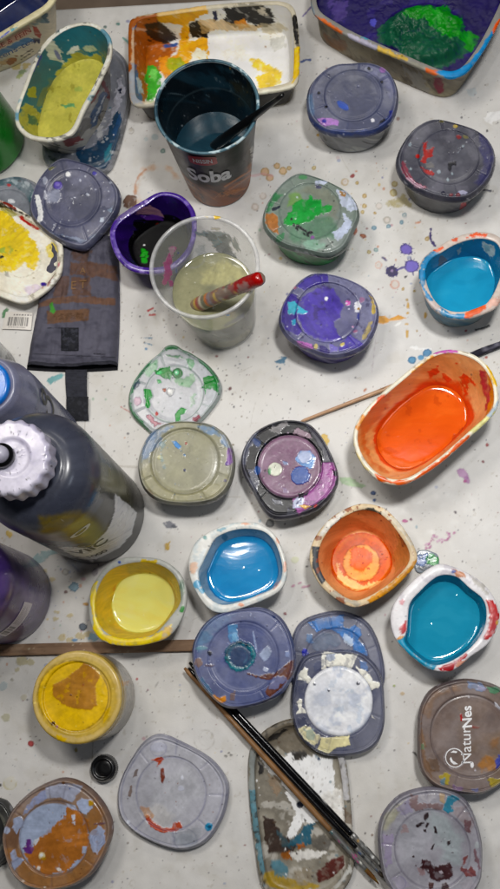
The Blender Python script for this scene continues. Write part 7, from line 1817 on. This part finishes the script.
def w_jl(cv):
    q = qJr
    cv.mott('#c2a440', .05, .1, .25, .5); cv.ring(76.5, 697, 43, 5, '#cdb98a', n=1, a=.6); cv.blob(73.3, 696, 35, 35, 0, '#d4b420', .4, .2, .6, 1); cv.mott('#c2a020', .06, .2, .2, .0); cv.poly(q(125, 175, 185, 140, 230, 105, 245, 85, 270, 95, 310, 135, 292, 170, 290, 215, 295, 250, 270, 268, 205, 262, 160, 245, 128, 215), '#a87c3a', .8, .14, .5, 1, .0002); cv.poly(q(235, 190, 290, 180, 292, 250, 250, 262), '#b08440', 3, .08, 2, .6)
    cv.poly(q(305, 140, 320, 150, 315, 190, 325, 215, 305, 210, 296, 180), '#d2b428', 1, a=.9); cv.blob(*q(196, 212)[0], 1, col='#4a2420'); cv.blob(*q(234, 196)[0], .7, col='#5a3424'); cv.blob(*q(128, 321)[0], 1.9, col='#3a1c20'); cv.blob(*q(141, 333)[0], 1.6, col='#b080a8', a=.8); cv.poly(q(140, 365, 185, 378, 175, 392, 145, 385), '#d8b828', 1); cv.poly(q(325, 280, 350, 255, 345, 300, 320, 320), '#cfae30', 1.4, a=.7)
    cv.ring(73.3, 696, 35.2, .9, '#7a6020', a=.7); cv.ring(76.5, 697, 39, .8, '#9a8440', a=.5); cv.specks(34, ['#5a4418', '#8a3a2a', '#e8d890'], (30, 650, 122, 744), .3, .9, .75, 60)


lathe('lid', cJt, [(.0005, hJ + .0055), (rJl * .75, hJ + .0055), (rJl * .77, hJ + .0075), (rJl * .96, hJ + .0075), (rJl, hJ + .006), (rJl * 1.005, hJ - .004), (rJl * .97, hJ - .0045)], M_LID, tJ, '#c4ae6a', 1., w_jl, 1., None, .001)

# ------------------------------------------------------------------ small black cap
tK = thing('bottle_cap', P(105, 768, 0), 'small round black screw cap standing on the bare table', 'bottle cap')
pk = P(105, 768, 0); rk = 13.6 * mpp(105, 768)
lathe('shell', pk, [(.0004, .0105), (rk * .60, .0105), (rk * .64, .0120), (rk * .82, .0122), (rk * .86, .0105), (rk * .93, .009), (rk, .002), (rk, .0004), (rk * .9, .0003)], M_BLACKP, tK, '#0d0d0f', 1., None, 1., lambda th, r, z: 1 + (.012 * np.cos(44 * th) if r > rk * .9 else 0 * th), .0008)
lathe('top_disc', P(105, 768, .011), [(.0003, .0113), (rk * .5, .0113), (rk * .56, .0108)], M_BLACKP, tK, '#0d0d0f')

# painted plastic flake
def w_fl(cv):
    q = zm(400, 480, 5.0)
    cv.poly(q(80, 385, 110, 370, 135, 375, 140, 410, 120, 430, 80, 430), '#3a64a4', 2, .25, .6, .9); cv.poly(q(130, 385, 165, 375, 190, 395, 190, 425, 155, 430, 135, 420), '#2a8a3c', 1.6, .2, .6, .95); cv.poly(q(140, 370, 170, 370, 150, 390), '#9cc4a8', 1.2); cv.poly(q(90, 375, 115, 385, 100, 400), '#c4ccd8', 1.4)
    cv.poly(q(75, 435, 120, 432, 160, 430, 120, 460), '#6a6e74', 1.6)


tag(slab('plastic_flake', [(414, 564), (415.5, 557), (417.5, 551.5), (421, 550), (427, 550), (433, 552), (437.5, 554.5), (439, 560), (438.5, 565.5), (433, 567), (429, 568.5), (424.5, 572.5), (417, 572)], .0, .0022, M_LID, None, '#8d949c', 1., w_fl, .0008),
    'small scrap of clear plastic painted blue and green, between the orange and turquoise pots', 'plastic scrap')

# ------------------------------------------------------------------ wooden strip
def w_strip(cv):
    g_ = fbm(cv.wx * .012, cv.wy * .5, 5, 4)
    cv.put(sstep(-.3, .5, g_), '#7a6250', .6); cv.put(sstep(.2, .5, fbm(cv.wx * .02, cv.wy * 1.1, 9, 3)), '#5a4638', .5); cv.mott('#a89684', .05, .3, .15, .4); cv.specks(60, ['#3a3028', '#c8bca8', '#6a5a50'], (-60, 638, 230, 660), .3, .9, .7, 61)


def box_strip(name, a, b, w, z0, z1, mat, base, paint):
    a = np.array(a); b = np.array(b); e = (b - a)[:2]; L2 = np.linalg.norm(e); e /= L2; n_ = np.array([-e[1], e[0]])
    us = np.linspace(0, L2, int(L2 / .0015)); prof = [(-w / 2, z0 + .0003), (-w / 2, z1 - .0007), (-w / 2 + .0007, z1)] + [(v, z1) for v in np.linspace(-w / 2 + .0015, w / 2 - .0015, 9)] + [(w / 2 - .0007, z1), (w / 2, z1 - .0007), (w / 2, z0 + .0003)]
    G = np.array([[[a[0] + e[0] * u + n_[0] * v, a[1] + e[1] * u + n_[1] * v, z] for v, z in prof] for u in us])
    V = G.reshape(-1, 3); cv = Canvas(V, None, base); paint(cv)
    Q = grid_faces(len(us), len(prof), False)
    k = len(prof); ends = []
    tri = [(0, i, i + 1) for i in range(1, k - 1)] + [((len(us) - 1) * k, (len(us) - 1) * k + i + 1, (len(us) - 1) * k + i) for i in range(1, k - 1)]
    return obj(name, V, Q, mat, None, None, cv, np.array(tri))


tag(box_strip('wooden_strip', P(-90, 652.5, .005), P(222, 644.5, .005), .0108, 0, .0055, vmat('raw_wood', .65, 0, .3, 300, .12, .1, vary=.12), '#917a66', w_strip), 'thin brown wooden strip lying across the table below the yellow pot', 'wooden strip')

# ------------------------------------------------------------------ brushes
def brush(label, p0, p1, wood, rad, ferr0, hair0, tipw, cols, seed, hmat, flatb=1.0, z_tip=None):
    """p0 = handle end, p1 = hair tip (world); fractions along the length where ferrule and hair start"""
    p0 = np.array(p0); p1 = np.array(p1); L2 = np.linalg.norm(p1 - p0)
    t = thing('paint_brush', p1, label, 'paint brush', 'paint brushes')
    at = lambda f: p0 + (p1 - p0) * f

    def wp(cv):
        cv.put(sstep(-.2, .6, fbm(cv.wx * .06 + cv.wy * .06, (cv.wx - cv.wy) * .5, seed, 3)), cols[1], .6)
        bx = (min(cv.X) - 1, min(cv.Y) - 1, max(cv.X) + 1, max(cv.Y) + 1); cv.specks(60, cols[2], bx, .3, 1.6, .85, seed)
    fr = np.linspace(0, ferr0, 40)
    tube('handle', [at(f) for f in fr], list(np.interp(fr / ferr0, [0, .02, .5, .85, 1], [rad[0] * .6, rad[0], rad[1], rad[2], rad[3]])), hmat, t, 20, cols[0], wp)

    def wf(cv):
        cv.mott('#6a6a68', .12, .1, .15, .7); bx = (min(cv.X) - 1, min(cv.Y) - 1, max(cv.X) + 1, max(cv.Y) + 1); cv.specks(90, cols[3], bx, .5, 1.8, .95, seed + 1)
    fr = np.linspace(ferr0 - .004, hair0, 20)
    tube('ferrule', [at(f) for f in fr], list(np.interp(np.linspace(0, 1, 20), [0, .06, .12, .5, .56, .62, 1], [rad[3] * 1.08, rad[3] * 1.16, rad[3] * 1.08, rad[3] * 1.02, rad[3] * 1.1, rad[3], tipw * .9])), vmat('ferrule', .35, .2, .6, 200, .1, .1), t, 20, '#6c6c6a', wf)
    fr = np.linspace(hair0 - .004, 1, 14)
    tube('bristles', [at(f) for f in fr], list(np.interp(np.linspace(0, 1, 14), [0, .25, .6, .9, 1], [tipw * .85, tipw, tipw * .85, tipw * .35, .0003])), vmat('bristle_hair', .7, 0, .3, 900, .5, .08, vary=.25), t, 20, cols[4], lambda cv: cv.mott(cols[5], .2, .1, .15, .7))
    return t


M_WOODH = vmat('handle_wood', .55, .1, .4, 300, .08, .1, vary=.12)
M_BLKH = vmat('lacquered_handle', .22, .5, .5, 200, .02, .1, .08, vary=.1)
zB = .0145
brush('bare wooden brush with pink flecks on its ferrule, crossing the crusted oval lid', P(184.5, 668, zB), P(379, 884, .0135), 1, (.0020, .0026, .0028, .0024), .765, .935, .0021,
      ('#8f7050', '#6a4e34', ['#3a2c20', '#b99c70', '#c8862c', '#4a4038'], ['#c04a94', '#2f6a70', '#d8d8d0', '#b8508a', '#7a8a8a', '#2c2c2c'], '#6a4a24', '#8a8a3a'), 70, M_WOODH)
brush('black brush with white paint caked on its ferrule, uppermost of the three crossing brushes', P(189.5, 662.5, zB), P(388, 872.5, .0135), 1, (.0021, .0026, .0027, .0024), .83, .965, .0021,
      ('#0e0e10', '#1c1c20', ['#8a8a88', '#c8c8c8', '#3a3a40'], ['#e8e8e4', '#dcdcd8', '#f0f0ec', '#4a4a4a', '#b09050', '#1f2f4a', '#e4e4e0'], '#3a3430', '#c8c8c4'), 71, M_BLKH)
brush('black brush lying between the bare wooden one and the white caked one', P(188.5, 668, zB + .0006), P(386, 879.5, .0138), 1, (.0019, .0022, .0022, .0020), .86, .965, .0018,
      ('#111113', '#202024', ['#6a6a6a', '#b8b8b8', '#2c2c30'], ['#1f2c48', '#2c2c30', '#3f5a80', '#8a8a88', '#1c1c1c'], '#4a4238', '#2c2c34'), 72, M_BLKH)
brush('long pale wooden brush lying behind the orange tub', P(301, 421.5, .0045), P(522, 336, .0048), 1, (.0015, .0020, .0028, .0028), .66, .76, .0036,
      ('#b89a80', '#a08064', ['#7a6048', '#d8c8b0'], ['#2c2c34', '#8a8a90', '#4a4a58'], '#2a2834', '#8a8894'), 73, M_WOODH)

# ------------------------------------------------------------------ cloth pouch and its tag
qN = zm(0, 240, 4.0)


def build_pouch():
    t = thing('cloth_pouch', P(70, 310, 0), 'dark grey nylon pouch with faded orange brown print and a strap', 'pouch')
    # corners in the photo, at the cloth's height
    TL, TR, BL, BR = (48, 232), (116, 236), (24.5, 364), (116, 364)
    nu, nv = 130, 180
    U, Vv = np.meshgrid(np.linspace(0, 1, nu), np.linspace(0, 1, nv))
    bow = .5 * np.sin(Vv * math.pi)
    px = (TL[0] * (1 - U) + TR[0] * U) * (1 - Vv) + (BL[0] * (1 - U) + BR[0] * U) * Vv + 2.6 * bow * (2 * U - 1) * -1 + 3.5 * U * np.sin(Vv * 3.1)
    py = (TL[1] * (1 - U) + TR[1] * U) * (1 - Vv) + (BL[1] * (1 - U) + BR[1] * U) * Vv + 3.5 * Vv * np.sin(U * 3.1) * .6
    wr = fbm(U * 2.2 + Vv * 1.4, Vv * 5.5 - U * .8, 44, 4); wr2 = fbm(U * 7, Vv * 3 + U * 2, 45, 3)
    edge = np.minimum(np.minimum(U, 1 - U) / .12, 1)
    prof = np.sqrt(np.clip(1 - (1 - edge) ** 2, 0, 1))
    zt = .001 + prof * (.012 + .003 * np.sin(Vv * math.pi) + 0.0085 * wr + .0040 * wr2 - .0035 * np.exp(-((Vv - .985) / .03) ** 2)); zt = np.maximum(zt, .001)
    # upper sheet, folded round the mouth lip, then the lower sheet
    W = np.zeros((nv, nu, 3))
    for i in range(nv):
        for j in range(nu):
            W[i, j] = P(px[i, j], py[i, j], .010)
    W[..., 2] = zt
    W = W[::-1]  # so normals face up
    V1 = W.reshape(-1, 3)
    low = W.copy(); low[..., 2] = .0004 + .0008 * (1 - prof[::-1]); low[..., 1] += 0
    lip = .0035 * np.exp(-np.linspace(0, nv - 1, nv) / 3.)[:, None]; low[..., 1] -= lip
    V = np.concatenate([V1, low.reshape(-1, 3)])
    Q1 = grid_faces(nv, nu, False); Q2 = grid_faces(nv, nu, False)[:, ::-1] + nu * nv
    # seams at the sides and the far end
    def seam(ix):
        ix = np.array(ix); return np.stack([ix[:-1], ix[1:], ix[1:] + nu * nv, ix[:-1] + nu * nv], 1)
    left = [r * nu for r in range(nv)]; right = [r * nu + nu - 1 for r in range(nv)]; far = [(nv - 1) * nu + k for k in range(nu)]
    Q = np.concatenate([Q1, Q2, seam(left)[:, ::-1], seam(right), seam(far)[:, ::-1]])
    cv = Canvas(V, None, '#5c5b66', 1, 1.15)
    q = qN; up = np.concatenate([np.ones(nu * nv), np.zeros(nu * nv)])
    cv.put(1 - up, '#121216', .95); cv.mott('#44444f', .03, .1, .3, .5, sel=up); cv.mott('#666570', .05, .2, .2, .4, sel=up)
    br = '#6a4826'
    cv.poly(q(285, 90, 350, 90, 470, 105, 470, 160, 400, 150, 280, 135), br, 1.6, .12, .8, .6, sel=up); cv.poly(q(290, 40, 360, 45, 350, 90, 285, 85), '#5f4228', 2.4, .1, 1.5, .6, sel=up); cv.poly(q(215, 150, 275, 145, 270, 220, 215, 225), br, 1.6, .12, .8, .5, sel=up); cv.poly(q(285, 150, 360, 150, 360, 222, 285, 220), br, 1.4, .12, .8, .6, sel=up)
    cv.poly(q(130, 262, 220, 230, 300, 222, 460, 235, 460, 262, 380, 255, 300, 248, 200, 258, 135, 278), '#74502a', 1.0, .12, .6, .6, sel=up); cv.poly(q(188, 285, 355, 275, 355, 322, 190, 335), '#74522a', .8, .12, .6, .65, sel=up)
    for k in range(4):
        cv.line(q(215 + k * 4, 300 + k * 6, 335, 293 + k * 6), .5, '#4e3a28', 1.2, .7, a=.6, sel=up)
    cv.poly(q(195, 255, 210, 248, 222, 285, 215, 300, 200, 285), '#4f8a44', .8, sel=up)
    cv.line(q(130, 455, 460, 470), .7, '#24252d', .3, .1, a=.8, sel=up); cv.line(q(100, 470, 200, 475, 330, 470, 460, 478), .8, '#4d4e5a', .3, .1, a=.6, sel=up); cv.line(q(190, 352, 250, 352), .6, '#2a2b34', .3, sel=up); cv.line(q(375, 455, 420, 458), .8, '#1e1f26', .3, sel=up)
    cv.put(up * (np.concatenate([Vv[::-1].ravel(), Vv[::-1].ravel()]) > .975), '#202128', .8)
    b = obj('bag', V, Q, M_CLOTH, t, None, cv)

    def on(px_, py_, lift):
        d = (cv.X[:nu * nv] - px_) ** 2 + (cv.Y[:nu * nv] - py_) ** 2
        p = V1[np.argmin(d)]; x = P(px_, py_, p[2]); return np.array([x[0], x[1], p[2] + lift])
    # hook and loop patch
    gx, gy = np.meshgrid(np.linspace(61.3, 78.8, 40), np.linspace(351, 328, 52))
    Vp = np.array([on(x, y, .0010) for x, y in zip(gx.ravel(), gy.ravel())])
    cp_ = Canvas(Vp, None, '#2a2b31', 1, 1.05); cp_.mott('#44454e', .35, .1, .1, .8); cp_.put(((abs(gx.ravel() - 70) > 8) | (abs(gy.ravel() - 339.5) > 10.7)) * 1.0, '#1a1b20', .9)
    obj('patch', Vp, grid_faces(52, 40, False), M_CLOTH, b, None, cp_)
    # faded letters of the print
    for s, px_, py_, sz in (('E', 73.5, 286, 13), ('T', 83, 285, 13), ('A', 83, 271, 9)):
        Vt, Tt = text_mesh(s, sz * .00098, bold=.0001)
        fr_ = flat_frame(px_, py_, .0, 2)
        Wt = []
        for u, v in Vt[:, :2]:
            w_ = fr_(u, v); X, Y = proj(np.array([w_[0], w_[1], .0])); Wt.append(on(float(X), float(Y), .0009))
        obj('lettering', np.array(Wt), np.zeros((0, 4), int), M_INK_TAN, b, None, None, Tt)
    # strap with its rough lower half
    def ribbon(name, x0, x1, x2, x3, y0, y1, z0, th, base, m, mot):
        nu2, nv2 = 24, 60
        u, v = np.meshgrid(np.linspace(0, 1, nu2), np.linspace(1, 0, nv2))
        X = (x0 * (1 - v) + x2 * v) * (1 - u) + (x1 * (1 - v) + x3 * v) * u; Y = y0 + (y1 - y0) * v
        G = np.array([P(a, b_, z0) for a, b_ in zip(X.ravel(), Y.ravel())]); z = z0 + .0022 * np.sin(v.ravel() * 3.0 + .4) + .0006 * fbm(u.ravel() * 3, v.ravel() * 5, 3)
        Vt = G.copy(); Vt[:, 2] = z; Vd = G.copy(); Vd[:, 2] = z - th
        Qt = grid_faces(nv2, nu2, False); k = nu2 * nv2
        ring_ = [r * nu2 for r in range(nv2)] + [(nv2 - 1) * nu2 + j for j in range(1, nu2)] + [r * nu2 + nu2 - 1 for r in range(nv2 - 2, -1, -1)] + [j for j in range(nu2 - 2, 0, -1)]
        ring_ = np.array(ring_); nx = np.roll(ring_, -1)
        VV = np.concatenate([Vt, Vd]); QQ = np.concatenate([Qt, Qt[:, ::-1] + k, np.stack([nx, ring_, ring_ + k, nx + k], 1)])
        c2 = Canvas(VV, None, base, 1, 1.05); c2.mott(mot, .3, .1, .12, .6)
        if name == 'strap':
            c2.put((np.sin(c2.wy * 5.0) > .3) * 1.0, '#4a4b55', .35)
        return obj(name, VV, QQ, m, t, None, c2)
    ribbon('strap', 65.5, 87.3, 66.5, 87.0, 370, 401, .0032, .0012, '#34353d', M_CLOTH, '#27282e')
    ribbon('strap_end', 66.6, 88.5, 67, 88.2, 397, 420, .0046, .0014, '#26272c', M_CLOTH, '#3a3b42')
    return t


build_pouch()


def build_tag():
    a, b_, c_, d_ = (2, 329), (31, 330), (33, 312.5), (6, 312)
    nu, nv = 110, 60
    u, v = np.meshgrid(np.linspace(0, 1, nu), np.linspace(0, 1, nv))
    X = (a[0] * (1 - u) + b_[0] * u) * (1 - v) + (d_[0] * (1 - u) + c_[0] * u) * v; Y = (a[1] * (1 - u) + b_[1] * u) * (1 - v) + (d_[1] * (1 - u) + c_[1] * u) * v
    V = np.array([P(x, y, .002) for x, y in zip(X.ravel(), Y.ravel())]); V[:, 2] = .0016 + .0012 * np.sin(u.ravel() * 2.4 + .3) + .0004 * v.ravel()
    cv = Canvas(V, None, '#d6d2cc'); uu_, vv_ = u.ravel(), v.ravel(); r_ = random.Random(8); x = .14
    while x < .9:
        w_ = r_.choice([.012, .012, .02, .03]); cv.put(((uu_ > x) & (uu_ < x + w_) & (vv_ > .2) & (vv_ < .70)) * 1.0, '#26242a', .9); x += w_ + r_.choice([.014, .02, .028])
    cv.put(((vv_ > .78) & (vv_ < .88) & (uu_ > .3) & (np.sin(uu_ * 95) + np.sin(uu_ * 61) > -.2)) * 1.0, '#5a5658', .8); cv.put(((vv_ > .10) & (vv_ < .15) & (uu_ > .2) & (uu_ < .8) & (np.sin(uu_ * 120) > -.3)) * 1.0, '#5a5658', .7)
    d2 = V.copy(); d2[:, 2] -= .0006; k = nu * nv; Qt = grid_faces(nv, nu, False)
    ring_ = np.array([r * nu for r in range(nv)] + [(nv - 1) * nu + j for j in range(1, nu)] + [r * nu + nu - 1 for r in range(nv - 2, -1, -1)] + [j for j in range(nu - 2, 0, -1)]); nx = np.roll(ring_, -1)
    VV = np.concatenate([V, d2]); c2 = Canvas(VV, None, '#d6d2cc'); c2.rgb[:k] = cv.rgb
    o = obj('price_tag', VV, np.concatenate([Qt, Qt[:, ::-1] + k, np.stack([nx, ring_, ring_ + k, nx + k], 1)]), M_LABEL, None, None, c2)
    tag(o, 'white paper tag with a barcode, sticking out from under the grey pouch', 'price tag')


build_tag()

# ------------------------------------------------------------------ light and camera
def lamp(name, loc, target, size, power, col, spread=180):
    l = bpy.data.lights.new(name, 'AREA'); l.shape = 'RECTANGLE'; l.size, l.size_y = size; l.energy = power; l.color = col
    l.spread = math.radians(spread)
    o = link(bpy.data.objects.new(name, l)); o.location = loc
    from mathutils import Vector
    o.rotation_euler = (Vector(target) - Vector(loc)).to_track_quat('-Z', 'Y').to_euler()
    return o


lamp('ceiling_lamp', (-.50, .60, 1.30), (-.02, .26, 0), (.34, .24), 2.05, (1, .95, .88), 110)
lamp('falloff_light', (.145, .365, 1.25), (.06, .22, 0), (.13, .10), 2.05, (1.0, .985, .96), 88)  # added narrow-beam light, its spread shaped for falloff away from the table's middle
lamp('small_lamp', (-.20, .335, 1.30), (-.10, .24, 0), (.085, .045), .55, (1, .98, .95), 110)
lamp('side_lamp', (.95, -.05, 1.45), (.0, .2, 0), (.4, .25), 2.0, (.78, .87, 1.0))
lamp('back_lamp', (.25, 1.9, 2.0), (-.1, .2, 0), (.9, .2), 5.5, (1, .97, .93))
w = bpy.data.worlds.new('World'); SC.world = w; w.use_nodes = True
bg = w.node_tree.nodes['Background']; bg.inputs['Color'].default_value = (.92, .95, 1, 1); bg.inputs['Strength'].default_value = .022

cam = bpy.data.cameras.new('camera'); co = link(bpy.data.objects.new('camera', cam))
from mathutils import Matrix
m = Matrix([list(C2W[0]), list(C2W[1]), list(C2W[2])]).to_4x4(); m.translation = (0, 0, H)
co.matrix_world = m
cam.sensor_fit = 'VERTICAL'; cam.sensor_height = 24.0; cam.lens = 24.0 * F / 889.0
cam.clip_start = .02; cam.clip_end = 50
SC.camera = co
SC.view_settings.view_transform = 'Standard'; SC.view_settings.look = 'None'; SC.view_settings.exposure = 0; SC.view_settings.gamma = 1
SC.render.engine = 'CYCLES'; SC.cycles.transparent_max_bounces = 16; SC.cycles.max_bounces = 8
